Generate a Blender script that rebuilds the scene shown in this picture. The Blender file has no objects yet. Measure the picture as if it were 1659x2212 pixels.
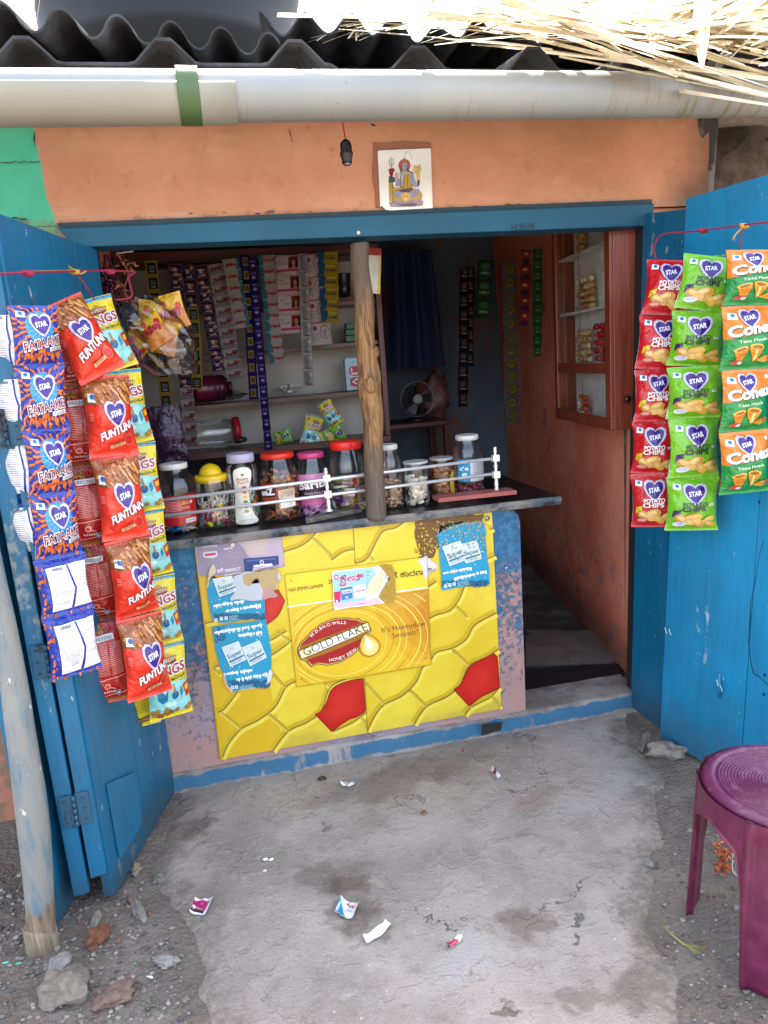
import bpy, bmesh, math, random
from mathutils import Vector, Matrix, noise
random.seed(7)
rad = math.radians
S = bpy.context.scene
COL = S.collection

# ------------------------------------------------------------------ camera
F, CU, CV, CAMH, CAMD = 1605.0, 829.5, 1106.0, 1.55, 2.72
RX = (0.97360369, -0.11078231, 0.19955736)
RY = (-0.2170851, -0.179401, 0.95952558)
RZ = (-0.07049767, -0.97751857, -0.19871467)
CAM = Vector((0, -CAMD, CAMH))
cam = bpy.data.objects.new('camera', bpy.data.cameras.new('camera'))
COL.objects.link(cam)
cam.data.sensor_fit = 'VERTICAL'
cam.data.sensor_height = 36
cam.data.lens = 36 * F / 2212
cam.data.clip_start = 0.05
cam.data.clip_end = 1000
cam.matrix_world = Matrix(((RX[0], -RX[1], -RX[2], CAM[0]), (RY[0], -RY[1], -RY[2], CAM[1]),
                           (RZ[0], -RZ[1], -RZ[2], CAM[2]), (0, 0, 0, 1)))
S.camera = cam

def ray(u, v):
    a, b = u - CU, v - CV
    return Vector((RX[0]*a+RX[1]*b+RX[2]*F, RY[0]*a+RY[1]*b+RY[2]*F, RZ[0]*a+RZ[1]*b+RZ[2]*F))
def Py(u, v, y):
    d = ray(u, v); return CAM + d * ((y + CAMD) / d.y)
def Pz(u, v, z):
    d = ray(u, v); return CAM + d * ((z - CAMH) / d.z)
def Px(u, v, x):
    d = ray(u, v); return CAM + d * (x / d.x)
def Ppl(u, v, p, n):
    d = ray(u, v); n = Vector(n); return CAM + d * ((Vector(p) - CAM).dot(n) / d.dot(n))

# ------------------------------------------------------------------ light
SUN_EL, SUN_AZ = 62, 18          # behind the shop, a little to the right
W = bpy.data.worlds.new('World'); S.world = W; W.use_nodes = True
wn = W.node_tree
sky = wn.nodes.new('ShaderNodeTexSky'); sky.sky_type = 'NISHITA'; sky.sun_disc = False
sky.sun_elevation = rad(SUN_EL); sky.sun_rotation = rad(SUN_AZ); sky.dust_density = 2.5; sky.ozone_density = 0.8
hs = wn.nodes.new('ShaderNodeHueSaturation'); hs.inputs['Saturation'].default_value = .62; wn.links.new(sky.outputs[0], hs.inputs['Color'])
bg = wn.nodes['Background']; wn.links.new(hs.outputs[0], bg.inputs[0]); bg.inputs[1].default_value = 0.15
sl = bpy.data.lights.new('sun', 'SUN'); sl.energy = 4.5; sl.angle = rad(0.5); sl.color = (1, .94, .85)
so = bpy.data.objects.new('sun', sl); COL.objects.link(so)
sd = Vector((math.sin(rad(SUN_AZ))*math.cos(rad(SUN_EL)), math.cos(rad(SUN_AZ))*math.cos(rad(SUN_EL)), math.sin(rad(SUN_EL))))
so.rotation_euler = sd.to_track_quat('Z', 'Y').to_euler(); so.location = sd * 20
S.view_settings.view_transform = 'Standard'; S.view_settings.look = 'None'
S.view_settings.exposure = 2.84; S.view_settings.gamma = 1
S.cycles.max_bounces = 10; S.cycles.diffuse_bounces = 5; S.cycles.transparent_max_bounces = 16
S.cycles.use_denoising = True

# ------------------------------------------------------------------ materials
def lin(h):
    if not isinstance(h, str): return tuple(h)[:3]
    o = []
    for i in (0, 2, 4):
        c = int(h[i:i+2], 16) / 255
        o.append(c/12.92 if c <= .04045 else ((c+.055)/1.055)**2.4)
    return tuple(o)
class NT:
    def __init__(s, name):
        s.m = bpy.data.materials.new(name); s.m.use_nodes = True
        s.t = s.m.node_tree; s.b = s.t.nodes['Principled BSDF']; s.out = s.t.nodes['Material Output']
        s.tc = s.t.nodes.new('ShaderNodeTexCoord').outputs['Object']
    def put(s, sock, v):
        if isinstance(v, bpy.types.NodeSocket): s.t.links.new(v, sock)
        elif isinstance(v, (int, float)): sock.default_value = v
        else:
            v = lin(v); sock.default_value = (*v, 1) if sock.type == 'RGBA' else v
    def noise(s, scale, detail=4, rough=.55, vec=None, dist=0, col=False):
        n = s.t.nodes.new('ShaderNodeTexNoise'); n.inputs['Scale'].default_value = scale
        n.inputs['Detail'].default_value = detail; n.inputs['Roughness'].default_value = rough
        n.inputs['Distortion'].default_value = dist
        s.put(n.inputs['Vector'], vec or s.tc); return n.outputs['Color' if col else 'Fac']
    def vor(s, scale, vec=None, feature='F1', out='Distance'):
        n = s.t.nodes.new('ShaderNodeTexVoronoi'); n.feature = feature; n.inputs['Scale'].default_value = scale
        s.put(n.inputs['Vector'], vec or s.tc); return n.outputs[out]
    def scl(s, v, vec=None):
        n = s.t.nodes.new('ShaderNodeMapping'); s.put(n.inputs['Vector'], vec or s.tc); n.inputs['Scale'].default_value = v
        return n.outputs[0]
    def step(s, fac, a, b):
        n = s.t.nodes.new('ShaderNodeMapRange'); n.interpolation_type = 'SMOOTHSTEP'; s.put(n.inputs[0], fac)
        n.inputs[1].default_value = a; n.inputs[2].default_value = b; return n.outputs[0]
    def mix(s, fac, a, b, mode='MIX'):
        n = s.t.nodes.new('ShaderNodeMix'); n.data_type = 'RGBA'; n.blend_type = mode
        s.put(n.inputs[0], fac); s.put(n.inputs[6], a); s.put(n.inputs[7], b); return n.outputs[2]
    def math(s, op, a, b=0, c=None):
        n = s.t.nodes.new('ShaderNodeMath'); n.operation = op; s.put(n.inputs[0], a); s.put(n.inputs[1], b)
        if c is not None: s.put(n.inputs[2], c)
        return n.outputs[0]
    def xyz(s, vec=None):
        n = s.t.nodes.new('ShaderNodeSeparateXYZ'); s.put(n.inputs[0], vec or s.tc); return n.outputs
    def bump(s, h, strength=.3, dist=.01):
        n = s.t.nodes.new('ShaderNodeBump'); s.put(n.inputs['Height'], h)
        n.inputs['Strength'].default_value = strength; n.inputs['Distance'].default_value = dist
        s.t.links.new(n.outputs[0], s.b.inputs['Normal'])
    def set(s, **k):
        for a, v in k.items(): s.put(s.b.inputs[{'col':'Base Color','rough':'Roughness','metal':'Metallic','spec':'Specular IOR Level','coat':'Coat Weight','trans':'Transmission Weight','alpha':'Alpha','sss':'Subsurface Weight'}[a]], v)
        return s.m
MATS = {}
def pm(col, rough=.5, metal=0, var=.12, scale=30, bump=0, bscale=60, spec=.5, coat=0):
    """plain painted / printed / moulded material with a little unevenness"""
    key = (col, rough, metal, var, scale, bump, bscale, spec, coat)
    if key in MATS: return MATS[key]
    n = NT('surface_' + (col if isinstance(col, str) else '%02x%02x%02x' % tuple(int(c*255) for c in col)))
    c = lin(col)
    f = n.step(n.noise(scale, 3), .3, .7)
    n.set(col=n.mix(f, tuple(x*(1-var) for x in c), tuple(min(1, x*(1+var)) for x in c)), rough=rough, metal=metal, spec=spec, coat=coat)
    if bump: n.bump(n.noise(bscale, 4), bump, .004)
    MATS[key] = n.m
    return n.m
def foil(col, rough=.22, bump=1.1, scale=26, metal=0):
    """printed plastic film: glossy, crumpled"""
    key = ('foil', col, rough, bump, scale, metal)
    if key in MATS: return MATS[key]
    n = NT('film_' + col)
    c = lin(col)
    v = n.vor(scale, feature='SMOOTH_F1'); k = n.noise(scale*1.7, 3, .6)
    n.set(col=n.mix(n.noise(40, 2), tuple(x*.94 for x in c), tuple(min(1, x*1.06) for x in c)), rough=rough, metal=metal, spec=.6)
    n.bump(n.math('ADD', v, k), bump, .006)
    MATS[key] = n.m
    return n.m
def worn(name, base, under, amount=.5, scale=9, rough=.6, dirt='4a4038', dirt_amt=.25, bump=.25, zdirt=None, streak=(1, 1, .25), brush=.0):
    """old paint: base coat with patches of the under coat and grime"""
    n = NT(name)
    a = n.noise(scale, 6, .65, n.scl(streak)); b = n.noise(scale*5, 4, .6)
    m = n.step(n.math('ADD', n.math('MULTIPLY', a, .75), n.math('MULTIPLY', b, .25)), 1-amount, 1-amount+.06)
    c = n.mix(n.step(n.noise(2.2, 3), .3, .7), tuple(x*.86 for x in lin(base)), tuple(min(1, x*1.1) for x in lin(base)))
    br = n.noise(3, 5, .7, n.scl((26, 26, .9)))
    c = n.mix(n.math('MULTIPLY', n.step(br, .40, .68), brush), c, tuple(x*.62 for x in lin(base)))
    c = n.mix(n.math('MULTIPLY', n.step(n.noise(38, 4, .7, n.scl((1, 1, .5))), .67, .72), brush*1.6), c, 'b4bcbc')
    c = n.mix(m, c, under)
    g = n.math('MULTIPLY', n.step(n.noise(3.1, 6, .7), .45, .8), dirt_amt)
    if zdirt:
        z = n.xyz()[2]
        zz = n.math('ADD', z, n.math('MULTIPLY', n.noise(7, 4), zdirt))
        g = n.math('MAXIMUM', g, n.math('MULTIPLY', n.math('SUBTRACT', 1, n.step(zz, zdirt*.5, zdirt*1.3)), .8))
    n.set(col=n.mix(g, c, dirt), rough=n.math('ADD', n.math('MULTIPLY', m, .2), rough))
    n.bump(n.math('SUBTRACT', n.noise(60, 4), m), bump, .004)
    return n.m
def wood(name, c1, c2, scale=1, rough=.6, axis=2, bump=.4):
    n = NT(name)
    st = [14*scale]*3; st[axis] = .9*scale
    f = n.noise(3, 6, .7, n.scl(st), 1.2)
    g = n.noise(1.5, 3)
    c = n.mix(n.step(f, .35, .66), c1, c2)
    n.set(col=n.mix(n.math('MULTIPLY', n.step(g, .4, .8), .45), c, tuple(x*.55 for x in lin(c1))), rough=rough)
    n.bump(f, bump, .004)
    return n.m
def clear(name, tint=(.93, .95, .96), gloss=.05, base=.02, fk=.75):
    n = NT(name); t = n.t
    tr = t.nodes.new('ShaderNodeBsdfTransparent'); tr.inputs[0].default_value = (*tint, 1)
    gl = t.nodes.new('ShaderNodeBsdfGlossy'); gl.inputs['Roughness'].default_value = gloss
    lw = t.nodes.new('ShaderNodeLayerWeight'); lw.inputs[0].default_value = .28
    f = n.math('MULTIPLY_ADD', lw.outputs['Fresnel'], fk, base)
    mx = t.nodes.new('ShaderNodeMixShader'); t.links.new(f, mx.inputs[0]); t.links.new(tr.outputs[0], mx.inputs[1]); t.links.new(gl.outputs[0], mx.inputs[2])
    t.links.new(mx.outputs[0], n.out.inputs[0])
    bm_ = t.nodes.new('ShaderNodeBump'); bm_.inputs['Strength'].default_value = .25; bm_.inputs['Distance'].default_value = .004
    t.links.new(n.noise(25, 2), bm_.inputs['Height']); t.links.new(bm_.outputs[0], gl.inputs['Normal'])
    return n.m

# ------------------------------------------------------------------ mesh helpers
class MB:
    def __init__(s): s.bm = bmesh.new(); s.mats = []
    def mi(s, m):
        if m is None: return 0
        if m not in s.mats: s.mats.append(m)
        return s.mats.index(m)
    def face(s, pts, m=None, smooth=False):
        try:
            f = s.bm.faces.new([s.bm.verts.new(p) for p in pts]); f.material_index = s.mi(m); f.smooth = smooth; return f
        except ValueError: return None
    def hexa(s, p, m=None, bev=0):
        """8 corners: bottom 4 (ccw), top 4"""
        v = [s.bm.verts.new(q) for q in p]; i = s.mi(m); fs = []
        for q in ((3,2,1,0),(4,5,6,7),(0,1,5,4),(1,2,6,5),(2,3,7,6),(3,0,4,7)):
            f = s.bm.faces.new([v[k] for k in q]); f.material_index = i; fs.append(f)
        if bev:
            es = list({e for f in fs for e in f.edges})
            r = bmesh.ops.bevel(s.bm, geom=es, offset=bev, segments=2, affect='EDGES', profile=.5)
            for f in r['faces']: f.material_index = i; f.smooth = False
    def box(s, x0, x1, y0, y1, z0, z1, m=None, bev=0, M=None):
        p = [(x0,y0,z0),(x1,y0,z0),(x1,y1,z0),(x0,y1,z0),(x0,y0,z1),(x1,y0,z1),(x1,y1,z1),(x0,y1,z1)]
        if M: p = [M @ Vector(q) for q in p]
        s.hexa(p, m, bev)
    def grid(s, fn, nu, nv, m=None, smooth=True, closeu=False, mfn=None):
        i = s.mi(m)
        V = [[s.bm.verts.new(fn(a/nu, b/nv)) for a in range(nu if closeu else nu+1)] for b in range(nv+1)]
        w = len(V[0])
        for b in range(nv):
            for a in range(nu):
                a2 = (a+1) % w if closeu else a+1
                try: f = s.bm.faces.new((V[b][a], V[b][a2], V[b+1][a2], V[b+1][a]))
                except ValueError: continue
                f.material_index = s.mi(mfn((a+.5)/nu, (b+.5)/nv)) if mfn else i; f.smooth = smooth
        return V
    def tube(s, pts, r, m=None, n=8, cap=True, jit=0):
        pts = [Vector(p) for p in pts]; R = r if isinstance(r, (list, tuple)) else [r]*len(pts)
        i = s.mi(m); rings = []; up = None
        for k, p in enumerate(pts):
            t = (pts[min(k+1, len(pts)-1)] - pts[max(k-1, 0)])
            t = t.normalized() if t.length > 1e-9 else Vector((0,0,1))
            if up is None: up = t.orthogonal()
            a = (up - t*up.dot(t))
            a = a.normalized() if a.length > 1e-6 else t.orthogonal().normalized()
            up = a; b = t.cross(a)
            ring = []
            for q in range(n):
                th = 2*math.pi*q/n; rr = R[k]
                if jit: rr *= 1 + jit*noise.noise(Vector((math.cos(th)*1.3, math.sin(th)*1.3, p.length*6)))
                ring.append(s.bm.verts.new(p + (a*math.cos(th)+b*math.sin(th))*rr))
            rings.append(ring)
        for k in range(len(rings)-1):
            for q in range(n):
                f = s.bm.faces.new((rings[k][q], rings[k][(q+1)%n], rings[k+1][(q+1)%n], rings[k+1][q])); f.material_index = i; f.smooth = True
        if cap:
            for ring in (rings[0][::-1], rings[-1]):
                try: f = s.bm.faces.new(ring); f.material_index = i
                except ValueError: pass
    def lathe(s, prof, m=None, n=28, o=(0,0,0), sx=1, sy=1, ripple=None):
        o = Vector(o); i = s.mi(m); rings = []
        for (r, z) in prof:
            rings.append([s.bm.verts.new(o + Vector((math.cos(2*math.pi*q/n)*r*sx*(1+(ripple(2*math.pi*q/n, z) if ripple else 0)), math.sin(2*math.pi*q/n)*r*sy*(1+(ripple(2*math.pi*q/n, z) if ripple else 0)), z))) for q in range(n)])
        for k in range(len(rings)-1):
            for q in range(n):
                f = s.bm.faces.new((rings[k][q], rings[k][(q+1)%n], rings[k+1][(q+1)%n], rings[k+1][q])); f.material_index = i; f.smooth = True
        for ring, r in ((rings[0][::-1], prof[0][0]), (rings[-1], prof[-1][0])):
            if r > 1e-5:
                try: f = s.bm.faces.new(ring); f.material_index = i
                except ValueError: pass
    def blob(s, c, r, m=None, sub=1, jit=.25, sc=(1,1,1), seed=0, smooth=True, rot=None):
        i = s.mi(m)
        d = bmesh.ops.create_icosphere(s.bm, subdivisions=sub, radius=1)
        c = Vector(c); sd_ = Vector((seed*3.1, seed*1.7, seed*.9))
        for v in d['verts']:
            q = v.co.copy(); k = 1 + jit*noise.noise(q*1.6 + sd_) * 1.6
            q = Vector((q.x*sc[0], q.y*sc[1], q.z*sc[2])) * (r*k)
            if rot: q = rot @ q
            v.co = c + q
        for f in {f for v in d['verts'] for f in v.link_faces}: f.material_index = i; f.smooth = smooth
    def build(s, name, m=None, parent=None, loc=(0,0,0), rot=None, mesh=False):
        me = bpy.data.meshes.new(name); s.bm.normal_update(); s.bm.to_mesh(me); s.bm.free()
        for x in (s.mats or ([m] if m else [])): me.materials.append(x)
        if mesh: return me
        return link(name, me, parent, loc, rot)
def link(name, data, parent=None, loc=(0,0,0), rot=None):
    o = bpy.data.objects.new(name, data); COL.objects.link(o); o.location = loc
    if rot: o.rotation_euler = rot
    if parent: o.parent = parent
    return o
def tag(o, label, cat=None, group=None, kind=None):
    if label: o['label'] = label
    if cat: o['category'] = cat
    if group: o['group'] = group
    if kind: o['kind'] = kind
    return o
def thing(name, label, cat, loc=(0,0,0), rot=None, group=None):
    return tag(link(name, None, None, loc, rot), label, cat, group)
def dup(o, parent=None):
    c = o.copy(); COL.objects.link(c)
    if parent is not None: c.parent = parent
    return c

# ------------------------------------------------------------------ flat art (print) laid on a mapped surface
TXT = {}
def text_tris(body, bold=0, shear=0):
    k = (body, bold, shear)
    if k in TXT: return TXT[k]
    cu = bpy.data.curves.new('txt', 'FONT'); cu.body = body; cu.offset = bold; cu.shear = shear; cu.resolution_u = 3
    o = bpy.data.objects.new('txt', cu); COL.objects.link(o)
    bpy.context.view_layer.update()
    me = o.evaluated_get(bpy.context.evaluated_depsgraph_get()).to_mesh()
    me.calc_loop_triangles()
    V = [tuple(v.co) for v in me.vertices]; T = [tuple(t.vertices) for t in me.loop_triangles]
    bpy.data.objects.remove(o); bpy.data.curves.remove(cu)
    xs = [v[0] for v in V] or [0]; ys = [v[1] for v in V] or [0]
    r = (V, T, min(xs), max(xs), min(ys), max(ys)); TXT[k] = r
    return r
class Art:
    """2D art in (u,v), v pointing down; fn(u,v,layer) maps it to space"""
    def __init__(s, mb, fn, maxe=None): s.mb, s.fn, s.maxe, s.k = mb, fn, maxe, 0
    def tris(s, V, T, mat, layer):
        V = [tuple(p) for p in V]; T = list(T); s.k = (s.k+1) % 85; layer = layer + s.k*.011
        if s.maxe:
            for _ in range(14):
                nT = []; cut = False; V2 = V
                for t in T:
                    L = [math.dist(V2[t[i]], V2[t[(i+1)%3]]) for i in range(3)]
                    j = L.index(max(L))
                    if L[j] > s.maxe:
                        a, b, c = t[j], t[(j+1)%3], t[(j+2)%3]
                        V2.append(((V2[a][0]+V2[b][0])/2, (V2[a][1]+V2[b][1])/2)); k = len(V2)-1
                        nT += [(a, k, c), (k, b, c)]; cut = True
                    else: nT.append(t)
                T = nT
                if not cut: break
        i = s.mb.mi(mat); bv = [s.mb.bm.verts.new(s.fn(p[0], p[1], layer)) for p in V]
        for t in T:
            try: f = s.mb.bm.faces.new([bv[k] for k in t]); f.material_index = i; f.smooth = bool(s.maxe)
            except ValueError: pass
    def poly(s, pts, mat, layer=1):
        b = bmesh.new(); f = b.faces.new([b.verts.new((p[0], p[1], 0)) for p in pts])
        r = bmesh.ops.triangulate(b, faces=[f]); b.verts.index_update(); b.faces.ensure_lookup_table()
        V = [(v.co.x, v.co.y) for v in b.verts]; T = [tuple(v.index for v in f.verts) for f in b.faces]; b.free()
        s.tris(V, T, mat, layer)
    def rect(s, u0, v0, u1, v1, mat, layer=1):
        s.poly([(u0,v0),(u1,v0),(u1,v1),(u0,v1)], mat, layer)
    def oval(s, u, v, a, b, mat, layer=1, n=16, rot=0):
        c, d = math.cos(rot), math.sin(rot)
        s.poly([(u+a*math.cos(t)*c-b*math.sin(t)*d, v+a*math.cos(t)*d+b*math.sin(t)*c) for t in (2*math.pi*k/n for k in range(n))], mat, layer)
    def stroke(s, pts, w, mat, layer=1, closed=False):
        P = [Vector(p) for p in pts]; L = []; R = []; n = len(P)
        for k in range(n):
            a = P[k-1] if k or closed else P[k]; b = P[(k+1)%n] if k < n-1 or closed else P[k]
            t = (b-a); t = t.normalized() if t.length else Vector((1,0)); q = Vector((-t.y, t.x))
            ww = w[k] if isinstance(w, (list, tuple)) else w
            L.append(tuple(P[k]+q*ww/2)); R.append(tuple(P[k]-q*ww/2))
        T = []
        for k in range(n if closed else n-1):
            j = (k+1)%n; T += [(k, j, n+j), (k, n+j, n+k)]
        s.tris(L+R, T, mat, layer)
    def text(s, body, p0, p1, mat, layer=2, h=None, bold=0, shear=0, cap=None):
        """text whose left baseline is p0 and right baseline p1; h = cap height (default keeps proportions)"""
        V, T, x0, x1, y0, y1 = text_tris(body, bold, shear)
        if not T: return
        p0, p1 = Vector(p0), Vector(p1); d = p1-p0; q = Vector((d.y, -d.x)).normalized()
        k = d.length/(x1-x0); kh = k if h is None else h/.72
        s.tris([tuple(p0 + d*((v[0]-x0)/(x1-x0)) + q*(v[1]*kh)) for v in V], T, mat, layer)
    def arc_text(s, body, pts, mat, layer=2, h=10, bold=0):
        """letters one by one along a polyline of baseline points"""
        P = [Vector(p) for p in pts]; seg = [(P[i+1]-P[i]).length for i in range(len(P)-1)]; tot = sum(seg)
        ws = []
        for ch in body:
            if ch == ' ': ws.append(.35); continue
            V, T, x0, x1, y0, y1 = text_tris(ch, bold); ws.append(x1-x0+.13)
        k = tot/sum(ws); d = 0
        for ch, w in zip(body, ws):
            if ch != ' ':
                V, T, x0, x1, y0, y1 = text_tris(ch, bold); m_ = d + w*k/2; i = 0
                while i < len(seg)-1 and m_ > seg[i]: m_ -= seg[i]; i += 1
                t = (P[i+1]-P[i]).normalized(); q = Vector((t.y, -t.x)); c = P[i]+t*m_
                s.tris([tuple(c + t*((v[0]-(x0+x1)/2)*k) + q*(v[1]*h/.72)) for v in V], T, mat, layer)
            d += w*k
def spline(pts, n=6):
    P = [Vector(p) for p in pts]; o = []
    for i in range(len(P)-1):
        a, b, c, d = P[max(i-1,0)], P[i], P[i+1], P[min(i+2, len(P)-1)]
        for k in range(n):
            t = k/n; o.append(.5*((2*b)+(c-a)*t+(2*a-5*b+4*c-d)*t*t+(3*b-a-3*c+d)*t**3))
    o.append(P[-1]); return o
def frac(pts, it=3, amp=.12, seed=0):
    """roughen a closed outline"""
    R = random.Random(seed); P = [Vector(p) for p in pts]
    for k in range(it):
        o = []
        for i in range(len(P)):
            a, b = P[i], P[(i+1)%len(P)]; d = b-a; q = Vector((-d.y, d.x)) if len(a) == 2 else Vector((-d.y, d.x, 0))
            o += [a, (a+b)/2 + q*R.uniform(-amp, amp)]
        P = o
    return P

# ================================================================== setting: ground
R_J = random.Random(99)
def dirt_mat():
    n = NT('dirt')
    a = n.noise(3, 6, .65); b = n.noise(45, 5, .7); v = n.vor(70)
    c = n.mix(n.step(a, .35, .65), '685e55', '82776c')
    c = n.mix(n.step(b, .5, .75), c, '7d7369')
    c = n.mix(n.math('MULTIPLY', n.step(v, .25, .1), .5), c, '8c837b')
    c = n.mix(n.step(n.noise(1.7, 4), .55, .7), c, '594e45')
    n.set(col=c, rough=.95, spec=.2)
    n.bump(n.math('ADD', n.math('MULTIPLY', n.noise(60, 6, .7), 1.0), n.math('MULTIPLY', v, .6)), .9, .012)
    return n.m
def concrete_mat(stains):
    n = NT('concrete')
    wv = n.noise(9, 4, .6, col=True)
    t = n.t
    mp = t.nodes.new('ShaderNodeMix'); mp.data_type = 'RGBA'; mp.blend_type = 'LINEAR_LIGHT'; mp.inputs[0].default_value = .13
    t.links.new(n.tc, mp.inputs[6]); t.links.new(wv, mp.inputs[7]); wc = mp.outputs[2]
    a = n.noise(2.3, 7, .62); b = n.noise(14, 6, .7); d = n.noise(120, 3, .7); v = n.vor(38)
    c = n.mix(n.step(a, .32, .68), '857a70', 'a4988d')
    c = n.mix(n.math('MULTIPLY', n.step(b, .52, .72), .55), c, 'a8a098')
    c = n.mix(n.math('MULTIPLY', n.step(b, .47, .3), .4), c, '62584f')
    c = n.mix(n.math('MULTIPLY', n.step(d, .6, .75), .5), c, '574f4a')
    # small dark aggregate and pits
    c = n.mix(n.math('MULTIPLY', n.math('MULTIPLY', n.step(v, .16, .05), n.step(n.noise(6, 2), .5, .62)), .6), c, '5d5a5c')
    cr_ = n.step(n.vor(1.5, n.math if False else wc, 'DISTANCE_TO_EDGE'), .006, .0015)
    c = n.mix(n.math('MULTIPLY', n.math('MULTIPLY', cr_, n.step(n.noise(2.7, 3), .5, .6)), .75), c, '3f3833')
    c = n.mix(n.math('MULTIPLY', n.step(n.noise(260, 2, .6), .58, .72), .45), c, '4c443e')
    c = n.mix(n.math('MULTIPLY', n.step(n.noise(230, 2, .6, n.scl((1, 1.1, 1))), .6, .72), .4), c, 'c4bcb2')
    v2 = n.vor(23)
    c = n.mix(n.math('MULTIPLY', n.step(v2, .075, .04), .8), c, 'c9c3ba')
    c = n.mix(n.math('MULTIPLY', n.step(n.noise(5, 7, .75, n.scl((1, 3.5, 1)), 1.0), .56, .70), .35), c, 'b0a69b')
    for (x, y, rx, ry, rot, st, colr) in stains:
        st = min(.95, st*1.1)
        m = t.nodes.new('ShaderNodeMapping'); m.vector_type = 'TEXTURE'; t.links.new(wc, m.inputs[0])
        m.inputs['Location'].default_value = (x+.0, y+.0, 0); m.inputs['Rotation'].default_value = (0, 0, rot); m.inputs['Scale'].default_value = (rx, ry, 50)
        ln = t.nodes.new('ShaderNodeVectorMath'); ln.operation = 'LENGTH'; t.links.new(m.outputs[0], ln.inputs[0])
        f = n.math('MULTIPLY', n.step(ln.outputs['Value'], 1.25, .55), st)
        f = n.math('MULTIPLY', f, n.math('ADD', .55, n.math('MULTIPLY', n.step(b, .3, .65), .45)))
        c = n.mix(f, c, colr)
    rm = t.nodes.new('ShaderNodeAttribute'); rm.attribute_name = 'rim'
    rf = n.step(n.math('ADD', rm.outputs['Fac'], n.math('MULTIPLY', n.math('SUBTRACT', n.noise(11, 6, .72), .5), 1.5)), .62, .18)
    c = n.mix(rf, c, n.mix(n.step(n.noise(45, 5, .7), .4, .7), '74695f', '8e8378'))
    n.set(col=c, rough=n.math('ADD', .72, n.math('MULTIPLY', b, .25)), spec=.35)
    n.bump(n.math('ADD', n.math('ADD', n.math('MULTIPLY', n.noise(30, 6, .65), .8), n.math('MULTIPLY', d, .35)), n.math('MULTIPLY', n.step(n.noise(7, 5, .6), .5, .54), .35)), .8, .009)
    return n.m
outl = [(372,1712),(342,1790),(305,1868),(328,1925),(372,1975),(402,2030),(425,2095),(400,2150),(435,2212),(425,2330)]
outr = [(1640,2420),(1560,2330),(1500,2215),(1488,2140),(1500,2105),(1440,2040),(1408,1995),(1428,1941),(1441,1903),(1424,1850),(1462,1815),(1432,1716),(1470,1690),(1415,1640),(1378,1595),(1371,1535)]
P = [Pz(u, v, 0) for u, v in outl] + [Vector((.12, -2.6, 0)), Vector((1.0, -2.6, 0))] + [Pz(u, v, 0) for u, v in outr]
P = [Vector((p.x, p.y, 0)) for p in P] + [Vector((1.62, .1, 0)), Vector((-.34, .1, 0))]
SLAB = P
P = frac(P, 3, .10, 3)
M_DIRT = dirt_mat()
def slab_in(x, y):
    c = False; d = 9
    n_ = len(SLAB)
    for i in range(n_):
        a, b_ = SLAB[i], SLAB[(i+1) % n_]
        if (a.y > y) != (b_.y > y) and x < (b_.x-a.x)*(y-a.y)/(b_.y-a.y)+a.x: c = not c
        e = b_-a; t = max(0, min(1, ((x-a.x)*e.x+(y-a.y)*e.y)/max(1e-9, e.x*e.x+e.y*e.y))); d = min(d, math.hypot(x-a.x-e.x*t, y-a.y-e.y*t))
    return d if c else -d
def dirt_z(x, y):
    if abs(x) > 3.2 or y < -3.4 or y > .3: return -.03
    q = slab_in(x, y); drop = max(0, min(1, (q-.02)/.10))*.04
    return -.007 - drop + .013*noise.fractal(Vector((x*2.2, y*2.2, 1)), .9, 2.1, 5) + .006*noise.noise(Vector((x*16, y*16, 3)))
xs = [-150, -40, -12, -5] + [-3 + .04*i for i in range(156)] + [5, 12, 40, 150]
ys = [-150, -40, -12, -5] + [-3.2 + .04*i for i in range(86)] + [1, 12, 40, 150]
b = MB(); vv = [[b.bm.verts.new((x, y, dirt_z(x, y) if 3 < i < len(xs)-4 and 3 < j < len(ys)-4 else -.03)) for i, x in enumerate(xs)] for j, y in enumerate(ys)]
for j in range(len(ys)-1):
    for i in range(len(xs)-1):
        f = b.bm.faces.new((vv[j][i], vv[j][i+1], vv[j+1][i+1], vv[j+1][i])); f.smooth = True
tag(b.build('ground', M_DIRT), None, kind='structure')

def stn(u, v, pr, pv, st, rot=0, colr='54453a'):
    c = Pz(u, v, 0); return (c.x, c.y, abs(Pz(u+pr, v, 0).x-c.x), abs(Pz(u, v+pv, 0).y-c.y), rot, st, colr)
ST = [stn(745,1890,70,55,.75), stn(770,1985,60,50,.7), stn(690,1905,50,40,.45), stn(385,1805,75,28,.75,.45), stn(330,1840,70,40,.5,.4), stn(830,1690,190,40,.45,.16),
      stn(960,1640,170,35,.4,.15), stn(1130,1985,45,45,.5), stn(1125,1990,75,60,.25), stn(1390,2130,100,55,.6), stn(1250,2155,65,35,.45), stn(1075,2160,28,14,.7,0,'4a3a2e'), stn(420,1990,60,60,.35),
      stn(700,1765,110,30,.55,.2,'aaa298'), stn(880,1790,120,35,.5,.1,'a69e95'), stn(1240,1740,110,22,.45,.1,'a69e95'), stn(820,1830,170,40,.35,.1,'a39a90'), stn(990,2020,50,40,.6,0,'a8a199'), stn(1350,1690,80,25,.4,.1,'a69e95'), stn(1000,2090,90,60,.3,0,'9d9ba0'), stn(1240,2008,14,10,.8,0,'3e3836'), stn(700,1790,22,10,.6,0,'5a504a'), stn(1150,1720,60,22,.4,0,'8f7264')]
M_CONC = concrete_mat(ST)
from mathutils.geometry import delaunay_2d_cdt
SLAB = [Vector((p.x, p.y, 0)) for p in P]
pts2 = [Vector((p.x, p.y)) for p in P]; n0 = len(pts2); gx = -1.0
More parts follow.
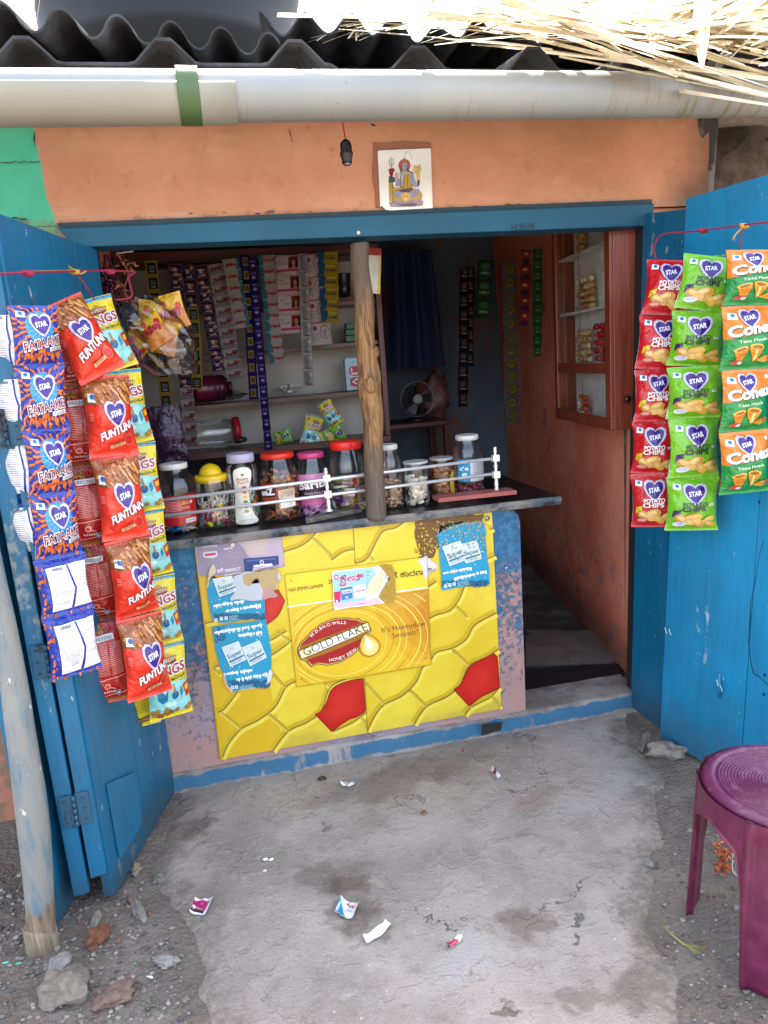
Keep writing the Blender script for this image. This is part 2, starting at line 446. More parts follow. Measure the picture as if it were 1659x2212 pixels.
while gx < 2.0:
    gy = -2.6
    while gy < .08:
        jx, jy = gx+R_J.uniform(-.008, .008), gy+R_J.uniform(-.008, .008)
        if slab_in(jx, jy) > .012: pts2.append(Vector((jx, jy)))
        gy += .035
    gx += .035
res = delaunay_2d_cdt(pts2, [], [list(range(n0))], 1, 1e-5)
me = bpy.data.meshes.new('pavement')
dist_ = [slab_in(p.x, p.y) for p in res[0]]
me.from_pydata([(p.x, p.y, -.024*(1-min(1, max(0, d_)/.07))**1.5 + .0025*noise.noise(Vector((p.x*7, p.y*7, 2)))) for p, d_ in zip(res[0], dist_)], [], [tuple(f_) for f_ in res[2]])
at_ = me.attributes.new('rim', 'FLOAT', 'POINT')
for i_, d_ in enumerate(dist_): at_.data[i_].value = min(1, max(0, d_)/.22) if res[0][i_].y < -.06 else 1
for f_ in me.polygons: f_.use_smooth = True
bmx = bmesh.new(); bmx.from_mesh(me); bmesh.ops.recalc_face_normals(bmx, faces=bmx.faces)
if sum(f_.normal.z for f_ in bmx.faces) < 0: bmesh.ops.reverse_faces(bmx, faces=bmx.faces)
bmx.to_mesh(me); bmx.free(); me.materials.append(M_CONC)
tag(link('pavement', me), None, kind='structure')

# ================================================================== the shop building
shop = thing('shop_building', 'small salmon plastered kiosk shop with blue timber doors folded open', 'shop', (0, 0, 0))
def salmon(name, dirtz=False, dark=False):
    n = NT(name)
    a = n.noise(2.5, 7, .65); w = n.noise(4, 7, .72, n.scl((1, 1, 2.2)), .25)
    c = n.mix(n.step(a, .3, .7), 'b47e60', 'c89070')
    c = n.mix(n.math('MULTIPLY', n.step(w, .50, .74), .5), c, 'cba48a')
    c = n.mix(n.math('MULTIPLY', n.step(n.noise(13, 6, .75), .54, .7), .5), c, 'a06a48')
    c = n.mix(n.step(n.noise(75, 3, .6, n.scl((1, 1, .7))), .72, .78), c, '5d4a40')
    x, y, z = n.xyz()
    if not dirtz:
        # turquoise paint of the neighbour laps on to the left end, grey dirt on the right end
        e = n.math('ADD', n.math('ADD', x, n.math('MULTIPLY', n.math('SUBTRACT', n.noise(9, 5), .5), .05)), n.math('MULTIPLY', n.math('SUBTRACT', z, 2.2), .10))
        g = n.mix(n.step(n.noise(4, 5, .6), .35, .7), '46aa86', '5cbc9a')
        zb = n.math('ADD', z, n.math('MULTIPLY', n.noise(8, 4), .1))
        g = n.mix(n.step(zb, 2.14, 2.06), g, '7d8a5c')
        g = n.mix(n.step(zb, 1.95, 1.9), g, 'a9715c')
        c = n.mix(n.step(e, -.462, -.472), c, g)
        d = n.math('ADD', n.math('ADD', x, n.math('MULTIPLY', n.noise(6, 5), .25)), n.math('MULTIPLY', z, -.55))
        c = n.mix(n.math('MULTIPLY', n.step(d, .66, .92), .85), c, '4d3d37')
        lo = n.step(n.math('ADD', z, n.math('MULTIPLY', n.noise(22, 4), .03)), 2.105, 2.085)
        c = n.mix(n.math('MULTIPLY', lo, n.math('MULTIPLY', n.step(n.noise(14, 4), .5, .6), .8)), c, '7d6a58')
    else:
        c = n.mix(.97, c, n.mix(n.step(a, .3, .7), 'dd7458', 'f09a7e'))
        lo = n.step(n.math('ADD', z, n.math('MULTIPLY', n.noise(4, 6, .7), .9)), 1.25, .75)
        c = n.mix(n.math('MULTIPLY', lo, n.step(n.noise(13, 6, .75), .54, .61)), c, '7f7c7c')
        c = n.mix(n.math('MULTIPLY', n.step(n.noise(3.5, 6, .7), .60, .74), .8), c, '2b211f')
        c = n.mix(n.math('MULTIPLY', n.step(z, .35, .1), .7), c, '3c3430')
    n.set(col=c, rough=.9, spec=.2)
    n.bump(n.math('ADD', n.math('MULTIPLY', n.noise(18, 6, .7), .7), n.math('MULTIPLY', w, .8)), .55, .012)
    return n.m
M_SAL = salmon('salmon_plaster'); M_SALI = salmon('stained_salmon_plaster', True)
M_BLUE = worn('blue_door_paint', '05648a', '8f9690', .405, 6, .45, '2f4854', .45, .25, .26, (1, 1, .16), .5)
M_BLUE2 = worn('blue_beam_paint', '03506a', '3a6272', .31, 6, .62, '16343f', .35, .25)
M_DARK = pm('8f867c', .9)
M_INT = worn('interior_back_wall', '5a6a7a', '7d5850', .45, 3, .85, '26221f', .35)
# front wall over the opening, with a shallow square recess round the tile
b = MB()
b.grid(lambda u, v: Vector((-3.2 + u*5.14, 0 + .004*noise.noise(Vector((u*22, v*4, 2))), 2.055 + v*.33 + .006*noise.noise(Vector((u*50, v, 7)))*(1-v))), 120, 14)
b.box(-3.2, 1.94, .012, .2, 2.06, 2.385)
b.build('front_wall', M_SAL, shop)
b = MB(); b.box(-3.2, -.40, .002, .22, -.05, 2.054); b.build('front_wall', M_SAL, shop)
b = MB(); b.box(1.70, 1.88, .03, .22, -.05, 2.054); b.build('front_wall', M_SAL, shop)
# interior shell
wallR = [(1.655, .0), (2.02, 2.6)]
b = MB(); b.hexa([(1.662,.016,-.05),(1.70,.016,-.05),(2.35,2.6,-.05),(2.12,2.6,-.05),(1.675,.016,2.4),(1.70,.016,2.4),(2.35,2.6,2.4),(2.05,2.6,2.4)]); b.build('side_wall', M_SALI, shop)
b = MB(); b.box(-.52, -.42, .23, 2.6, -.05, 2.4); b.build('side_wall', M_SALI, shop)
b = MB(); b.box(-.6, 2.4, 2.61, 2.7, -.05, 2.4); b.build('back_wall', M_INT, shop)
b = MB(); b.box(-3.2, 2.5, .21, 2.7, 2.41, 2.46); b.build('added_ceiling', M_DARK, shop)  # unseen plane added under the roof to keep the inside dark
n = NT('interior_floor'); n.set(col=n.mix(n.step(n.noise(4, 6, .7), .4, .65), '4d4844', '7d756d'), rough=.8); n.bump(n.noise(30, 5), .5, .01)
b = MB(); b.box(-.42, 2.2, .16, 2.61, -.03, .045); b.build('floor', n.m, shop)
# recess above/left of the tile: a darker plaster lip
n = NT('tile_recess_plaster'); n.set(col=n.mix(n.noise(30, 5), '8a5a45', 'a06a50'), rough=.95); n.bump(n.noise(60, 4), .6, .006)
b = MB(); q0 = Py(806,308,0); q1 = Py(928,308,0); q2 = Py(932,322,0); q3 = Py(820,326,0); q4 = Py(822,450,0); q5 = Py(812,448,0)
pts = frac([(q0.x,q0.z),(q1.x,q1.z),(q2.x,q2.z),(q3.x,q3.z),(q4.x,q4.z),(q5.x,q5.z)], 3, .04, 5)
f = b.bm.faces.new([b.bm.verts.new((p[0], -.0062, p[1])) for p in pts]); r = bmesh.ops.extrude_face_region(b.bm, geom=[f]); bmesh.ops.translate(b.bm, verts=[g for g in r['geom'] if isinstance(g, bmesh.types.BMVert)], vec=(0,.02,0)); bmesh.ops.recalc_face_normals(b.bm, faces=b.bm.faces)
b.build('tile_bed', n.m, shop)
# cracks in the old paint
mk = pm('33302c', .9); b = MB(); art = Art(b, lambda u, v, l: Py(u, v, -.0065))
R = random.Random(3)
def crack(p0, p1, w=2.2, amp=5, n_=14):
    art.stroke([(p0[0]+(p1[0]-p0[0])*i/n_, p0[1]+(p1[1]-p0[1])*i/n_+R.uniform(-amp, amp)*.5) for i in range(n_+1)], [w*R.uniform(.3, 1.2) for _ in range(n_+1)], mk)
crack((0,352),(86,349)); crack((0,470),(58,474), 3); crack((74,285),(74,315), 3); crack((625,282),(632,305), 2); crack((800,268),(812,272), 3)
for _ in range(40): u, v = R.uniform(380, 1300), R.uniform(455, 474)-(.028*0); crack((u, v-.028*(u-600)+0), (u+R.uniform(6, 22), v-.028*(u-600)+R.uniform(-2,2)), 1.8, 1.5, 4)
b.build('paint_cracks', mk, shop)
# right end: grey pilaster and dark stonework
b = MB(); b.hexa([(1.945,.02,2.02),(1.99,.04,2.02),(1.99,.2,2.02),(1.945,.2,2.02),(1.88,-.012,2.40),(1.99,.0,2.40),(1.99,.2,2.40),(1.945,.2,2.40)], None, .012)
b.build('pilaster', worn('grey_pilaster', '6d6a66', '3c3836', .5, 6, .9), shop)
st = NT('dark_stonework'); vv_ = st.vor(7); st.set(col=st.mix(st.step(st.noise(5, 6, .7), .35, .65), '3a322d', '6a5a50'), rough=.95); st.bump(vv_, .9, .04)
b = MB(); b.grid(lambda u, v: Vector((1.94 + u*2.4, .24 + .05*noise.fractal(Vector((u*9, v*9, 4)), 1, 2, 4), -.05 + v*2.7)), 40, 40); b.build('stone_wall', st.m, shop)

# beam over the opening
b = MB()
b.hexa([(-.40,-.03,1.982),(1.685,-.03,1.982),(1.685,.08,1.982),(-.40,.08,1.982),(-.445,-.03,2.043),(1.69,-.03,2.062),(1.69,.08,2.062),(-.445,.08,2.043)], M_BLUE2, .004)
b.hexa([(-.44,-.012,2.046),(1.69,-.012,2.064),(1.69,.07,2.064),(-.44,.07,2.046),(-.45,-.012,2.062),(1.69,-.012,2.08),(1.69,.07,2.08),(-.45,.07,2.062)], pm('14303c', .6))
bo = b.build('door_beam', None, shop)
b = MB(); art = Art(b, lambda u, v, l: Py(u, v, -.0312)); art.text('HU8598', (1106,499), (1155,495), pm('16242c', .7), h=15); b.build('pencilled_number', None, bo)
b = MB(); b.lathe([(.006,0),(.007,.003),(.003,.006),(0,.006)], pm('d8d4cc', .4), 12); b.build('nail_cap', None, bo, Py(774,503,-.031), (rad(90), 0, 0))
# door jambs
b = MB(); b.hexa([(-.372,.0,.0),(-.335,.0,.0),(-.335,.09,.0),(-.372,.09,.0),(-.385,.0,1.98),(-.345,.0,1.98),(-.345,.09,1.98),(-.385,.09,1.98)], M_BLUE2); b.build('door_jamb', None, shop)
mj = pm('1c1a1c', .8)
b = MB(); b.hexa([(1.612,.0,.0),(1.66,.0,.0),(1.66,.06,.0),(1.612,.06,.0),(1.655,.0,1.98),(1.69,.0,1.98),(1.69,.06,1.98),(1.655,.06,1.98)], mj); b.build('door_jamb', None, shop)
# plinth / sill with blue band
def plinth_mat():
    n = NT('plinth'); x, y, z = n.xyz()
    k = n.noise(11, 5, .65)
    c = n.mix(n.step(n.noise(6, 6, .7), .35, .65), '6d645d', '9a9088')
    zz = n.math('ADD', z, n.math('MULTIPLY', n.math('SUBTRACT', k, .5), .05))
    band = n.math('MULTIPLY', n.step(zz, .064, .056), n.step(zz, .002, .012))
    band = n.math('MULTIPLY', band, n.step(n.noise(5, 5, .7, n.scl((1, 1, .3))), .64, .56))
    band = n.math('MULTIPLY', band, n.step(y, -.006, -.012))
    n.set(col=n.mix(n.math('MULTIPLY', band, .92), c, '235f80'), rough=.85); n.bump(n.noise(40, 5), .6, .008); return n.m
b = MB(); b.grid(lambda u, v: (lambda x, t: Vector((x, -.016 - (.012*(1-t/.5) if t < .5 else -(t-.5)*.40) + .003*noise.noise(Vector((x*9, t*5, 0))), (-.02 + t/.5*.09 if t < .5 else .07 + .005*noise.noise(Vector((x*6, t*9, 1)))))))(-.34+u*1.99, v), 90, 16)
b.build('door_sill', plinth_mat(), shop)
b = MB(); p = [Pz(1040,1566,.072), Pz(1085,1560,.072), Py(1082,1578,-.033), Py(1040,1590,-.033)]
b.face([(q.x, q.y-.002, q.z+.003) for q in p], pm('2e2723', .95)); b.build('sill_hole', None, shop)
# rubble and a black sheet just inside the doorway
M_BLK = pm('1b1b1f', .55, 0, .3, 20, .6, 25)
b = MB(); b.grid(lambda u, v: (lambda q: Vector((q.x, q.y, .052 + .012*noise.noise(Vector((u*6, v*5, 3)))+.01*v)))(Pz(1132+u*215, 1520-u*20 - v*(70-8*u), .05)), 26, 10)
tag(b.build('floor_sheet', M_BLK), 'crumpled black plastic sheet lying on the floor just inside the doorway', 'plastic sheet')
b = MB(); b.grid(lambda u, v: (lambda q: Vector((q.x, q.y, .056 + .02*v + .012*noise.noise(Vector((u*5, v*7, 8))))))(Pz(1136+u*190, 1437-u*5 - v*(72-10*u), .06)), 24, 8)
tag(b.build('sack_mat', worn('sack_brown', '6e635b', '3c3634', .4, 8, .9)), 'dusty brown sacking mat behind the black sheet in the doorway', 'mat')

# ---------------- folded timber door leaves (4 corners: near-bottom, far-bottom, far-top, near-top)
def leaf(nb, fb, ft, nt, th, nplank, mat, frame=.0):
    nb, fb, ft, nt = map(Vector, (nb, fb, ft, nt)); b = MB()
    nrm = (fb-nb).cross(nt-nb).normalized()
    def q(s, t, k): return (nb.lerp(fb, s)).lerp(nt.lerp(ft, s), t) + nrm*(k*th)
    R = random.Random(int(nb.x*100)+nplank); cuts = [0] + sorted((i+R.uniform(-.12, .12))/nplank for i in range(1, nplank)) + [1]
    for i in range(nplank):
        a, c = cuts[i]+.0022, cuts[i+1]-.0022; o = R.uniform(-.002, .002)
        b.hexa([q(a,0,-.5), q(c,0,-.5), q(c,0,.5+o/th), q(a,0,.5+o/th), q(a,1,-.5), q(c,1,-.5), q(c,1,.5+o/th), q(a,1,.5+o/th)], mat, .0006)
    b.hexa([q(.01,.005,-.3), q(.99,.005,-.3), q(.99,.005,.2), q(.01,.005,.2), q(.01,.995,-.3), q(.99,.995,-.3), q(.99,.995,.2), q(.01,.995,.2)], pm('06141c', .9))
    return b.build('door_leaf', None, shop), q
def py3(u, v, y): return Py(u, v, y)
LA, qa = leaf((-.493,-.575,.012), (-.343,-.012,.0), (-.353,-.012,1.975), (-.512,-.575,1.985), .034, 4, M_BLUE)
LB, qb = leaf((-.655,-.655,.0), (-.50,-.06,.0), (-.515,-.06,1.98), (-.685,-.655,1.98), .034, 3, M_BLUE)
# near edge rails between the two leaves, with patch board and strap hinges
b = MB(); b.hexa([(-.532,-.598,.10),(-.487,-.588,.10),(-.482,-.566,.10),(-.527,-.566,.10),(-.552,-.598,1.985),(-.507,-.588,1.985),(-.502,-.566,1.985),(-.547,-.566,1.985)], M_BLUE, .003); b.build('edge_rail', None, LA)
b = MB(); b.hexa([(-.585,-.605,.055),(-.541,-.598,.055),(-.541,-.57,.055),(-.585,-.57,.055),(-.607,-.605,1.98),(-.561,-.598,1.98),(-.561,-.57,1.98),(-.607,-.57,1.98)], M_BLUE, .003); b.build('edge_rail', None, LB)
M_HINGE = worn('painted_hinge', '20536c', '2a2a2a', .45, 30, .5)
def hinge(z, par, lean):
    b = MB(); x = -.536 - lean*z
    b.box(x-.040, x-.003, -.611, -.606, z-.05, z+.05, M_HINGE, .001); b.box(x+.003, x+.040, -.602, -.597, z-.05, z+.05, M_HINGE, .001)
    for k in range(5): b.tube([(x, -.612, z-.05+k*.02), (x, -.612, z-.032+k*.02)], .0055, M_HINGE, 8)
    for sx in (-.026, .026):
        for k in (-.034, 0, .034): b.lathe([(.005, 0), (.004, .002), (0, .0025)], pm('3a4a52', .4, .6), 8, (x+sx, -.611 if sx < 0 else -.602, z+k))
    return b.build('hinge', None, par)
for z in (.335, .80, 1.45): hinge(z, LA, .010)
# repair board at the foot of the leaf
b = MB(); nrm = (Vector((.15,.563,0)).cross(Vector((0,0,1)))).normalized()
pts = [qa(.10,.045,.56), qa(.42,.045,.56), qa(.42,.14,.56), qa(.10,.175,.56)]; sgn = 1 if nrm.x > 0 else -1
b.hexa([pts[0], pts[1], pts[1]+Vector((.008,-.002,0)), pts[0]+Vector((.008,-.002,0)), pts[3], pts[2], pts[2]+Vector((.008,-.002,0)), pts[3]+Vector((.008,-.002,0))], None, .001)
b.build('repair_board', worn('repair_board', '0a668c', '8f8468', .40, 5, .6, '3f4a44', .4, .25, None, (1, 1, .3), .5), LA)
# slanted corner fillet over the hinge side
R1 = [Vector(x) for x in ((1.617,-.232,.0),(1.606,-.012,.0))]
LC, qc = leaf((1.606,-.012,.01), (1.617,-.245,.005), tuple(Py(1490,452,-.245)), tuple(Py(1397,462,-.012)), .03, 1, M_BLUE)
M_BLUE3 = worn('blue_door_paint_lit', '0a82ae', '9fb0b4', .385, 5, .42, '2f5a74', .4, .2, .3, (1, 1, .16), .4)  # lighter copy of the door blue: this leaf's brighter facing put into its colour
pa, pb = Vector((1.585,-.262,.0)), Vector((1.70,-.82,.0))
ta = Py(1489,430,-.262); tb = ta + (pb-pa) + Vector((.0,0,0)); tb.z = ta.z
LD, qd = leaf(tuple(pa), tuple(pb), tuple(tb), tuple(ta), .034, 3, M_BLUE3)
b = MB(); hp = Py(1556,1480,-.545); b.tube([hp+Vector((-.004,0,-.045)), hp+Vector((-.004,0,.045))], .0045, M_BLUE3, 8); b.build('hinge', None, LD)
# crack and holes in the light leaf
n_ = Vector((-.558,-.115,0)).normalized(); pp = pa + n_*.0215
mcr = pm('12303f', .9)
def leaf_mark(name, draw):
    b = MB(); draw(Art(b, lambda u, v, l: Ppl(u, v, tuple(pp), tuple(n_)))); b.build(name, None, LD)
leaf_mark('paint_crack', lambda a: a.stroke([(1650,1165),(1638,1210),(1632,1255),(1622,1300),(1620,1340),(1617,1390),(1622,1430),(1628,1455),(1640,1462),(1659,1480)], [1.6,1.2,2,1.6,3.4,1.8,2,2.6,1.8,1.8], mcr))
for u, v in ((1652,1458),(1650,1500),(1640,1085)): leaf_mark('bolt_hole', lambda a: a.oval(u, v, 3, 4, mcr))
for (u, v) in ((1436,1355),(1445,1358),(1548,1468),(1556,1480)): leaf_mark('paint_scuff', lambda a: a.stroke([(u, v), (u+4, v+14)], 1.6, pm('cfd8dc', .6)))

# ================================================================== counter
cnt = thing('shop_counter', 'waist-high masonry counter with worn blue paint and a dark stone top', 'counter', (0, 0, 0))
def counter_mat():
    n = NT('counter_paint'); x, y, z = n.xyz()
    a = n.noise(7, 7, .7); f = n.noise(34, 5, .7)
    t = n.math('ADD', n.math('MULTIPLY', a, .42), n.math('MULTIPLY', n.noise(48, 5, .75), .58))
    t = n.math('ADD', t, n.math('MULTIPLY', n.math('SUBTRACT', z, .5), .22))
    m = n.step(t, .47, .54)
    c = n.mix(m, n.mix(n.step(n.noise(5, 5), .4, .65), 'a57f76', '8d7f88'), n.mix(n.step(f, .4, .65), '1f587e', '3f7392'))
    c = n.mix(n.step(n.noise(48, 4, .6), .66, .7), c, 'c8a8a0')
    c = n.mix(n.math('MULTIPLY', n.step(n.noise(4, 6, .7), .5, .7), .5), c, '4c4a50')
    n.set(col=c, rough=.8); n.bump(n.math('ADD', f, m), .6, .006); return n.m
M_CNT = counter_mat()
b = MB()
prof = [(-.338,.06),(-.338,.94),(1.06,.94),(1.09,.932),(1.108,.915),(1.115,.885),(1.112,.06)]
fr = [b.bm.verts.new((x, 0, z)) for x, z in prof]; bk = [b.bm.verts.new((x, .46, z)) for x, z in prof]
b.bm.faces.new(fr); b.bm.faces.new(bk[::-1])
for i in range(len(prof)): b.bm.faces.new((fr[i], bk[i], bk[(i+1)%len(prof)], fr[(i+1)%len(prof)]))
bmesh.ops.recalc_face_normals(b.bm, faces=b.bm.faces)
b.build('counter_base', M_CNT, cnt)
b = MB()
def slab(u, v):
    x = -.33 + u*1.61; e = .006*noise.noise(Vector((x*14, v*30, 1)))
    if v < .12: return Vector((x, -.030+e, .946))
    if v < .26: return Vector((x, -.036+e*1.4, .962+e*.5))
    if v < .4: return Vector((x, -.028+e, .9745))
    return Vector((x, -.02+(v-.4)/.6*.62, .975))
b.grid(slab, 150, 9, smooth=False)
b.hexa([(-.33,-.02,.9412),(1.28,-.02,.9412),(1.28,.6,.9412),(-.33,.6,.9412),(-.33,-.02,.9735),(1.279,-.02,.9735),(1.279,.6,.9735),(-.33,.6,.9735)])
sm = NT('dark_granite'); x, y, z = sm.xyz()
e = sm.step(y, -.012, -.02)
sm.set(col=sm.mix(sm.math('MULTIPLY', e, sm.step(sm.noise(13, 5, .7), .3, .5)), sm.mix(sm.noise(60, 3), '0c0c0f', '19181c'), sm.mix(sm.step(sm.noise(9, 6, .7), .4, .6), '4a5660', '7d766e')), rough=sm.math('ADD', .32, sm.math('MULTIPLY', e, .4)))
sm.bump(sm.noise(50, 4), .3, .004)
b.build('counter_top', sm.m, cnt)

# ================================================================== roof, gutter, tank, thatch
M_ASB = NT('asbestos_sheet'); M_ASB.set(col=M_ASB.mix(M_ASB.step(M_ASB.noise(6, 6, .7), .35, .65), '2d2d2f', '48484b'), rough=.95); M_ASB.bump(M_ASB.noise(60, 4), .4, .005); M_ASB = M_ASB.m
def sheet(fn, nu, nv, th, mat, name, parent, smooth=True):
    b = MB(); Vt = b.grid(lambda u, v: fn(u, v), nu, nv, smooth=smooth); Vb = b.grid(lambda u, v: fn(u, v) - Vector((0, 0, th)), nu, nv, smooth=smooth)
    for (A, B_) in ((Vt[0], Vb[0]), (Vt[-1], Vb[-1]), ([r[0] for r in Vt], [r[0] for r in Vb]), ([r[-1] for r in Vt], [r[-1] for r in Vb])):
        for i in range(len(A)-1): b.bm.faces.new((A[i], A[i+1], B_[i+1], B_[i]))
    bmesh.ops.recalc_face_normals(b.bm, faces=b.bm.faces)
    return b.build(name, mat, parent)
roof = thing('corrugated_roof', 'low asbestos sheet roof with flat pans and raised humps above the gutter', 'roof', (0, 0, 2.4))
def trap(x):
    t = (x + .22) / .36; t -= math.floor(t); d = abs(t-.5)*.36
    return .062 if d < .022 else .062*(1-(d-.022)/.062) if d < .084 else 0
sheet(lambda u, v: Vector((-3.4 + u*6.6, -.42 + v*3.4, -.020 + .02*u + trap(-3.4+u*6.6) + v*.42 - (.012 if -3.4+u*6.6 > .42 else 0))), 330, 4, .008, M_ASB, 'roof_sheet', roof)
up = thing('wavy_roof_sheet', 'wavy corrugated sheet jutting above the roof at the left, dark beneath', 'roof sheet', (0, 0, 0))
E0, E1 = Py(-260, 45, -.52), Py(608, 132, -.24)
up.location = E0
L_ = (E1-E0).length
sheet(lambda u, v: (E1-E0)*u + Vector((.12, 1.0, .10))*v*1.6 + Vector((0, 0, .032*(lambda c_: math.copysign(abs(c_)**.75, c_))(math.cos(2*math.pi*(u*L_)/.146+.9)) + .046)), 160, 3, .007, M_ASB, 'roof_sheet', up)
up2 = thing('wavy_roof_sheet', 'dark corrugated sheet with a broken edge under the dry palm leaves', 'roof sheet', (0, 0, 0))
G0, G1 = Py(560, 40, -.1), Py(1760, 100, -.1); up2.location = G0
sheet(lambda u, v: (G1-G0)*u + Vector((.1, 1.0, .12))*v*1.8 + Vector((0, .05*noise.noise(Vector((u*17, 0, 5)))*(1-v), .028*math.cos(2*math.pi*u*(G1-G0).length/.146) + .05*noise.noise(Vector((u*9, 0, 2))))), 200, 3, .007, M_ASB, 'roof_sheet', up2)
# water tank on the roof
tank = thing('water_tank', 'big black plastic water tank standing on the roof behind the sheets', 'water tank', (-.02, 1.75, 2.85))
b = MB(); b.lathe([(.0,0),(.60,0),(.66,.03),(.665,.25),(.68,.27),(.68,.31),(.665,.33),(.665,.6),(.68,.62),(.68,.66),(.665,.68),(.66,.95),(.5,1.1),(.22,1.18),(.22,1.24),(0,1.25)], None, 48); b.build('tank_body', pm('0c0d10', .75, 0, .2, 6), tank)
b = MB(); b.lathe([(.24,0),(.24,.05),(.2,.07),(0,.075)], None, 32); b.build('lid', pm('1b1d22', .5), tank, (0, 0, 1.24))
b = MB(); b.box(-.75,.75,-.6,.6,-.16,-.02); b.build('stand', pm('4a4038', .9), tank)
# PVC gutter
gut = thing('rain_gutter', 'long white PVC half pipe rain gutter under the roof edge', 'gutter', (0, -.5, 2.285))
M_PVC = NT('pvc_white')
x, y, z = M_PVC.xyz()
c_ = M_PVC.mix(M_PVC.step(M_PVC.noise(2, 5, .6, M_PVC.scl((1, 1, 1))), .35, .7), '858988', '8f908a')
st1 = M_PVC.noise(5, 6, .72, M_PVC.scl((7, .8, .5)))
lowz = M_PVC.step(z, .02, -.06)
c_ = M_PVC.mix(M_PVC.math('MULTIPLY', M_PVC.math('MULTIPLY', M_PVC.step(st1, .54, .72), M_PVC.math('ADD', .15, M_PVC.math('MULTIPLY', lowz, .7))), .8), c_, '6b5f48')
c_ = M_PVC.mix(M_PVC.math('MULTIPLY', M_PVC.math('MULTIPLY', M_PVC.step(x, .9, 1.7), M_PVC.step(st1, .48, .62)), .6), c_, '75643e')
c_ = M_PVC.mix(M_PVC.math('MULTIPLY', M_PVC.step(M_PVC.noise(45, 4, .7, M_PVC.scl((1, 1, .5))), .68, .73), .7), c_, '3f3a34')
M_PVC.set(col=c_, rough=.42); M_PVC.bump(M_PVC.noise(4, 3), .15, .01); M_PVC = M_PVC.m
def half(x0, x1, r, a0, a1, th, zs=(0, 0), ys=(0, 0), n_=28):
    b = MB()
    def fn(u, v, rr):
        a = rad(a0 + (a1-a0)*v); x = x0+(x1-x0)*u
        return Vector((x, ys[0]+(ys[1]-ys[0])*u - math.cos(a)*rr, zs[0]+(zs[1]-zs[0])*u + math.sin(a)*rr))
    A = b.grid(lambda u, v: fn(u, v, r), 12, n_); B_ = b.grid(lambda u, v: fn(u, v, r-th), 12, n_)
    for (P_, Q_) in ((A[0], B_[0]), (A[-1], B_[-1]), ([k[0] for k in A], [k[0] for k in B_]), ([k[-1] for k in A], [k[-1] for k in B_])):
        for i in range(len(P_)-1): b.bm.faces.new((P_[i], P_[i+1], Q_[i+1], Q_[i]))
    bmesh.ops.recalc_face_normals(b.bm, faces=b.bm.faces)
    return b
half(-2.6, 3.0, .0665, 50, -200, .004, (-.022, .024), (-.03, .06)).build('gutter_pipe', M_PVC, gut)
half(-2.6, .135, .0715, 12, -150, .004, (-.0215, -.001), (-.03, .014)).build('pipe_sleeve', pm('8a8779', .45, 0, .06, 5), gut)
half(-.016, .040, .0745, 48, -190, .0022, (0, 0), (.01, .012)).build('strap', worn('green_strap', '3f5a30', 'b9c2b0', .33, 22, .5), gut)
for x in (-1.6, 2.2):
    b = MB(); b.box(x-.012, x+.012, .02, .5, .0, .008); b.build('bracket', pm('6a6a66', .5, .5), gut)

# dry palm leaves
def frond_mat():
    n = NT('dry_palm'); a = n.noise(8, 4)
    c = n.mix(n.step(a, .35, .65), 'c9b896', 'e6dabd'); c = n.mix(n.step(n.noise(30, 3), .6, .75), c, '9a8464')
    n.set(col=c, rough=.7); n.bump(n.noise(60, 3, .5), .3, .004); return n.m
M_PALM = frond_mat()
def blades(specs, name, label, seed):
    R = random.Random(seed); b = MB()
    for (A, B_, w, sag) in specs:
        A, B_ = Vector(A), Vector(B_); d = (B_-A).normalized(); sv = Vector((R.uniform(-.3,.3), .82+R.uniform(-.15,.15), .57+R.uniform(-.22,.22))); side = (sv - d*sv.dot(d)).normalized()
        n_ = 6; L = []; tw = R.uniform(-.4, .4)
        for k in range(n_+1):
            t = k/n_; p = A.lerp(B_, t) + Vector((0, 0, -sag*t*t)); q = side.copy(); q.rotate(Matrix.Rotation(tw*t, 3, d)); ww = w*(1-.75*t**3)
            nn = d.cross(q); L.append((p - q*ww/2, p + nn*ww*.16, p + q*ww/2))
        for k in range(n_):
            for j in (0, 1): b.face((L[k][j], L[k][j+1], L[k+1][j+1], L[k+1][j]), None, True)
    return tag(b.build(name, M_PALM), label, 'thatch', kind='stuff')
R = random.Random(11); sp = []
for i in range(75):   # big mat of leaves sweeping down to the left from the right
    y = R.uniform(-.62, .2); s = R.random()
    u1 = 1000 + R.random()**.8*640; v1 = 20 + (u1-1000)*.13*R.uniform(.2, 1.05) + R.uniform(-30, 15)
    B_ = Py(u1, v1, y); ln = R.uniform(.5, 1.4); ang = R.uniform(-.15, .5)
    A = B_ + Vector((ln*math.cos(ang), R.uniform(-.05, .3), ln*R.uniform(-.12, .25)))
    A.z = max(A.z, 2.44 + .12*max(0, y+.5)); sp.append((tuple(A), tuple(B_), R.uniform(.03, .075), R.uniform(0, .05)))
for i in range(45):   # long pale strands over the dark sheets
    u1 = R.uniform(690, 1150); v1 = R.uniform(15, 60)+(u1-690)*.07; y = R.uniform(-.4, -.05); B_ = Py(u1, v1, y); ln = R.uniform(.3, .8)
    sp.append((tuple(B_+Vector((ln, R.uniform(0, .25), ln*R.uniform(-.05, .35)))), tuple(B_), R.uniform(.010, .026), R.uniform(0, .03)))
for i in range(46):  # fringe hanging over the gutter at the right
    u1 = R.uniform(1250, 1900); v1 = 105 + (u1-1250)*.30 - R.uniform(0, 110)
    B_ = Py(u1, v1, R.uniform(-.70, -.58)); A = B_ + Vector((R.uniform(-.75, .1), R.uniform(.1, .35), R.uniform(.14, .34)))
    if R.random() < .55: A = B_ + Vector((-R.uniform(.3, .95), R.uniform(.05, .3), R.uniform(.1, .3)))
    sp.append((tuple(A), tuple(B_), R.uniform(.02, .05), .0))
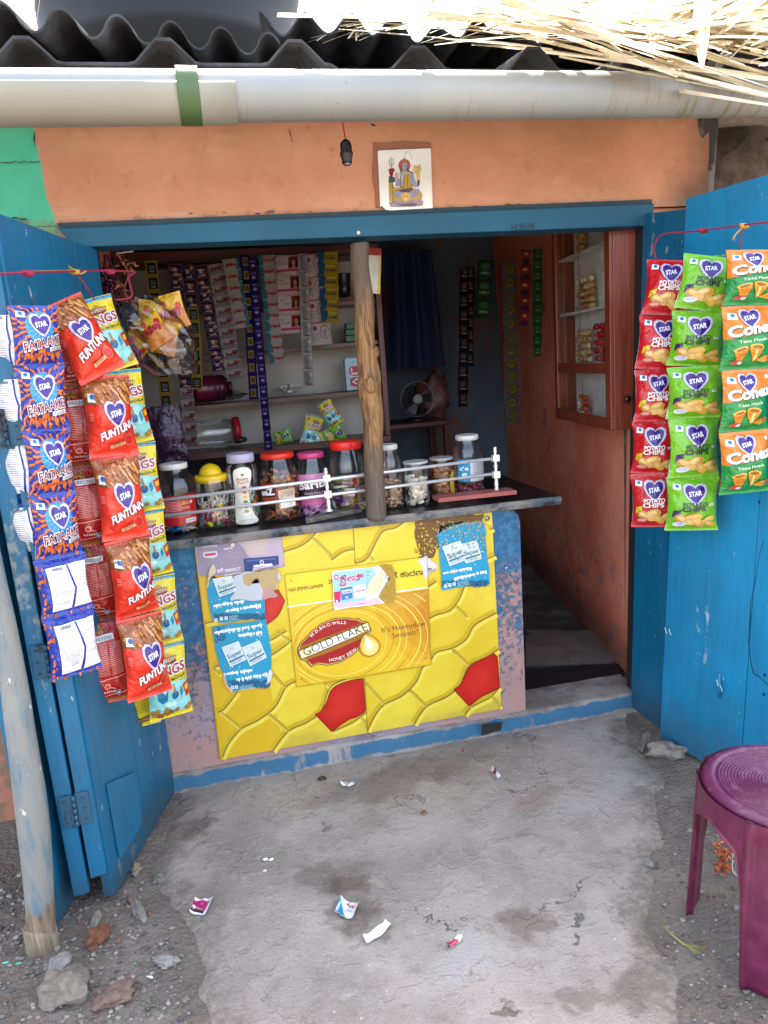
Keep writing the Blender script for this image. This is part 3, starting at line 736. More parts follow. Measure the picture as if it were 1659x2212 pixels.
for i in range(40):
    u1 = R.uniform(1300, 1700); A = Py(u1+R.uniform(60, 300), R.uniform(-60, 90), R.uniform(-.65, -.3)); B_ = Py(u1, R.uniform(10, 60)+(u1-1300)*.22, R.uniform(-.68, -.5)); sp.append((tuple(A), tuple(B_), R.uniform(.015, .035), .01))
blades(sp, 'palm_thatch', 'mass of bleached dry palm leaves heaped over the right half of the roof', 4)
sp = []
for i in range(70):
    u1 = R.uniform(665, 1050); y = R.uniform(.1, .5); A = Py(u1+R.uniform(-70, 90), R.uniform(-90, 5), y); B_ = Py(u1, R.uniform(8, 55), y-R.uniform(0, .2)); sp.append((tuple(A), tuple(B_), R.uniform(.006, .02), .02))
for i in range(14):
    A = Py(R.uniform(760, 1000), R.uniform(0, 40), .0); B_ = Py(R.uniform(660, 800), R.uniform(30, 75), -.1); sp.append((tuple(A), tuple(B_), R.uniform(.008, .02), .03))
for i in range(26):
    u1 = R.uniform(-60, 85); y = R.uniform(.3, .8); A = Py(u1+R.uniform(-50, 50), -60, y); B_ = Py(u1, R.uniform(10, 60), y); sp.append((tuple(A), tuple(B_), R.uniform(.006, .02), .02))
blades(sp, 'palm_straw', 'loose dry palm straw poking out beside the black tank on the roof', 6)

# ================================================================== advertisement board on the counter
def PC(x, y, l=0):     # crop coordinates on the counter front
    return Py((600 + x/1.58)/1.4756, (1600 + y/1.58)/1.4756, -.0055 - .0007*l)
def prt(c, r=.32): return pm(c, r, 0, .035, 9)
YEL = NT('printed_yellow'); yz_ = YEL.math('ADD', YEL.xyz()[2], YEL.math('MULTIPLY', YEL.noise(6, 6, .7), .22)); YEL.set(col=YEL.mix(YEL.math('MULTIPLY', YEL.step(yz_, .30, .16), .45), YEL.mix(YEL.math('MULTIPLY', YEL.step(YEL.noise(9, 6, .75), .56, .7), .3), YEL.mix(YEL.step(YEL.noise(3, 4), .3, .7), 'ceae1e', 'dcc234'), 'b8983a'), '94804a'), rough=YEL.math('ADD', .25, YEL.math('MULTIPLY', YEL.noise(12, 5, .7), .3))); YEL.bump(YEL.noise(7, 4), .3, .012); YEL = YEL.m
board = thing('advert_board', 'yellow printed advertising board of honeycomb cells with two red cells on the counter front', 'advert board', (0, 0, 0))
b = MB(); C4 = [PC(33,212), PC(1528,27), PC(1577,1042), PC(163,1298)]
b.hexa([tuple(C4[3]+Vector((0,.004,0))), tuple(C4[2]+Vector((0,.004,0))), tuple(C4[2]+Vector((0,.0052,0))), tuple(C4[3]+Vector((0,.0052,0))), tuple(C4[0]+Vector((0,.004,0))), tuple(C4[1]+Vector((0,.004,0))), tuple(C4[1]+Vector((0,.0052,0))), tuple(C4[0]+Vector((0,.0052,0)))], prt('c9a11a'))
art = Art(b, PC)
mG, mGl, mO, mR, mRd = prt('86701e'), prt('e9d25a'), prt('b8901c'), prt('b3150c'), prt('7d0d08')
art.poly([(33,212),(1528,27),(1577,1042),(163,1298)], YEL, 0)
# warmer band of print toward the left and top
art.poly([(33,212),(250,186),(480,1240),(163,1298)], prt('cfa71a'), 1)
curves = [[(172,1288),(208,1212),(270,1142),(355,1098),(440,1030),(492,935),(540,905)], [(428,1252),(505,1155),(600,1110),(672,1050),(715,935),(800,890)], [(725,1158),(830,1110),(893,1062)],
 [(905,1150),(945,1070),(990,1020),(1080,975),(1150,905),(1180,835),(1215,815)], [(1140,1118),(1200,1032),(1305,980),(1372,920),(1415,825),(1500,785),(1562,742)], [(1395,1072),(1430,1032),(1520,985),(1570,930)],
 [(1225,795),(1252,758),(1335,735),(1402,690),(1445,620),(1552,560)], [(1205,592),(1250,570),(1322,545),(1370,480),(1400,400)], [(480,252),(560,225),(612,190),(655,140),(658,130)], [(722,292),(780,252),(838,238)],
 [(842,310),(905,280),(975,155),(1045,130),(1115,78)], [(1145,255),(1205,240),(1240,190)], [(130,832),(160,820),(235,770)], [(150,1060),(185,1040),(250,955)], [(85,612),(140,600)], [(400,700),(430,690),(495,650)], [(1500,290),(1545,270)], [(380,790),(440,760),(520,700)],
 [(1205,430),(1250,400)], [(1520,140),(1534,132)]]
straight = [[(160,1055),(270,1145)], [(400,1065),(505,1155)], [(640,1065),(725,1156)], [(425,868),(492,938)], [(455,655),(512,705)], [(630,183),(725,278)], [(955,108),(985,142)], [(893,913),(990,1022)], [(1115,948),(1200,1033)], [(1338,943),(1430,1035)], [(1335,748),(1415,825)], [(1343,522),(1405,582)], [(1518,958),(1573,1032)], [(690,912),(718,940)], [(860,1072),(902,1122)], [(905,262),(935,295)], [(130,838),(160,870)]]
for c in curves + straight:
    s = spline(c, 6); art.stroke([p + Vector((-8, -10)) for p in s], 20, prt('c2a01c'), 1.2); art.stroke([p + Vector((8, 11)) for p in s], 16, prt('e0c846'), 1.2); art.stroke(s, 12, mO, 2); art.stroke(s, 6.5, mG, 3); art.stroke([p + Vector((3, 4)) for p in s], 2.5, mGl, 3)
def sp_(p): return [tuple(q) for q in spline(p, 5)]
for cell in (sp_([(640,1070),(672,1052),(700,1000),(722,945),(780,910),(880,888)]) + sp_([(893,1050),(858,1078),(800,1100),(725,1156)]),
             sp_([(1338,945),(1372,918),(1400,860),(1428,820),(1480,792),(1540,764)]) + [(1556,778)] + sp_([(1569,935),(1530,955),(1470,985),(1416,1030)]),
             sp_([(384,500),(420,460),(452,440)]) + sp_([(486,498),(465,550),(440,585),(388,622)])):
    art.poly(cell, mR, 4); c0 = Vector((sum(p[0] for p in cell)/len(cell), sum(p[1] for p in cell)/len(cell)))
    for k_, cc in ((.86,'b81a0f'),(.70,'bd1f12'),(.5,'c22415')): art.poly([tuple(c0 + (Vector(p)-c0)*k_ + Vector((0, (1-k_)*10))) for p in cell], prt(cc), 5-k_)
    art.stroke(cell, 4, mRd, 5, True)
# panel joint and a scuffed brown patch at the top
art.stroke([(830,118),(842,310)], 3, mG, 5); art.stroke([(888,880),(904,1165)], 3, mG, 5)
art.poly(frac([(1142,100),(1420,62),(1490,60),(1480,95),(1250,115),(1235,280),(1165,285),(1150,210)], 3, .09, 8), prt('6e4a22', .7), 5)
R = random.Random(5)
for _ in range(90):
    u, v = R.uniform(1145, 1260), R.uniform(100, 300)
    art.poly([(u,v),(u+R.uniform(2,14),v+R.uniform(-7,5)),(u+R.uniform(0,10),v+R.uniform(2,10))], YEL, 6)
for _ in range(60):
    u, v = R.uniform(1240, 1500), R.uniform(70, 120)
    art.poly([(u,v),(u+R.uniform(2,16),v+R.uniform(-6,5)),(u+R.uniform(0,10),v+R.uniform(2,10))], prt('7a5520', .7), 6)
art.stroke([(33,212),(1528,27)], 6, mO, 6); art.stroke([(33,212),(163,1298)], 6, mO, 6)
for _ in range(130):
    u, v = R.uniform(150, 1560), R.uniform(150, 1200); art.oval(u, v, R.uniform(.8, 2.2), R.uniform(.8, 3), prt('8d7316'), 6, 6)
bo = b.build('printed_panel', None, board)
b = MB(); b.lathe([(.010,0),(.010,.0015),(.005,.003),(.003,.005),(0,.0055)], pm('a9a39a', .35, .7), 16); b.build('washer_screw', None, board, PC(1506,82,7), (rad(90),0,0))

# central cigarette panel
b = MB(); art = Art(b, lambda x, y, l=0: PC(x, y, l+8))
OUT = [(487,366),(1203,277),(1222,820),(546,932)]
art.poly(OUT, prt('e4c830'), 0)
def lerp2(s, t): return Vector(OUT[0]).lerp(Vector(OUT[1]), s).lerp(Vector(OUT[3]).lerp(Vector(OUT[2]), s), t)
art.poly([lerp2(0,.30), lerp2(1,.295), lerp2(1,1), lerp2(0,1)], prt('d9b21e'), 1)
shade = ['d8ad20','d3a01e','cd951d','c8891c','c3801c']
for k, c in enumerate(shade):
    s = .48+k*.1; art.poly([lerp2(s,.30), lerp2(1,.30), lerp2(1,1-.05*k), lerp2(min(1,s+.28),1-.05*k), lerp2(min(1, s+.10),.66)], prt(c), 2+k*.2)
art.stroke([(500,528),(1207,430)], 7, prt('efe9d2'), 4)
cx, cy = 745, 700
for k in range(11):
    a = 225+k*26; bb = 160+k*17; rot = -.2
    pts = []
    for i in range(64):
        t = 2*math.pi*i/64; x = cx+30+k*9 + a*math.cos(t)*math.cos(rot)-bb*math.sin(t)*math.sin(rot); y = cy+12 + a*math.cos(t)*math.sin(rot)+bb*math.sin(t)*math.cos(rot)
        pts.append((x, y))
    def inside(p):
        top = 528+(p[0]-500)*(430-528)/707+4; bot = 932+(p[0]-546)*(820-932)/676
        return top < p[1] < bot-4 and 492+(p[1]-366)*59/566+4 < p[0] < 1203+(p[1]-277)*19/543-4
    run = []
    for p in pts+pts[:1]:
        if inside(p): run.append(p)
        else:
            if len(run) > 2: art.stroke(run, 3+(k%3)*1.6, prt(('f0dd72','c79a1c','e8cf4e')[k%3]), 4)
            run = []
    if len(run) > 2: art.stroke(run, 3+(k%3)*1.6, prt(('f0dd72','c79a1c','e8cf4e')[k%3]), 4)
for k in range(26): # fine hatching upper right
    u = 1010+k*8; art.stroke([(u, 462-.137*(u-1010)+12), (u+6-k*2.5, 545-k*1.0)], 1.6, prt('dfb85a'), 4)
# emblem
mAu, mAu2, mRed = prt('9a6418', .25), prt('e8cf86', .25), prt('a00f12', .3)
def pt(x, y): return ((900 + x/3.4563 - 600)*1.58, (1780 + y/3.4563 - 1600)*1.58)   # from the close crop
lozenge = [(165,985),(190,940),(240,890),(310,810),(420,720),(560,660),(700,650),(790,665),(835,655),(880,690),(925,690),(975,770),(985,790),(960,820),(900,900),(840,1010),(760,1080),(640,1150),(500,1180),(390,1165),(320,1195),(255,1130),(205,1120),(165,1050)]
c0 = Vector((570, 920))
art.poly([pt(*p) for p in lozenge], prt('6e3a12', .3), 5)
art.poly([pt(*(c0+(Vector(p)-c0)*.965)) for p in lozenge], mAu2, 6)
art.poly([pt(*(c0+(Vector(p)-c0)*.945)) for p in lozenge], mAu, 7)
art.poly([pt(*p) for p in spline([(200,955),(255,900),(320,825),(430,735),(570,678),(700,668),(790,685),(860,715),(560,835),(200,965)], 3)], mRed, 8)
art.poly([pt(*p) for p in spline([(270,1120),(560,1020),(830,900),(880,890),(830,985),(750,1060),(630,1125),(500,1155),(390,1140),(330,1165),(270,1120)], 3)], mRed, 8)
art.poly([pt(*p) for p in ((178,1018),(945,695),(975,790),(205,1118))], prt('7a4a16', .3), 9)
art.poly([pt(*p) for p in ((188,1022),(938,708),(964,786),(212,1106))], prt('e6dca8', .3), 10)
art.poly([pt(*p) for p in ((330,968),(800,770),(822,848),(352,1046))], prt('f2f0dc', .3), 11)
art.text('GOLD FLAKE', pt(252,1078), pt(945,790), prt('1c1814'), 13, h=42, bold=-.012)
art.arc_text('W.D.&H.O.WILLS', [pt(*p) for p in spline([(318,878),(400,802),(500,748),(610,722),(702,722)], 4)], prt('efe6d6'), 13, h=15, bold=.012)
art.arc_text('HONEY DEW.', [pt(*p) for p in spline([(515,1138),(640,1112),(740,1065),(838,995)], 4)], prt('efe6d6'), 13, h=15, bold=.012)
drop = [(905,825),(870,880),(848,950),(855,1020),(890,1065),(950,1085),(1020,1065),(1065,1020),(1078,960),(1055,905),(1000,860),(940,835)]
art.poly([pt(*p) for p in drop], prt('8a5414', .25), 12); dc = Vector((965, 965))
art.poly([pt(*(dc+(Vector(p)-dc)*.93)) for p in drop], prt('d6b04a', .2), 13)
art.poly([pt(*(dc+(Vector(p)-dc)*.75+Vector((8,12)))) for p in drop], prt('e3cb74', .2), 14)
art.poly([pt(*p) for p in ((912,850),(955,890),(1000,960),(985,1000),(945,1005),(920,960))], prt('f4ecc6', .2), 15)
mT = prt('5a3a10')
art.text("It's Honeydew", pt(1102,818), pt(1580,740), mT, 5, bold=-.012); art.text("Smooth", pt(1216,880), pt(1470,838), mT, 5, bold=-.012)
art.oval(*pt(1487,790), 4, 4, prt('a06a20'), 5)
art.text('ಶಾಸನ ವಿಧಿಸಿದ ಎಚ್ಚರಿಕೆ', pt(66,368), pt(448,318), prt('2c2612'), 5, h=17)
art.text('ತ', pt(512,285), pt(600,272), prt('2c2612'), 5, h=26)
art.text('ಗೆ ಕಾರಣ', pt(1210,222), pt(1552,178), prt('2c2612'), 5, h=27)
art.text('ಂ', pt(1152,228), pt(1200,222), prt('2c2612'), 5, h=26)
for p in ((98,248),(215,1322),(1572,1100)): art.oval(*pt(*p), 3.6, 3.6, prt('8f8a78'), 6); art.oval(*pt(*p), 1.6, 1.6, prt('3a362c'), 7)
art.stroke([tuple(p) for p in OUT], 2.2, prt('8a6e1c'), 5, True)
b.build('emblem_panel', None, board)

# pasted paper posters
def paper(name, label, fn, off):
    o = thing(name, label, 'poster', (0, 0, 0)); b = MB(); a = Art(b, lambda x, y, l=0: PC(*fn(x, y), l+off)); return o, b, a
def blue_poster(o, b, art, quad, packs, lines, seed, tears, q0=0):
    """quad: outline; text rendered as blobby white lettering, as worn as in the photo"""
    mB, mBd, mW, mP, mInk = prt('118fb0', .5), prt('0c5878', .5), prt('dfe4e4', .55), prt('c9d3d3', .5), prt('1f6f84', .5)
    art.poly(frac(quad, 4, .03, seed), mB, 0)
    R = random.Random(seed)
    for (x0, y0, x1, y1) in lines.get('dark', []):
        for _ in range(int(abs(x1-x0)*1.2)):
            u, v = R.uniform(x0, x1), R.uniform(y0, y1); art.poly([(u,v),(u+R.uniform(4,26),v+R.uniform(-6,6)),(u+R.uniform(-4,14),v+R.uniform(3,16))], mBd, 1)
    for (p0, p1, h, s) in lines['txt']:
        p0, p1 = Vector(p0), Vector(p1); d = (p1-p0); q = Vector((d.y, -d.x)).normalized(); L = d.length; t = 0
        while t < L:
            w = R.uniform(.35, .7)*h; c = p0 + d*(t/L)
            art.oval(c.x+q.x*h*.5, c.y+q.y*h*.5, w*.75, h*R.uniform(.4, .56), mW, 3, 10, math.atan2(d.y, d.x))
            if R.random() < .35: art.oval(c.x-q.x*h*.2, c.y-q.y*h*.2, w*.4, h*.35, mW, 3, 8)
            if R.random() < .22: art.oval(c.x+q.x*h*1.05, c.y+q.y*h*1.05, w*.35, h*.3, mW, 3, 8)
            t += w*1.05
            if R.random() < .16: t += h*.5
    for pk in packs:
        a, b_, c, d = map(Vector, pk); art.poly(pk, mP, 5); art.stroke(pk, 3, prt('eef2f2', .5), 6, True)
        def pq(s, t): return a.lerp(b_, s).lerp(d.lerp(c, s), t)
        art.text('Super', pq(.06,.64), pq(.95,.62), prt('176a80', .5), 7, h=(d-a).length*.22, bold=.01)
        art.poly([pq(.05,.74), pq(.98,.72), pq(.98,.8), pq(.05,.83)], mInk, 7); art.oval(*pq(.5,.22), 7, 4, mInk, 7); art.oval(*pq(.5,.22), 5, 2.6, mP, 8)
        for k in range(3): art.stroke([pq(.12,.87+k*.04), pq(.8,.86+k*.04)], 1.6, prt('8fa3a6', .5), 7)
        for k in range(6): art.stroke([pq(.05+k*.16,.03), pq(.2+k*.14,.4)], 1, prt('a9b8ba', .5), 6)
    for (x, y) in lines.get('sq', []): art.rect(x-8, y-8, x+8, y+8, mW, 5); art.rect(x-5, y-5, x+5, y+3, prt('7fb0bd', .5), 6)
    for (p0, p1) in lines.get('fine', []):
        for k in range(4): art.stroke([(p0[0], p0[1]+k*6), (p0[0]+(p1[0]-p0[0])*R.uniform(.6,1), p0[1]+k*6+(p1[1]-p0[1])*.9)], 2, prt('a8ccd4', .5), 5)
    for k in range(46):   # cracks and rubbed spots in the paper
        u, v = R.choice(quad); w_ = Vector((sum(p[0] for p in quad)/len(quad), sum(p[1] for p in quad)/len(quad)))
        c = Vector((u, v)).lerp(w_, R.uniform(.03, .9)); art.poly([tuple(c), tuple(c+Vector((R.uniform(1,9), R.uniform(-3,3)))), tuple(c+Vector((R.uniform(-2,4), R.uniform(1,7))))], mW, 2)
    for t in tears: art.poly(frac(t[0], 3, .12, seed+1), prt(t[1], .75), 9)
# scale from the left close crop:  x_pc = (610 + x/4.174 - 600)*1.58
def lc(x, y): return ((610 + x/4.174 - 600)*1.58, (1690 + y/4.174 - 1600)*1.58)
ident = lambda x, y: (x, y)
o, b, art = paper('paper_poster', 'faded lavender poster with a navy packet, torn along its bottom edge', ident, 7)
lav = [(50,190),(600,120),(1205,82),(1240,480),(1100,505),(900,540),(640,600),(420,600),(230,615),(115,610),(75,360)]
art.poly(frac([lc(*p) for p in lav], 3, .05, 4), prt('8d7f93', .55), 0)
art.poly(frac([lc(*p) for p in ((560,140),(1195,95),(1225,470),(1120,480),(1100,330),(760,350),(700,250))], 3, .1, 9), prt('b0a0ab', .6), 1)
art.poly(frac([lc(*p) for p in ((720,115),(1000,96),(1010,300),(800,340),(730,330))], 3, .1, 19), prt('b9a79f', .6), 2)
art.poly([lc(*p) for p in ((695,380),(1160,340),(1165,460),(1090,470),(1070,440),(830,465),(800,560),(715,570))], prt('24356e', .5), 3)
art.poly([lc(*p) for p in ((740,400),(1120,368),(1118,385),(745,418))], prt('4668a0', .5), 4)
art.poly([lc(*p) for p in ((830,465),(1070,440),(1085,475),(1000,490),(815,545))], prt('d8d2d8', .5), 4)
art.oval(*lc(938,428), 11, 11, prt('c8c8d4', .5), 4); art.oval(*lc(938,428), 6, 6, prt('3a4a80', .5), 5)
for k in range(3): art.stroke([lc(820,500+k*22), lc(990-k*40,480+k*22)], 2.5, prt('7a3040', .5), 5)
art.poly([lc(*p) for p in ((160,290),(340,275),(350,340),(300,370),(190,370),(150,345))], prt('cfc0c4', .55), 3)
art.poly([lc(*p) for p in ((180,315),(325,300),(325,328),(182,345))], prt('a8324a', .5), 4)
for k in range(3): art.stroke([lc(130,240-k*12), lc(350,215-k*10)], 2, prt('d0c4cc', .5), 3)
art.stroke([lc(*p) for p in spline([(430,245),(470,255),(500,235),(550,248)], 4)], 5, prt('d8ccd4', .5), 3); art.oval(*lc(550,200), 9, 12, prt('d8c8c4', .5), 3, 12, .6)
art.text('PERFECT', lc(448,560), lc(662,530), prt('e4dce4', .5), 3, bold=.02)
art.text('लगे', lc(340,572), lc(432,560), prt('e4dce4', .5), 3, bold=.02)
art.stroke([lc(440,600), lc(665,560)], 3, prt('e4dce4', .5), 3)
R = random.Random(21)
for _ in range(160):
    u, v = lc(R.uniform(80, 1210), R.uniform(130, 560)); art.poly([(u,v),(u+R.uniform(1,9),v+R.uniform(-3,2)),(u+R.uniform(0,5),v+R.uniform(1,5))], prt(R.choice(('d9cbc8','a595a6','c6b4ae')), .7), 2)
b.build('printed_sheet', None, o)

o, b, art = paper('paper_poster', 'half torn turquoise poster directly below the lavender one, one white packet still visible', ident, 9)
blue_poster(o, b, art, [lc(*p) for p in ((205,640),(240,590),(300,640),(560,620),(930,590),(975,930),(985,1150),(420,1235),(290,1210),(255,1080),(230,960))],
   [[lc(*p) for p in ((285,650),(535,610),(610,800),(375,885))]],
   {'txt': [(lc(305,1030), lc(510,990), 15, 'ಅಡಕೆಯ'), (lc(525,990), lc(715,960), 14, 'ಮಜಾ'), (lc(475,1095), lc(935,1015), 15, 'ಅದರಲ್ಲೇ ಮಜಾ')], 'dark': [(lc(290,1110)+lc(960,1170))], 'sq': [lc(325,1195), lc(398,1175), lc(462,1168)], 'fine': [(lc(500,1150), lc(660,1130))]}, 6,
   [([lc(*p) for p in ((560,620),(640,585),(910,560),(1140,510),(1190,640),(1130,760),(960,830),(930,930),(540,940),(510,910),(560,850),(620,790))], 'b7bcc0'), ([lc(*p) for p in ((680,600),(900,560),(1150,520),(1160,700),(1080,790),(940,800),(900,640),(800,640),(790,740),(700,720))], 'b39a6c'), ([lc(*p) for p in ((230,600),(260,480),(300,450),(325,520),(300,600),(240,620),(225,760),(200,760))], 'c8b48c'), ([lc(*p) for p in ((940,920),(960,800),(1080,780),(1150,870),(1080,900))], 'b88a88')])
b.build('printed_sheet', None, o)
o, b, art = paper('paper_poster', 'turquoise poster with two white square packets, lowest of the posters at the left', ident, 9)
blue_poster(o, b, art, [lc(*p) for p in ((275,1290),(420,1265),(990,1180),(1010,1300),(1040,1450),(1065,1700),(1060,1890),(1010,2060),(560,2150),(500,2080),(440,1930),(380,1820),(340,1650),(300,1440))],
   [[lc(*p) for p in ((405,1560),(625,1480),(725,1720),(520,1815))], [lc(*p) for p in ((675,1560),(905,1470),(1000,1690),(785,1805))]],
   {'txt': [(lc(320,1385), lc(590,1335), 15, 'ಮಜಾದಾರ'), (lc(620,1335), lc(785,1305), 15, 'ಅದ್ಭುತ'), (lc(815,1305), lc(930,1280), 15, 'ಅಡಕೆ'), (lc(640,1425), lc(805,1395), 15, 'ಅದ್ಭುತ'), (lc(835,1395), lc(940,1375), 15, 'ರುಚಿ'), (lc(445,1935), lc(645,1905), 14, 'ಅಡಕೆಯ'), (lc(665,1905), lc(810,1880), 14, 'ಮಜಾ'), (lc(615,2005), lc(1010,1935), 14, 'ಅದರಲ್ಲೇ ಮಜಾ')],
    'dark': [(lc(300,1280)+lc(420,1480)), (lc(480,1990)+lc(1000,2080))], 'sq': [lc(548,2090), lc(600,2085)], 'fine': [(lc(640,2080), lc(880,2050))]}, 12,
   [([lc(*p) for p in ((440,1930),(470,2040),(560,2130),(530,2170),(470,2090),(425,1960))], 'c9a890'), ([lc(*p) for p in ((1010,1990),(1050,1850),(1085,1900),(1060,2000),(1010,2050))], 'd0d0cc')])
b.build('printed_sheet', None, o)
o, b, art = paper('paper_poster', 'weathered turquoise poster rubbed bare across the top, at the upper right corner', ident, 9)
blue_poster(o, b, art, [(1252,165),(1300,130),(1400,105),(1480,95),(1500,140),(1503,250),(1518,408),(1400,425),(1278,445),(1268,300)],
   [[(1280,225),(1370,195),(1400,290),(1318,322)], [(1368,215),(1452,195),(1478,285),(1398,308)]],
   {'txt': [((1290,365),(1370,350), 13, 'ಅದ್ಭುತ'), ((1375,348),(1430,338), 13, 'ರುಚಿ'), ((1345,392),(1500,358), 13, 'ಅದರಲ್ಲೇ ಮಜಾ')], 'dark': [(1275,395,1500,420)], 'sq': [(1296,424),(1318,418),(1340,413)], 'fine': [((1355,405),(1430,395))]}, 15, [])
R = random.Random(31)
for _ in range(420):
    u, v = R.uniform(1246, 1498), 95+R.random()**1.7*190; art.poly([(u,v),(u+R.uniform(1,9),v+R.uniform(-6,6)),(u+R.uniform(-5,6),v+R.uniform(3,13))], prt(R.choice(('a3813a','8d8a84','b8a888','c9b450','5b6468')), .75), 8)
b.build('printed_sheet', None, o)
o, b, art = paper('paper_poster', 'small pale blue and pink poster with red lettering, torn at its right side', lambda x, y: pt(x, y), 24)
art.poly(frac([(545,140),(800,108),(1050,78),(1130,70),(1180,110),(1110,190),(1150,240),(1060,420),(1130,495),(900,520),(572,572)], 3, .04, 2), prt('e4e2e6', .5), 0)
art.poly([(556,158),(1000,100),(1040,200),(930,330),(905,470),(575,505)], prt('9cc8e4', .5), 1)
art.poly([(575,505),(905,460),(1040,430),(1110,490),(900,512),(580,552)], prt('dcb8d4', .5), 2)
art.poly([(570,370),(640,360),(640,480),(575,490)], prt('d01458', .5), 3); art.rect(590,460,612,484, prt('f0e8f0', .5), 4)
mC = prt('c81450', .45)
art.text('ಕೇನ್', (642,268), (905,232), prt('eef2f6', .5), 4, h=70, bold=.05); art.text('ಕೇನ್', (642,268), (905,232), mC, 6, h=70, bold=.012)
art.stroke(spline([(650,275),(640,292),(665,302),(695,288),(690,268)], 4), 12, mC, 6)
art.rect(575,182,618,232, prt('e8566a', .5), 4); art.oval(596,207,12,12, prt('f4dce0', .5), 5)
for (x0, y0, w, h, c, tt, ct) in ((640,330,125,130,'3f78b0','CRANE','8a2a80'), (778,318,140,125,'e8dce0','CRANE','c02038')):
    art.poly([(x0,y0),(x0+w,y0-22),(x0+w+10,y0+h-22),(x0+16,y0+h)], prt(c, .45), 4); art.poly([(x0+4,y0-2),(x0+w-4,y0-24),(x0+w-14,y0-40),(x0+18,y0-20)], prt('d8d2c8', .4), 4)
    art.poly([(x0+12,y0+26),(x0+w-2,y0+4),(x0+w+2,y0+44),(x0+16,y0+66)], prt('dfe6f0', .45), 5); art.text(tt, (x0+18,y0+62), (x0+w-6,y0+38), prt(ct, .4), 6, h=24, bold=.02); art.oval(x0+w/2+8, y0+h-32, 16, 13, prt('c8d0dc', .4), 6)
for k in range(3): art.stroke([(925+i*7,152+k*34-i+(5 if i%2 else -5)) for i in range(8-2*k)], 3.5, prt('4a4a66', .5), 4)
art.stroke([(830,502),(925,492)], 5, prt('c83850', .5), 5)
art.poly(frac([(1060,75),(1205,70),(1235,470),(1140,490),(1060,420),(1110,330),(1190,220),(1120,130)], 3, .08, 7), prt('a9872c', .7), 3)
art.poly(frac([(930,330),(1000,200),(1080,140),(1150,160),(1110,260),(1060,380),(1000,420),(910,380)], 3, .1, 8), prt('d9cfa8', .7), 6)
R = random.Random(41)
for _ in range(60): u, v = R.uniform(1060, 1230), R.uniform(80, 470); art.poly([(u,v),(u+R.uniform(3,22),v+R.uniform(-8,6)),(u+R.uniform(0,14),v+R.uniform(4,16))], prt(R.choice(('d8b92c','8a6a24','c9a640')), .7), 7)
b.build('printed_sheet', None, o)
R = random.Random(77); b = MB(); art = Art(b, lambda x, y, l=0: PC(x, y, l+8))
o = thing('torn_paper', 'scrap of pale torn paper stuck at the right shoulder of the centre panel', 'paper scrap', (0, 0, 0))
art.poly(frac([(1155,300),(1200,270),(1225,295),(1258,320),(1250,338),(1205,335),(1200,400),(1180,330)], 3, .1, 3), prt('cfc8c4', .7), 1); b.build('paper', None, o)

# ================================================================== ceramic tile with the seated deity
tile = thing('ceramic_tile', 'square white ceramic tile with a painted seated blue figure, chipped at a corner', 'tile', (0, 0, 0))
def TL(x, y, l=0): return Py((1150 + x/5.53)/1.4756, (420 + y/5.53)/1.4756, -.014 - .0005*l)
b = MB(); tp = [(300,340),(340,328),(1234,290),(1268,1345),(520,1385),(440,1375),(395,1330),(385,1300),(345,1330)]
f = b.bm.faces.new([b.bm.verts.new(TL(*p)) for p in tp]); r = bmesh.ops.extrude_face_region(b.bm, geom=[f]); bmesh.ops.translate(b.bm, verts=[g for g in r['geom'] if isinstance(g, bmesh.types.BMVert)], vec=(0, .009, 0)); bmesh.ops.recalc_face_normals(b.bm, faces=b.bm.faces)
b.build('tile_body', pm('dcdad0', .18, 0, .03), tile)
b = MB(); art = Art(b, TL); c = lambda h: pm(h, .25, 0, .15, 60)
art.poly([(492,1240),(640,1205),(800,1215),(960,1190),(1105,1215),(1095,1300),(960,1320),(700,1330),(520,1325)], c('8a7478'), 1); art.poly([(640,1260),(760,1275),(900,1250),(1000,1270),(960,1305),(720,1310)], c('4a2c34'), 2)
art.poly([(490,880),(540,900),(600,980),(900,980),(1060,1050),(1085,1110),(1070,1210),(960,1190),(800,1220),(640,1210),(500,1225)], c('a98322'), 1)
art.oval(770,590,108,112, c('c81a14'), 1, 24)
art.poly([(735,500),(765,445),(800,500),(840,560),(850,680),(930,720),(940,960),(830,1000),(690,1000),(690,720),(690,640),(712,560)], c('8c6c26'), 2)
art.poly([(725,560),(770,535),(815,560),(818,640),(790,690),(760,690),(728,640)], c('8e92a8'), 4); art.poly([(705,600),(725,560),(730,680),(745,760),(700,760)], c('4a3420'), 3); art.poly([(830,570),(845,660),(850,760),(815,760),(815,660)], c('4a3420'), 3)
for x in (752, 795): art.oval(x,598,10,5, c('2a2430'), 5, 8)
art.oval(773,655,12,4, c('7a3438'), 5, 8); art.stroke([(773,600),(770,635)], 4, c('6c7088'), 5)
art.poly([(690,720),(745,700),(820,700),(900,740),(880,960),(720,960)], c('9ca0b4'), 3); art.poly([(770,760),(830,740),(860,760),(880,960),(830,1000),(760,990)], c('b08a24'), 4)
art.stroke(spline([(720,690),(760,740),(800,740),(830,700)], 4), 16, c('cdb56a'), 5); art.stroke([(770,780),(750,900),(765,990)], 8, c('5a3c1c'), 5); art.stroke([(830,760),(815,880),(825,1000)], 8, c('5a3c1c'), 5)
art.poly([(620,860),(680,820),(700,900),(680,970),(610,960)], c('8488a0'), 4); art.poly([(612,740),(632,705),(660,730),(668,800),(650,850),(620,845)], c('b99a8a'), 4)
art.poly([(880,750),(930,740),(960,850),(1000,960),(960,990),(900,930)], c('8c90a8'), 4)
art.poly([(580,1090),(640,1040),(860,1080),(1020,1000),(1040,1040),(1000,1100),(900,1150),(720,1160),(650,1150)], c('8084a0'), 3); art.poly([(640,1030),(800,1005),(930,990),(870,1060),(760,1080)], c('3c3240'), 4)
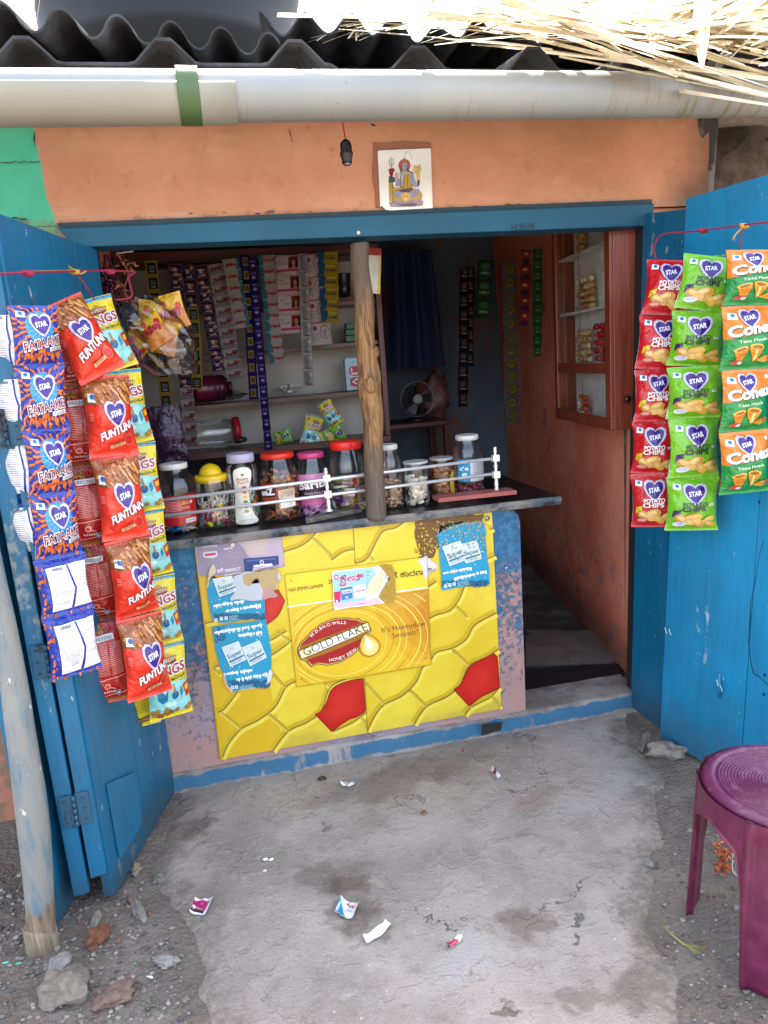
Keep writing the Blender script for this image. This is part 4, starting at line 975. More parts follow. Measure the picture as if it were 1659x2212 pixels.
art.oval(790,1150,80,85, c('c99a2a'), 5, 20); art.oval(765,1130,10,7, c('3a2a10'), 6, 8); art.oval(820,1130,10,7, c('3a2a10'), 6, 8); art.oval(795,1180,24,14, c('e8d8b0'), 6, 10); art.oval(795,1172,8,6, c('3a2010'), 7, 8)
art.stroke([(575,1260),(560,900),(545,640)], 9, c('2c2622'), 3); art.stroke([(543,640),(538,440)], 8, c('6a5640'), 4)
art.stroke(spline([(505,470),(508,560),(540,600),(575,560),(572,470)], 4), 9, c('6a5640'), 4)
art.poly([(490,660),(520,650),(545,690),(580,640),(600,680),(575,720),(560,800),(540,800),(540,720),(500,720)], c('9c1a1c'), 5)
art.poly([(500,780),(600,800),(610,870),(560,900),(490,890)], c('2c4a4c'), 4)
art.poly([(950,590),(1000,610),(1040,590),(1070,670),(1040,720),(1045,860),(1010,1000),(990,860),(980,760),(920,670)], c('c7aa62'), 4); art.stroke(spline([(948,590),(955,620),(1000,620),(1040,610),(1042,565)], 3), 9, c('4a3a24'), 5); art.poly([(1000,850),(1040,870),(1030,950),(1000,960)], c('241c3c'), 5)
art.stroke(spline([(770,450),(790,375),(820,350),(860,370),(890,440),(905,500)], 5), 5, c('6a6a68'), 3)
b.build('painted_figure', None, tile)

# ================================================================== bulb holder on a red wire
bl = thing('bulb_holder', 'black bulb holder hanging on a short red wire below the gutter', 'bulb holder', Py(750,355,-.30))
sc_ = .0013
b = MB(); b.lathe([(.010,0),(.015,.001),(.0165,.012),(.0185,.022),(.0205,.026),(.0205,.034),(.017,.038),(.0185,.046),(.017,.060),(.011,.068),(.004,.072),(0,.072)], None, 24); b.build('holder', pm('16161a', .35), bl)
b = MB(); b.lathe([(.010,-.004),(.012,-.001),(.0135,.002)], None, 24); b.lathe([(.0,.003),(.009,.003)], pm('8a8a88', .3, .8), 20); b.build('socket_ring', pm('77777a', .3, .8), bl)
b = MB(); b.tube(spline([(0,0,.070),(-.002,.006,.11),(-.006,.03,.16),(-.004,.1,.22)], 5), .0022, None, 6); b.build('wire', pm('a0122a', .5), bl)

# ================================================================== trunk post between counter and beam
post = thing('wooden_post', 'knotty unpeeled tree trunk post standing on the counter front edge', 'post', Py(812,1120,-.012))
base = post.location.copy(); P0 = []
for (u, v, w) in ((812,1122,45),(810,1050,43),(807,960,42),(803,880,46),(797,835,52),(795,800,48),(789,720,42),(784,640,40),(779,570,38),(775,526,38)):
    p = Py(u, v, -.012); P0.append((p-base, w/2/F*2.75))
b = MB(); pp = spline([tuple(p) for p, r in P0], 6); rr = [P0[min(i//6, len(P0)-1)][1]*(1-(i%6)/6) + P0[min(i//6+1, len(P0)-1)][1]*((i%6)/6) for i in range(len(pp))]
b.tube([p + Vector((.003*math.sin(i*.5), 0, 0)) for i, p in enumerate(pp)], rr, None, 20, True, .10)
n = NT('old_trunk'); x, y, z = n.xyz()
g = n.noise(6, 6, .7, n.scl((11, 11, 1.1)), 1.6); k = n.noise(3, 4)
cc = n.mix(n.step(g, .34, .62), '4a3320', '9c7346'); cc = n.mix(n.step(n.math('ADD', z, n.math('MULTIPLY', k, .3)), .52, .28), cc, n.mix(g, '3c332c', '77685a'))
cc = n.mix(n.step(n.math('ADD', z, n.math('MULTIPLY', k, .25)), .82, 1.05), cc, n.mix(g, '40352e', '6e5a4a')); cc = n.mix(n.step(n.noise(9, 5, .7, n.scl((2, 2, .35))), .62, .7), cc, '2c1f16')
n.set(col=cc, rough=.75); n.bump(g, .7, .008)
b.build('trunk', n.m, post)
for (u_, v_, y_, r_) in ((800,832,-.05,.022), (812,760,-.04,.014)): b = MB(); b.blob(Py(u_,v_,y_)-base, r_, None, 2, .3, (1.1,.55,1.35)); b.build('knot', n.m, post)

# ================================================================== chrome counter railing
CH = pm('e2e2e4', .28, .45, .03); 
rl = thing('counter_railing', 'two bar chrome railing along the front of the jars', 'railing', Py(1072,1062,.045))
rb = rl.location.copy()
def rp(u, v): return Py(u, v, .045) - rb
b = MB(); b.tube([rp(300,1087), rp(1078,989)], .0062, None, 12); b.build('rail', CH, rl)
b = MB(); b.tube([rp(300,1122), rp(1078,1022)], .0062, None, 12); b.build('rail', CH, rl)
for (u0, v0, u1, v1, top) in ((711,1104,702,1010,(702,1010)), (1073,1062,1073,964,(1073,964))):
    A, B_ = rp(u0, v0), rp(u1, v1); H_ = (B_-A).length; b = MB()
    prof = [(.016,0),(.016,.004),(.008,.008),(.007,.02),(.0085,.03),(.0072,.04),(.0072,H_*.42),(.0055,H_*.50),(.0085,H_*.56),(.0055,H_*.62),(.007,H_*.82),(.005,H_*.86),(.008,H_*.90),(.005,H_*.93),(.007,H_*.965),(.004,H_*.99),(0,H_)]
    b.lathe(prof, None, 18); po = b.build('post', CH, rl, A)
    for tt in ((.38, .745) if u0 > 900 else (.39, .76)):
        b = MB(); b.box(-.014,.014,-.015,.012,-.014,.014, None, .003); b.build('bracket', pm('dfdfdd', .25, .6), po, (0, 0, H_*tt))
wb = thing('wooden_block', 'short worn grey plank under the middle railing post', 'plank', (0, 0, 0))
b = MB(); p0, p1 = Pz(662,1132,.976), Pz(783,1107,.976); d = (p1-p0)
b.hexa([p0, p1, p1+Vector((0,.05,0)), p0+Vector((0,.05,0)), p0+Vector((0,0,.018)), p1+Vector((0,0,.018)), p1+Vector((0,.05,.018)), p0+Vector((0,.05,.018))], None, .003); b.build('plank', wood('grey_plank', '4a443e', '7d756c', 1, .85, 0), wb)
wb = thing('wooden_batten', 'long pink and blue painted batten under the right railing post', 'plank', (0, 0, 0))
b = MB(); p0, p1 = Py(948,1086,-.008), Py(1117,1068,-.008); q = Vector((0,.085,0)); hz = Vector((0,0,.017))
b.hexa([p0, p1, p1+q, p0+q, p0+hz, p1+hz, p1+q+hz, p0+q+hz], None, .002); b.build('batten', worn('pink_batten', '9a4e48', '3f6d8a', .42, 9, .6, '4a3030', .2), wb)

# ================================================================== snack packets (pillow bags printed both ways)
def pillow(w, h, d, seed, lo=.0008, lb=.0018):
    o = Vector((seed*3.7, seed*1.3, 0))
    def fn(u, v, l=0):
        e = max(0, 1-abs(2*u-1)**2.6); t = max(0, min(1, (v-.05)/.90)); k = math.sin(math.pi*t)**.6 if 0 < t < 1 else 0
        wr = noise.noise(Vector((u*4, v*5, 0))+o)*.20 + .05*noise.noise(Vector((u*8, v*6, 3))+o) + .16*math.sin((u*5+seed)*3)*abs(math.cos(math.pi*t))**3
        cr = .0016*math.sin(v*240) if (v < .05 or v > .95) else 0
        y = -(d*(e**.75)*k*(1+wr) + .0016 + cr + (lb + lo*l if l else 0))
        x = (u-.5)*w*(1-.10*k + .03*noise.noise(Vector((v*4, seed, u*1.5))))
        return Vector((x, y, -v*h))
    return fn
def packet(name, w, h, d, seed, base, draw, back=None):
    b = MB(); fn = pillow(w, h, d, seed); fb = pillow(w, h, d*.7, seed+5)
    b.grid(lambda u, v: fn(u, v), 22, 28, base)
    b.grid(lambda u, v: (lambda p: Vector((-p.x, -p.y, p.z)))(fb(1-u if False else u, v)), 12, 18, back or base)
    draw(Art(b, fn, .055))
    return b.build(name, None, mesh=True)
def heart(a, u, v, s, asp, l=4):
    H = [(0,.30),(-.10,.42),(-.30,.46),(-.46,.34),(-.48,.10),(-.36,-.16),(-.12,-.42),(.06,-.52),(.20,-.36),(.40,-.10),(.48,.14),(.44,.36),(.28,.46),(.10,.42)]
    a.poly([(u+x*s*1.25, v-y*s*1.25*asp) for x, y in H], foil('b9b6c6'), l); a.poly([(u+x*s, v-y*s*asp) for x, y in H], foil('341873'), l+1)
    a.text('STAR', (u-.30*s, v+.16*s*asp), (u+.32*s, v+.04*s*asp), foil('e8e6f0'), l+2, h=.26*s*asp, bold=.03)
def mark(a, u, v, s, asp):
    a.poly([(u,v),(u+s,v+.02),(u+s*.9,v+s*asp),(u-.02,v+s*asp*.9)], foil('dfe6ec'), 3); a.oval(u+s*.45, v+s*asp*.4, s*.28, s*.28*asp, foil('1c6aa8'), 4, 8)
F_W, F_TX = foil('e6e6ea'), foil('8f8c98')
# blue firework puffs
FB, FO, FO2, FM = foil('1f3a9c'), foil('d9742a'), foil('b0501c'), foil('7c1424')
def d_fat(a):
    R = random.Random(2); asp = .80
    a.oval(.52,.36,.31,.27,foil('2a86c8'),1,18)
    for ring, n_, r0, ln in ((0,18,.30,.14),(1,24,.45,.15),(2,30,.61,.15),(1,36,.78,.15),(0,40,.94,.14)):
        for k in range(n_):
            t = 2*math.pi*(k+.5*(ring%2))/n_ + R.uniform(-.06,.06); c, s = math.cos(t), math.sin(t)
            p = Vector((.52+c*r0, .36+s*r0*asp)); q = p + Vector((c*ln, s*ln*asp)); m_ = (p+q)/2 + Vector((-s, c))*R.uniform(-.03,.03)
            if not (.02 < p.x < .98 and .06 < p.y < .95): continue
            q.x = min(.99, max(.01, q.x)); q.y = min(.965, max(.045, q.y))
            a.stroke([tuple(p), tuple(m_), tuple(q)], [.03,.055,.04], FO2, 2); a.stroke([tuple(p+Vector((-.005,-.006))), tuple(m_+Vector((-.006,-.008))), tuple(q+Vector((-.005,-.006)))], [.016,.034,.02], FO, 3)
    for k in range(34):
        u, v = R.uniform(.05,.95), R.uniform(.76,.93); t = R.uniform(-1.2,1.2)-1.57; a.stroke([(u,v),(u+.04*math.cos(t),v+.07*math.sin(t))], .035, R.choice((FO, FO2)), 3)
    for k in range(16): t = 2*math.pi*k/16; a.stroke([(.52+.12*math.cos(t),.36+.1*math.sin(t)),(.52+.30*math.cos(t),.36+.25*math.sin(t))], .008, foil('7ab4dc'), 4)
    mark(a,.10,.09,.16,.7); heart(a,.54,.32,.40,.80,5)
    a.text('FATAAKE',(.14,.76),(.98,.62),F_W,7,h=.15,bold=.07); a.text('FATAAKE',(.15,.755),(.97,.62),FM,9,h=.145,bold=.008)
    a.poly([(.66,.70),(.96,.66),(.96,.72),(.66,.765)],F_W,8); a.text('masala',(.69,.753),(.94,.715),foil('3a4a58'),9)
def d_fatback(a):
    R = random.Random(4); a.rect(.0,.03,1,.13,foil('1c2f8e'),1)
    a.poly([(.16,.15),(.98,.12),(1.0,.90),(.20,.93)],F_W,1); a.poly([(.56,.14),(.60,.14),(.72,.55),(.62,.91),(.57,.91),(.67,.55)],foil('2a2a86'),2)
    for k in range(17): a.stroke([(.24,.24+k*.035),(.52+.08*math.sin(k*.19),.235+k*.035)],.009,F_TX,2)
    for k in range(5): a.stroke([(.68+.04*math.sin(k),.20+k*.11),(.95,.19+k*.11)],.008,F_TX,2)
    for k in range(14): a.stroke([(.28+k*.016,.16),(.28+k*.016,.21)],.007 if k%3 else .011,foil('2e2c34'),3)
    for k in range(26):
        u, v = R.choice((R.uniform(0,.12),R.uniform(0,.12),R.uniform(.1,.9))), R.uniform(.05,.97)
        if u > .12 and v < .94: v = R.uniform(.94,.98)
        a.stroke([(u,v),(u+R.uniform(-.03,.03),v+.05)],.035,R.choice((FO,FO2)),2)
RD, RD2, STK, STK2 = foil('d8341e'), foil('b01e14'), foil('a8622a'), foil('c98a4a')
def sticks(a, u0, v0, u1, v1, n_, seed):
    R = random.Random(seed); a.poly([(u0,v0),(u1,v0),(u1,v1-.02),(.72,v1+.03),(.40,v1),(.22,v1+.03),(u0,v1)],foil('8a4a1e'),1)
    for k in range(n_):
        u, v = R.uniform(u0+.02,u1-.1), R.uniform(v0+.01,v1-.06); t = R.uniform(.5,1.2); L = R.uniform(.10,.2)
        p = [(u,v),(u+L*.5*math.cos(t)+R.uniform(-.02,.02),v+L*.5*math.sin(t)*.7),(min(u1,u+L*math.cos(t)),min(v1+.02,v+L*math.sin(t)*.7))]
        a.stroke(p,.066,foil('74401a'),2+.02*k); a.stroke(p,.042,STK if k%2 else STK2,2.1+.02*k)
def d_fun(a):
    sticks(a,0,.03,1,.33,46,3); mark(a,.08,.20,.17,.7); heart(a,.58,.47,.40,.70,5)
    a.text('FUNTUNN',(.24,.80),(1.0,.64),foil('5a1010'),6,h=.10,bold=.05); a.text('FUNTUNN',(.23,.795),(.99,.632),F_W,8,h=.10,bold=.03)
    a.poly([(.40,.86),(.72,.81),(.72,.85),(.42,.90)],foil('d8a878'),6); a.text('tomato',(.45,.885),(.68,.845),foil('6a2a14'),7)
    a.oval(.80,.80,.11,.075,foil('c8604a'),6,14); a.oval(.80,.80,.09,.06,foil('c01c16'),7,14); a.stroke([(.78,.735),(.84,.72)],.012,foil('3a7a2c'),7)
    for k in range(5): a.stroke([(.05,.45+k*.02),(.12,.45+k*.02)],.006,foil('e8988c'),3)
def d_funback(a):
    sticks(a,0,.03,.5,.09,8,5); a.poly([(0,.92),(1,.92),(1,.97),(0,.97)],foil('9a5a28'),1)
    a.poly([(.30,.14),(.72,.12),(.73,.19),(.31,.21)],F_W,2)
    for k in range(16): a.stroke([(.34+k*.022,.145),(.34+k*.022,.19)],.008 if k%3 else .013,foil('3a2c34'),3)
    for k in range(19):
        v = .235+k*.021; a.stroke([(.28,v),(.55,v-.006)],.006,foil('f0a49a'),2); a.stroke([(.60,v),(.86,v-.008)],.006,foil('f0a49a'),2)
    a.stroke([(.24,.68),(.9,.64),(.88,.86),(.26,.90)],.008,foil('f0b0a8'),3,True)
    a.oval(.45,.76,.07,.04,foil('e8a89c'),3,12); a.oval(.45,.76,.05,.028,RD,4,12); a.stroke([(.5,.78),(.62,.80)],.012,foil('e8a89c'),3)
    for k in range(6): a.stroke([(.36+k*.05,.825),(.39+k*.05,.845)],.018,foil('f4d4ce'),4)
    heart(a,.66,.86,.10,.7,4)
YL, MR, CYN = foil('d8c41a'), foil('9c1226'), foil('8fd0cc')
def d_ring(a):
    a.poly([(0,.01),(1,.01),(1,.055),(0,.055)],foil('1f8fc0'),1)
    a.poly([(.0,.50),(.55,.46),(1,.50),(1,.93),(0,.93)],CYN,1)
    a.poly([(.44,.15),(.56,.10),(.70,.15)],foil('c08a1a'),2); a.poly([(.36,.15),(.78,.15),(.74,.24),(.42,.24)],foil('7a2a14'),3); a.text('V-MEERA',(.39,.215),(.76,.195),foil('e8d8a0'),4,h=.045)
    a.poly([(.03,.03),(.17,.03),(.19,.17),(.05,.18)],foil('a81a2c'),3); a.text('₹5/-',(.045,.13),(.17,.12),F_W,4,h=.05,bold=.02)
    a.text('RINGS',(.14,.40),(.97,.35),F_W,5,h=.125,bold=.09); a.text('RINGS',(.16,.395),(.95,.347),MR,7,h=.12,bold=.025)
    a.poly([(.2,.425),(.96,.40),(.96,.445),(.2,.475)],foil('b8a81c'),3); a.text('MAGIC MASALA',(.22,.465),(.94,.437),foil('2c2c1c'),4,h=.032,bold=.02)
    a.poly([(.18,.60),(.28,.54),(.38,.64),(.46,.56),(.42,.72),(.30,.76),(.20,.70)],foil('1f6f94'),3); a.oval(.62,.66,.09,.06,foil('1a5f94'),3,12); a.stroke([(.60,.50),(.63,.64)],.04,foil('a8702c'),4)
    a.poly([(.74,.62),(.80,.56),(.84,.66),(.78,.72)],foil('2f86a8'),3); a.oval(.32,.55,.10,.05,foil('e4f2f0'),2,12); a.oval(.50,.78,.14,.04,foil('c4e4dc'),2,12)
    a.poly([(.84,.56),(1,.52),(1,.72),(.90,.74)],foil('c42a1c'),3); a.poly([(.88,.58),(.99,.56),(.99,.63),(.9,.65)],foil('e8b42c'),4)
    R = random.Random(8)
    for k in range(20): u, v = R.uniform(.04,.96), R.uniform(.85,.94); a.oval(u,v,.06,.035,foil('8a5a1c'),3+.02*k,10); a.oval(u,v,.045,.025,foil('c9913a'),3.1+.02*k,10); a.oval(u,v,.02,.011,foil('7a4a18'),3.2+.02*k,8)
def d_ringback(a):
    a.poly([(.12,.10),(.80,.08),(.82,.34),(.14,.36)],F_W,1)
    for k in range(6): a.stroke([(.2,.14+k*.035),(.7,.13+k*.035)],.008,F_TX,2)
    a.oval(.66,.22,.09,.07,foil('8a3a7a'),2,12)
    for k in range(11): a.stroke([(.18,.42+k*.03),(.82,.41+k*.03)],.008,foil('8a7f20'),2)
    a.poly([(.24,.82),(.80,.80),(.76,.90),(.28,.91)],foil('7a2a14'),3); a.text('V-MEERA',(.28,.885),(.77,.865),foil('e8d8a0'),4,h=.05)
def d_chips(base, tc, yc):
    def d(a):
        mark(a,.10,.10,.14,.8); heart(a,.50,.28,.40,.80,5)
        a.text('POTATO',(.25,.51),(.74,.50),foil(tc),6,h=.075,bold=.03); a.text('CHIPS',(.23,.60),(.72,.59),foil(tc),6,h=.085,bold=.04); a.rect(.80,.46,.88,.50,F_W,5); a.rect(.825,.47,.855,.49,foil('2f7a3a'),6)
        a.poly([(.08,.60),(.22,.57),(.20,.68),(.06,.72)],foil(yc),3)
        for (u, v, rx, ry, rot, c) in ((.26,.75,.17,.085,.3,'b9823c'),(.46,.72,.19,.085,-.2,'cf9a4a'),(.58,.82,.15,.08,.6,'d8a83c'),(.76,.78,.16,.07,-.4,'d6a73e'),(.82,.85,.12,.06,.2,'c8952e'),(.40,.80,.15,.065,.1,'d9b062')):
            a.oval(u,v,rx,ry,foil(c),4+.1*u,14,rot); a.oval(u-.02,v-.015,rx*.6,ry*.45,foil('e0bd78'),4.2+.1*u,10,rot)
        a.oval(.22,.85,.13,.05,foil('d8dce0' if tc != 'e8e6e2' else 'c04a4a'),5,12); a.oval(.22,.84,.10,.03,foil('b8c4d4' if tc != 'e8e6e2' else 'd89a8a'),6,12)
    return d
def d_cone(a):
    a.poly([(0,0),(1,0),(1,.40),(.7,.44),(0,.52)],foil('d9761a'),1)
    mark(a,.08,.10,.14,.8); a.rect(.84,.10,.91,.15,F_W,3); heart(a,.44,.20,.32,.80,5)
    a.text('Conez',(.06,.50),(.97,.41),foil('0c5a34'),6,h=.17,bold=.05); a.text('Conez',(.05,.49),(.95,.40),F_W,8,h=.17,bold=.035)
    a.text('Tikka Masala',(.22,.59),(.76,.55),foil('dfe8d0'),6,h=.045)
    for (p, c1) in (([(.14,.68),(.30,.66),(.40,.70),(.34,.86),(.24,.88)],'c47a1c'), ([(.42,.67),(.58,.62),(.72,.68),(.62,.84),(.54,.88)],'c9821e'), ([(.60,.86),(.74,.80),(.86,.78),(.88,.86),(.76,.90)],'d08e26')): a.poly(p, foil(c1), 3)
    a.oval(.27,.68,.13,.04,foil('d8a02c'),4,12,-.2); a.oval(.27,.685,.09,.024,foil('8a5414'),5,12,-.2); a.oval(.57,.65,.15,.045,foil('d8a02c'),4,12,.1); a.oval(.57,.655,.11,.028,foil('8a5414'),5,12,.1)
    a.poly([(.54,.70),(.60,.69),(.58,.84),(.54,.86)],foil('c4d478'),4); a.oval(.24,.88,.12,.035,foil('b0483a'),4,10); a.oval(.30,.89,.05,.025,foil('d8c4c0'),5,8); a.oval(.86,.82,.05,.05,foil('a8681c'),4,10)
PK = {}
def pk3(key, n_, w, h, d, seed, base, draw, back=None): PK[key] = [packet('packet', w*(1+.02*i), h, d*(1+.12*((i*2)%3-1)), seed+20*i, base, draw, back) for i in range(n_)]
pk3('fat', 3, .118,.180,.036,1,FB,d_fat,F_W)
pk3('fatback', 3, .137,.172,.030,2,FB,d_fatback)
pk3('fun', 3, .132,.252,.042,3,RD,d_fun,RD2)
pk3('funback', 3, .150,.252,.034,4,RD2,d_funback)
pk3('ring', 3, .135,.226,.030,6,YL,d_ring,YL)
pk3('ringback', 1, .125,.226,.028,7,YL,d_ringback,YL)
pk3('red', 3, .155,.20,.040,8,foil('b8141c'),d_chips('c','e8e6e2','c8b41c'),F_W)
pk3('green', 3, .168,.205,.042,9,foil('6cae1a'),d_chips('g','26343a','2c2a5a'),F_W)
pk3('greenback', 1, .16,.20,.03,11,foil('4f8a1c'),d_fatback)
pk3('cone', 3, .160,.205,.042,10,foil('128038'),d_cone,foil('c8691c'))
def strip(label, seq, rows, depth, rz, group, scw=1.0, jit=.06, seed=0):
    """rows: joint positions in the picture (u, v) -> real points on the plane y=depth; one packet between each two"""
    R = random.Random(seed); J = [Py(u, v, depth) for u, v in rows]
    st_ = thing('snack_packet_strip', label, 'snack packets', J[0], None, group)
    for i, k in enumerate(seq):
        A, B_ = J[i], J[i+1]; d = B_-A; o = link('packet', PK[k][(i+seed) % len(PK[k])], st_)
        h0 = {'fat':.18,'fatback':.172,'fun':.252,'funback':.252,'ring':.226,'ringback':.226,'red':.2,'green':.205,'greenback':.2,'cone':.205}[k]
        z = -d.normalized(); yv = Vector((-math.sin(rz+R.uniform(-jit,jit)*2), math.cos(rz), 0)); yv = (yv - z*yv.dot(z)).normalized()
        jit = max(jit, .085); tilt = R.uniform(-jit, jit)*1.5 + (.05 if i % 2 else -.05); yv = (yv*math.cos(tilt) + z*math.sin(tilt)).normalized(); z2 = z
        x = yv.cross(z2).normalized(); M = Matrix((x, yv, z2)).transposed().to_4x4()
        s = d.length/h0*1.0
        o.matrix_local = Matrix.Translation(A-J[0]) @ M @ Matrix.Diagonal((scw, 1, s, 1))
    return st_
GL, GR_ = 'snack packet strips on the left door', 'snack packet strips on the right door'
strip('strip of blue packets hanging outermost at the left, its white backs half hidden', ['fatback']*4, [(14,662),(22,800),(38,940),(54,1075),(72,1200)], -.575, rad(-8), GL, .85, .05, 1)
strip('strip of blue packets with orange puffs, the lowest two turned white back out', ['fat']*4+['fatback']*2, [(70,660),(86,790),(100,932),(113,1068),(128,1202),(146,1322),(166,1455)], -.60, rad(24), GL, 1.0, .05, 2)
strip('strip of plain dark red packet backs between the blue and the orange red strips', ['funback']*5, [(135,668),(164,840),(178,1012),(197,1178),(219,1345),(243,1512)], -.40, rad(14), GL, .92, .05, 3)
strip('strip of orange red packets with brown sticks printed at the top', ['fun']*5, [(124,652),(224,812),(247,985),(273,1162),(300,1330),(323,1500)], -.45, rad(22), GL, 1.02, .05, 4)
strip('strip of yellow backs showing below the yellow strip, lowest of the hanging packets', ['ringback']*2, [(292,1300),(300,1440),(314,1572)], -.22, rad(10), GL, .85, .05, 5)
strip('strip of yellow packets with pale green pictures, nearest the shop opening', ['ring']*6, [(190,646),(253,800),(284,958),(306,1105),(330,1247),(350,1392),(372,1552)], -.26, rad(20), GL, 1.04, .05, 6)
strip('strip of red potato chip packets hanging nearest the doorway on the right door', ['red']*5, [(1450,562),(1434,681),(1421,798),(1416,910),(1413,1023),(1413,1137)], -.36, rad(-24), GR_, 1.0, .05, 7)
strip('strip of one green packet turned back out, tucked between green and orange strips', ['greenback']*1, [(1588,548),(1578,680)], -.50, rad(-50), GR_, .8, .05, 8)
strip('strip of light green potato chip packets in the middle of the right door', ['green']*5, [(1536,553),(1512,671),(1502,791),(1499,903),(1496,1030),(1492,1145)], -.52, rad(-22), GR_, 1.0, .05, 9)
strip('strip of orange and green packets at the outer edge of the right door', ['cone']*4, [(1626,540),(1616,660),(1611,798),(1607,931),(1606,1064)], -.68, rad(-14), GR_, 1.0, .04, 10)

# strings the strips hang from
M_ROPE, M_ROPE2 = pm('8a1438', .8), pm('b0862c', .8)
def rope(name, label, pts, r=.0028, m=M_ROPE, knots=(), extra=()):
    o = thing(name, label, 'string', pts[0]); b = MB(); P_ = [Vector(p)-Vector(pts[0]) for p in pts]
    b.tube(spline([tuple(p) for p in P_], 8), r, m, 6)
    for k, mm in knots: b.blob(Vector(k)-Vector(pts[0]), .011, mm, 1, .6, (1.5, .8, 1), 3)
    for e, mm in extra: b.tube([Vector(q)-Vector(pts[0]) for q in e], r*.8, mm, 5)
    b.build('cord', None, o); return o
rope('hanging_string', 'magenta string knotted along the top of the left door', [Py(-40,594,-.72), Py(30,590,-.63), Py(60,588,-.6), Py(165,586,-.38), Py(240,585,-.26), Py(290,588,-.2), Py(335,610,-.18), Py(350,650,-.2)][:6] + [Py(278,600,-.21), Py(284,640,-.24), Py(250,648,-.26)], .003, M_ROPE,
     [(Py(60,590,-.6), M_ROPE), (Py(160,587,-.38), M_ROPE2), (Py(237,587,-.27), M_ROPE)], [([Py(165,587,-.38), Py(205,648,-.34)], M_ROPE), ([Py(60,587,-.6), Py(160,584,-.38)], M_ROPE2), ([Py(148,575,-.38), Py(175,592,-.38), Py(186,586,-.38)], M_ROPE2)])
rope('hanging_string', 'magenta string with a yellow knot stretched across the right door', [Py(1418,562,-.34), Py(1413,535,-.34), Py(1428,508,-.36), Py(1470,502,-.42), Py(1517,498,-.5), Py(1605,486,-.66), Py(1680,478,-.8)], .003, M_ROPE,
     [(Py(1518,498,-.5), M_ROPE), (Py(1606,488,-.66), M_ROPE2)], [([Py(1605,488,-.66), Py(1596,545,-.66)], M_ROPE), ([Py(1612,484,-.66), Py(1590,505,-.67), Py(1582,518,-.67)], M_ROPE2)])
rope('hook_wire', 'bent rusty wire hook on the left door holding the blue strip', [Py(62,618,-.6), Py(68,640,-.62), Py(72,665,-.58)], .0025, pm('7d8288', .4, .8))

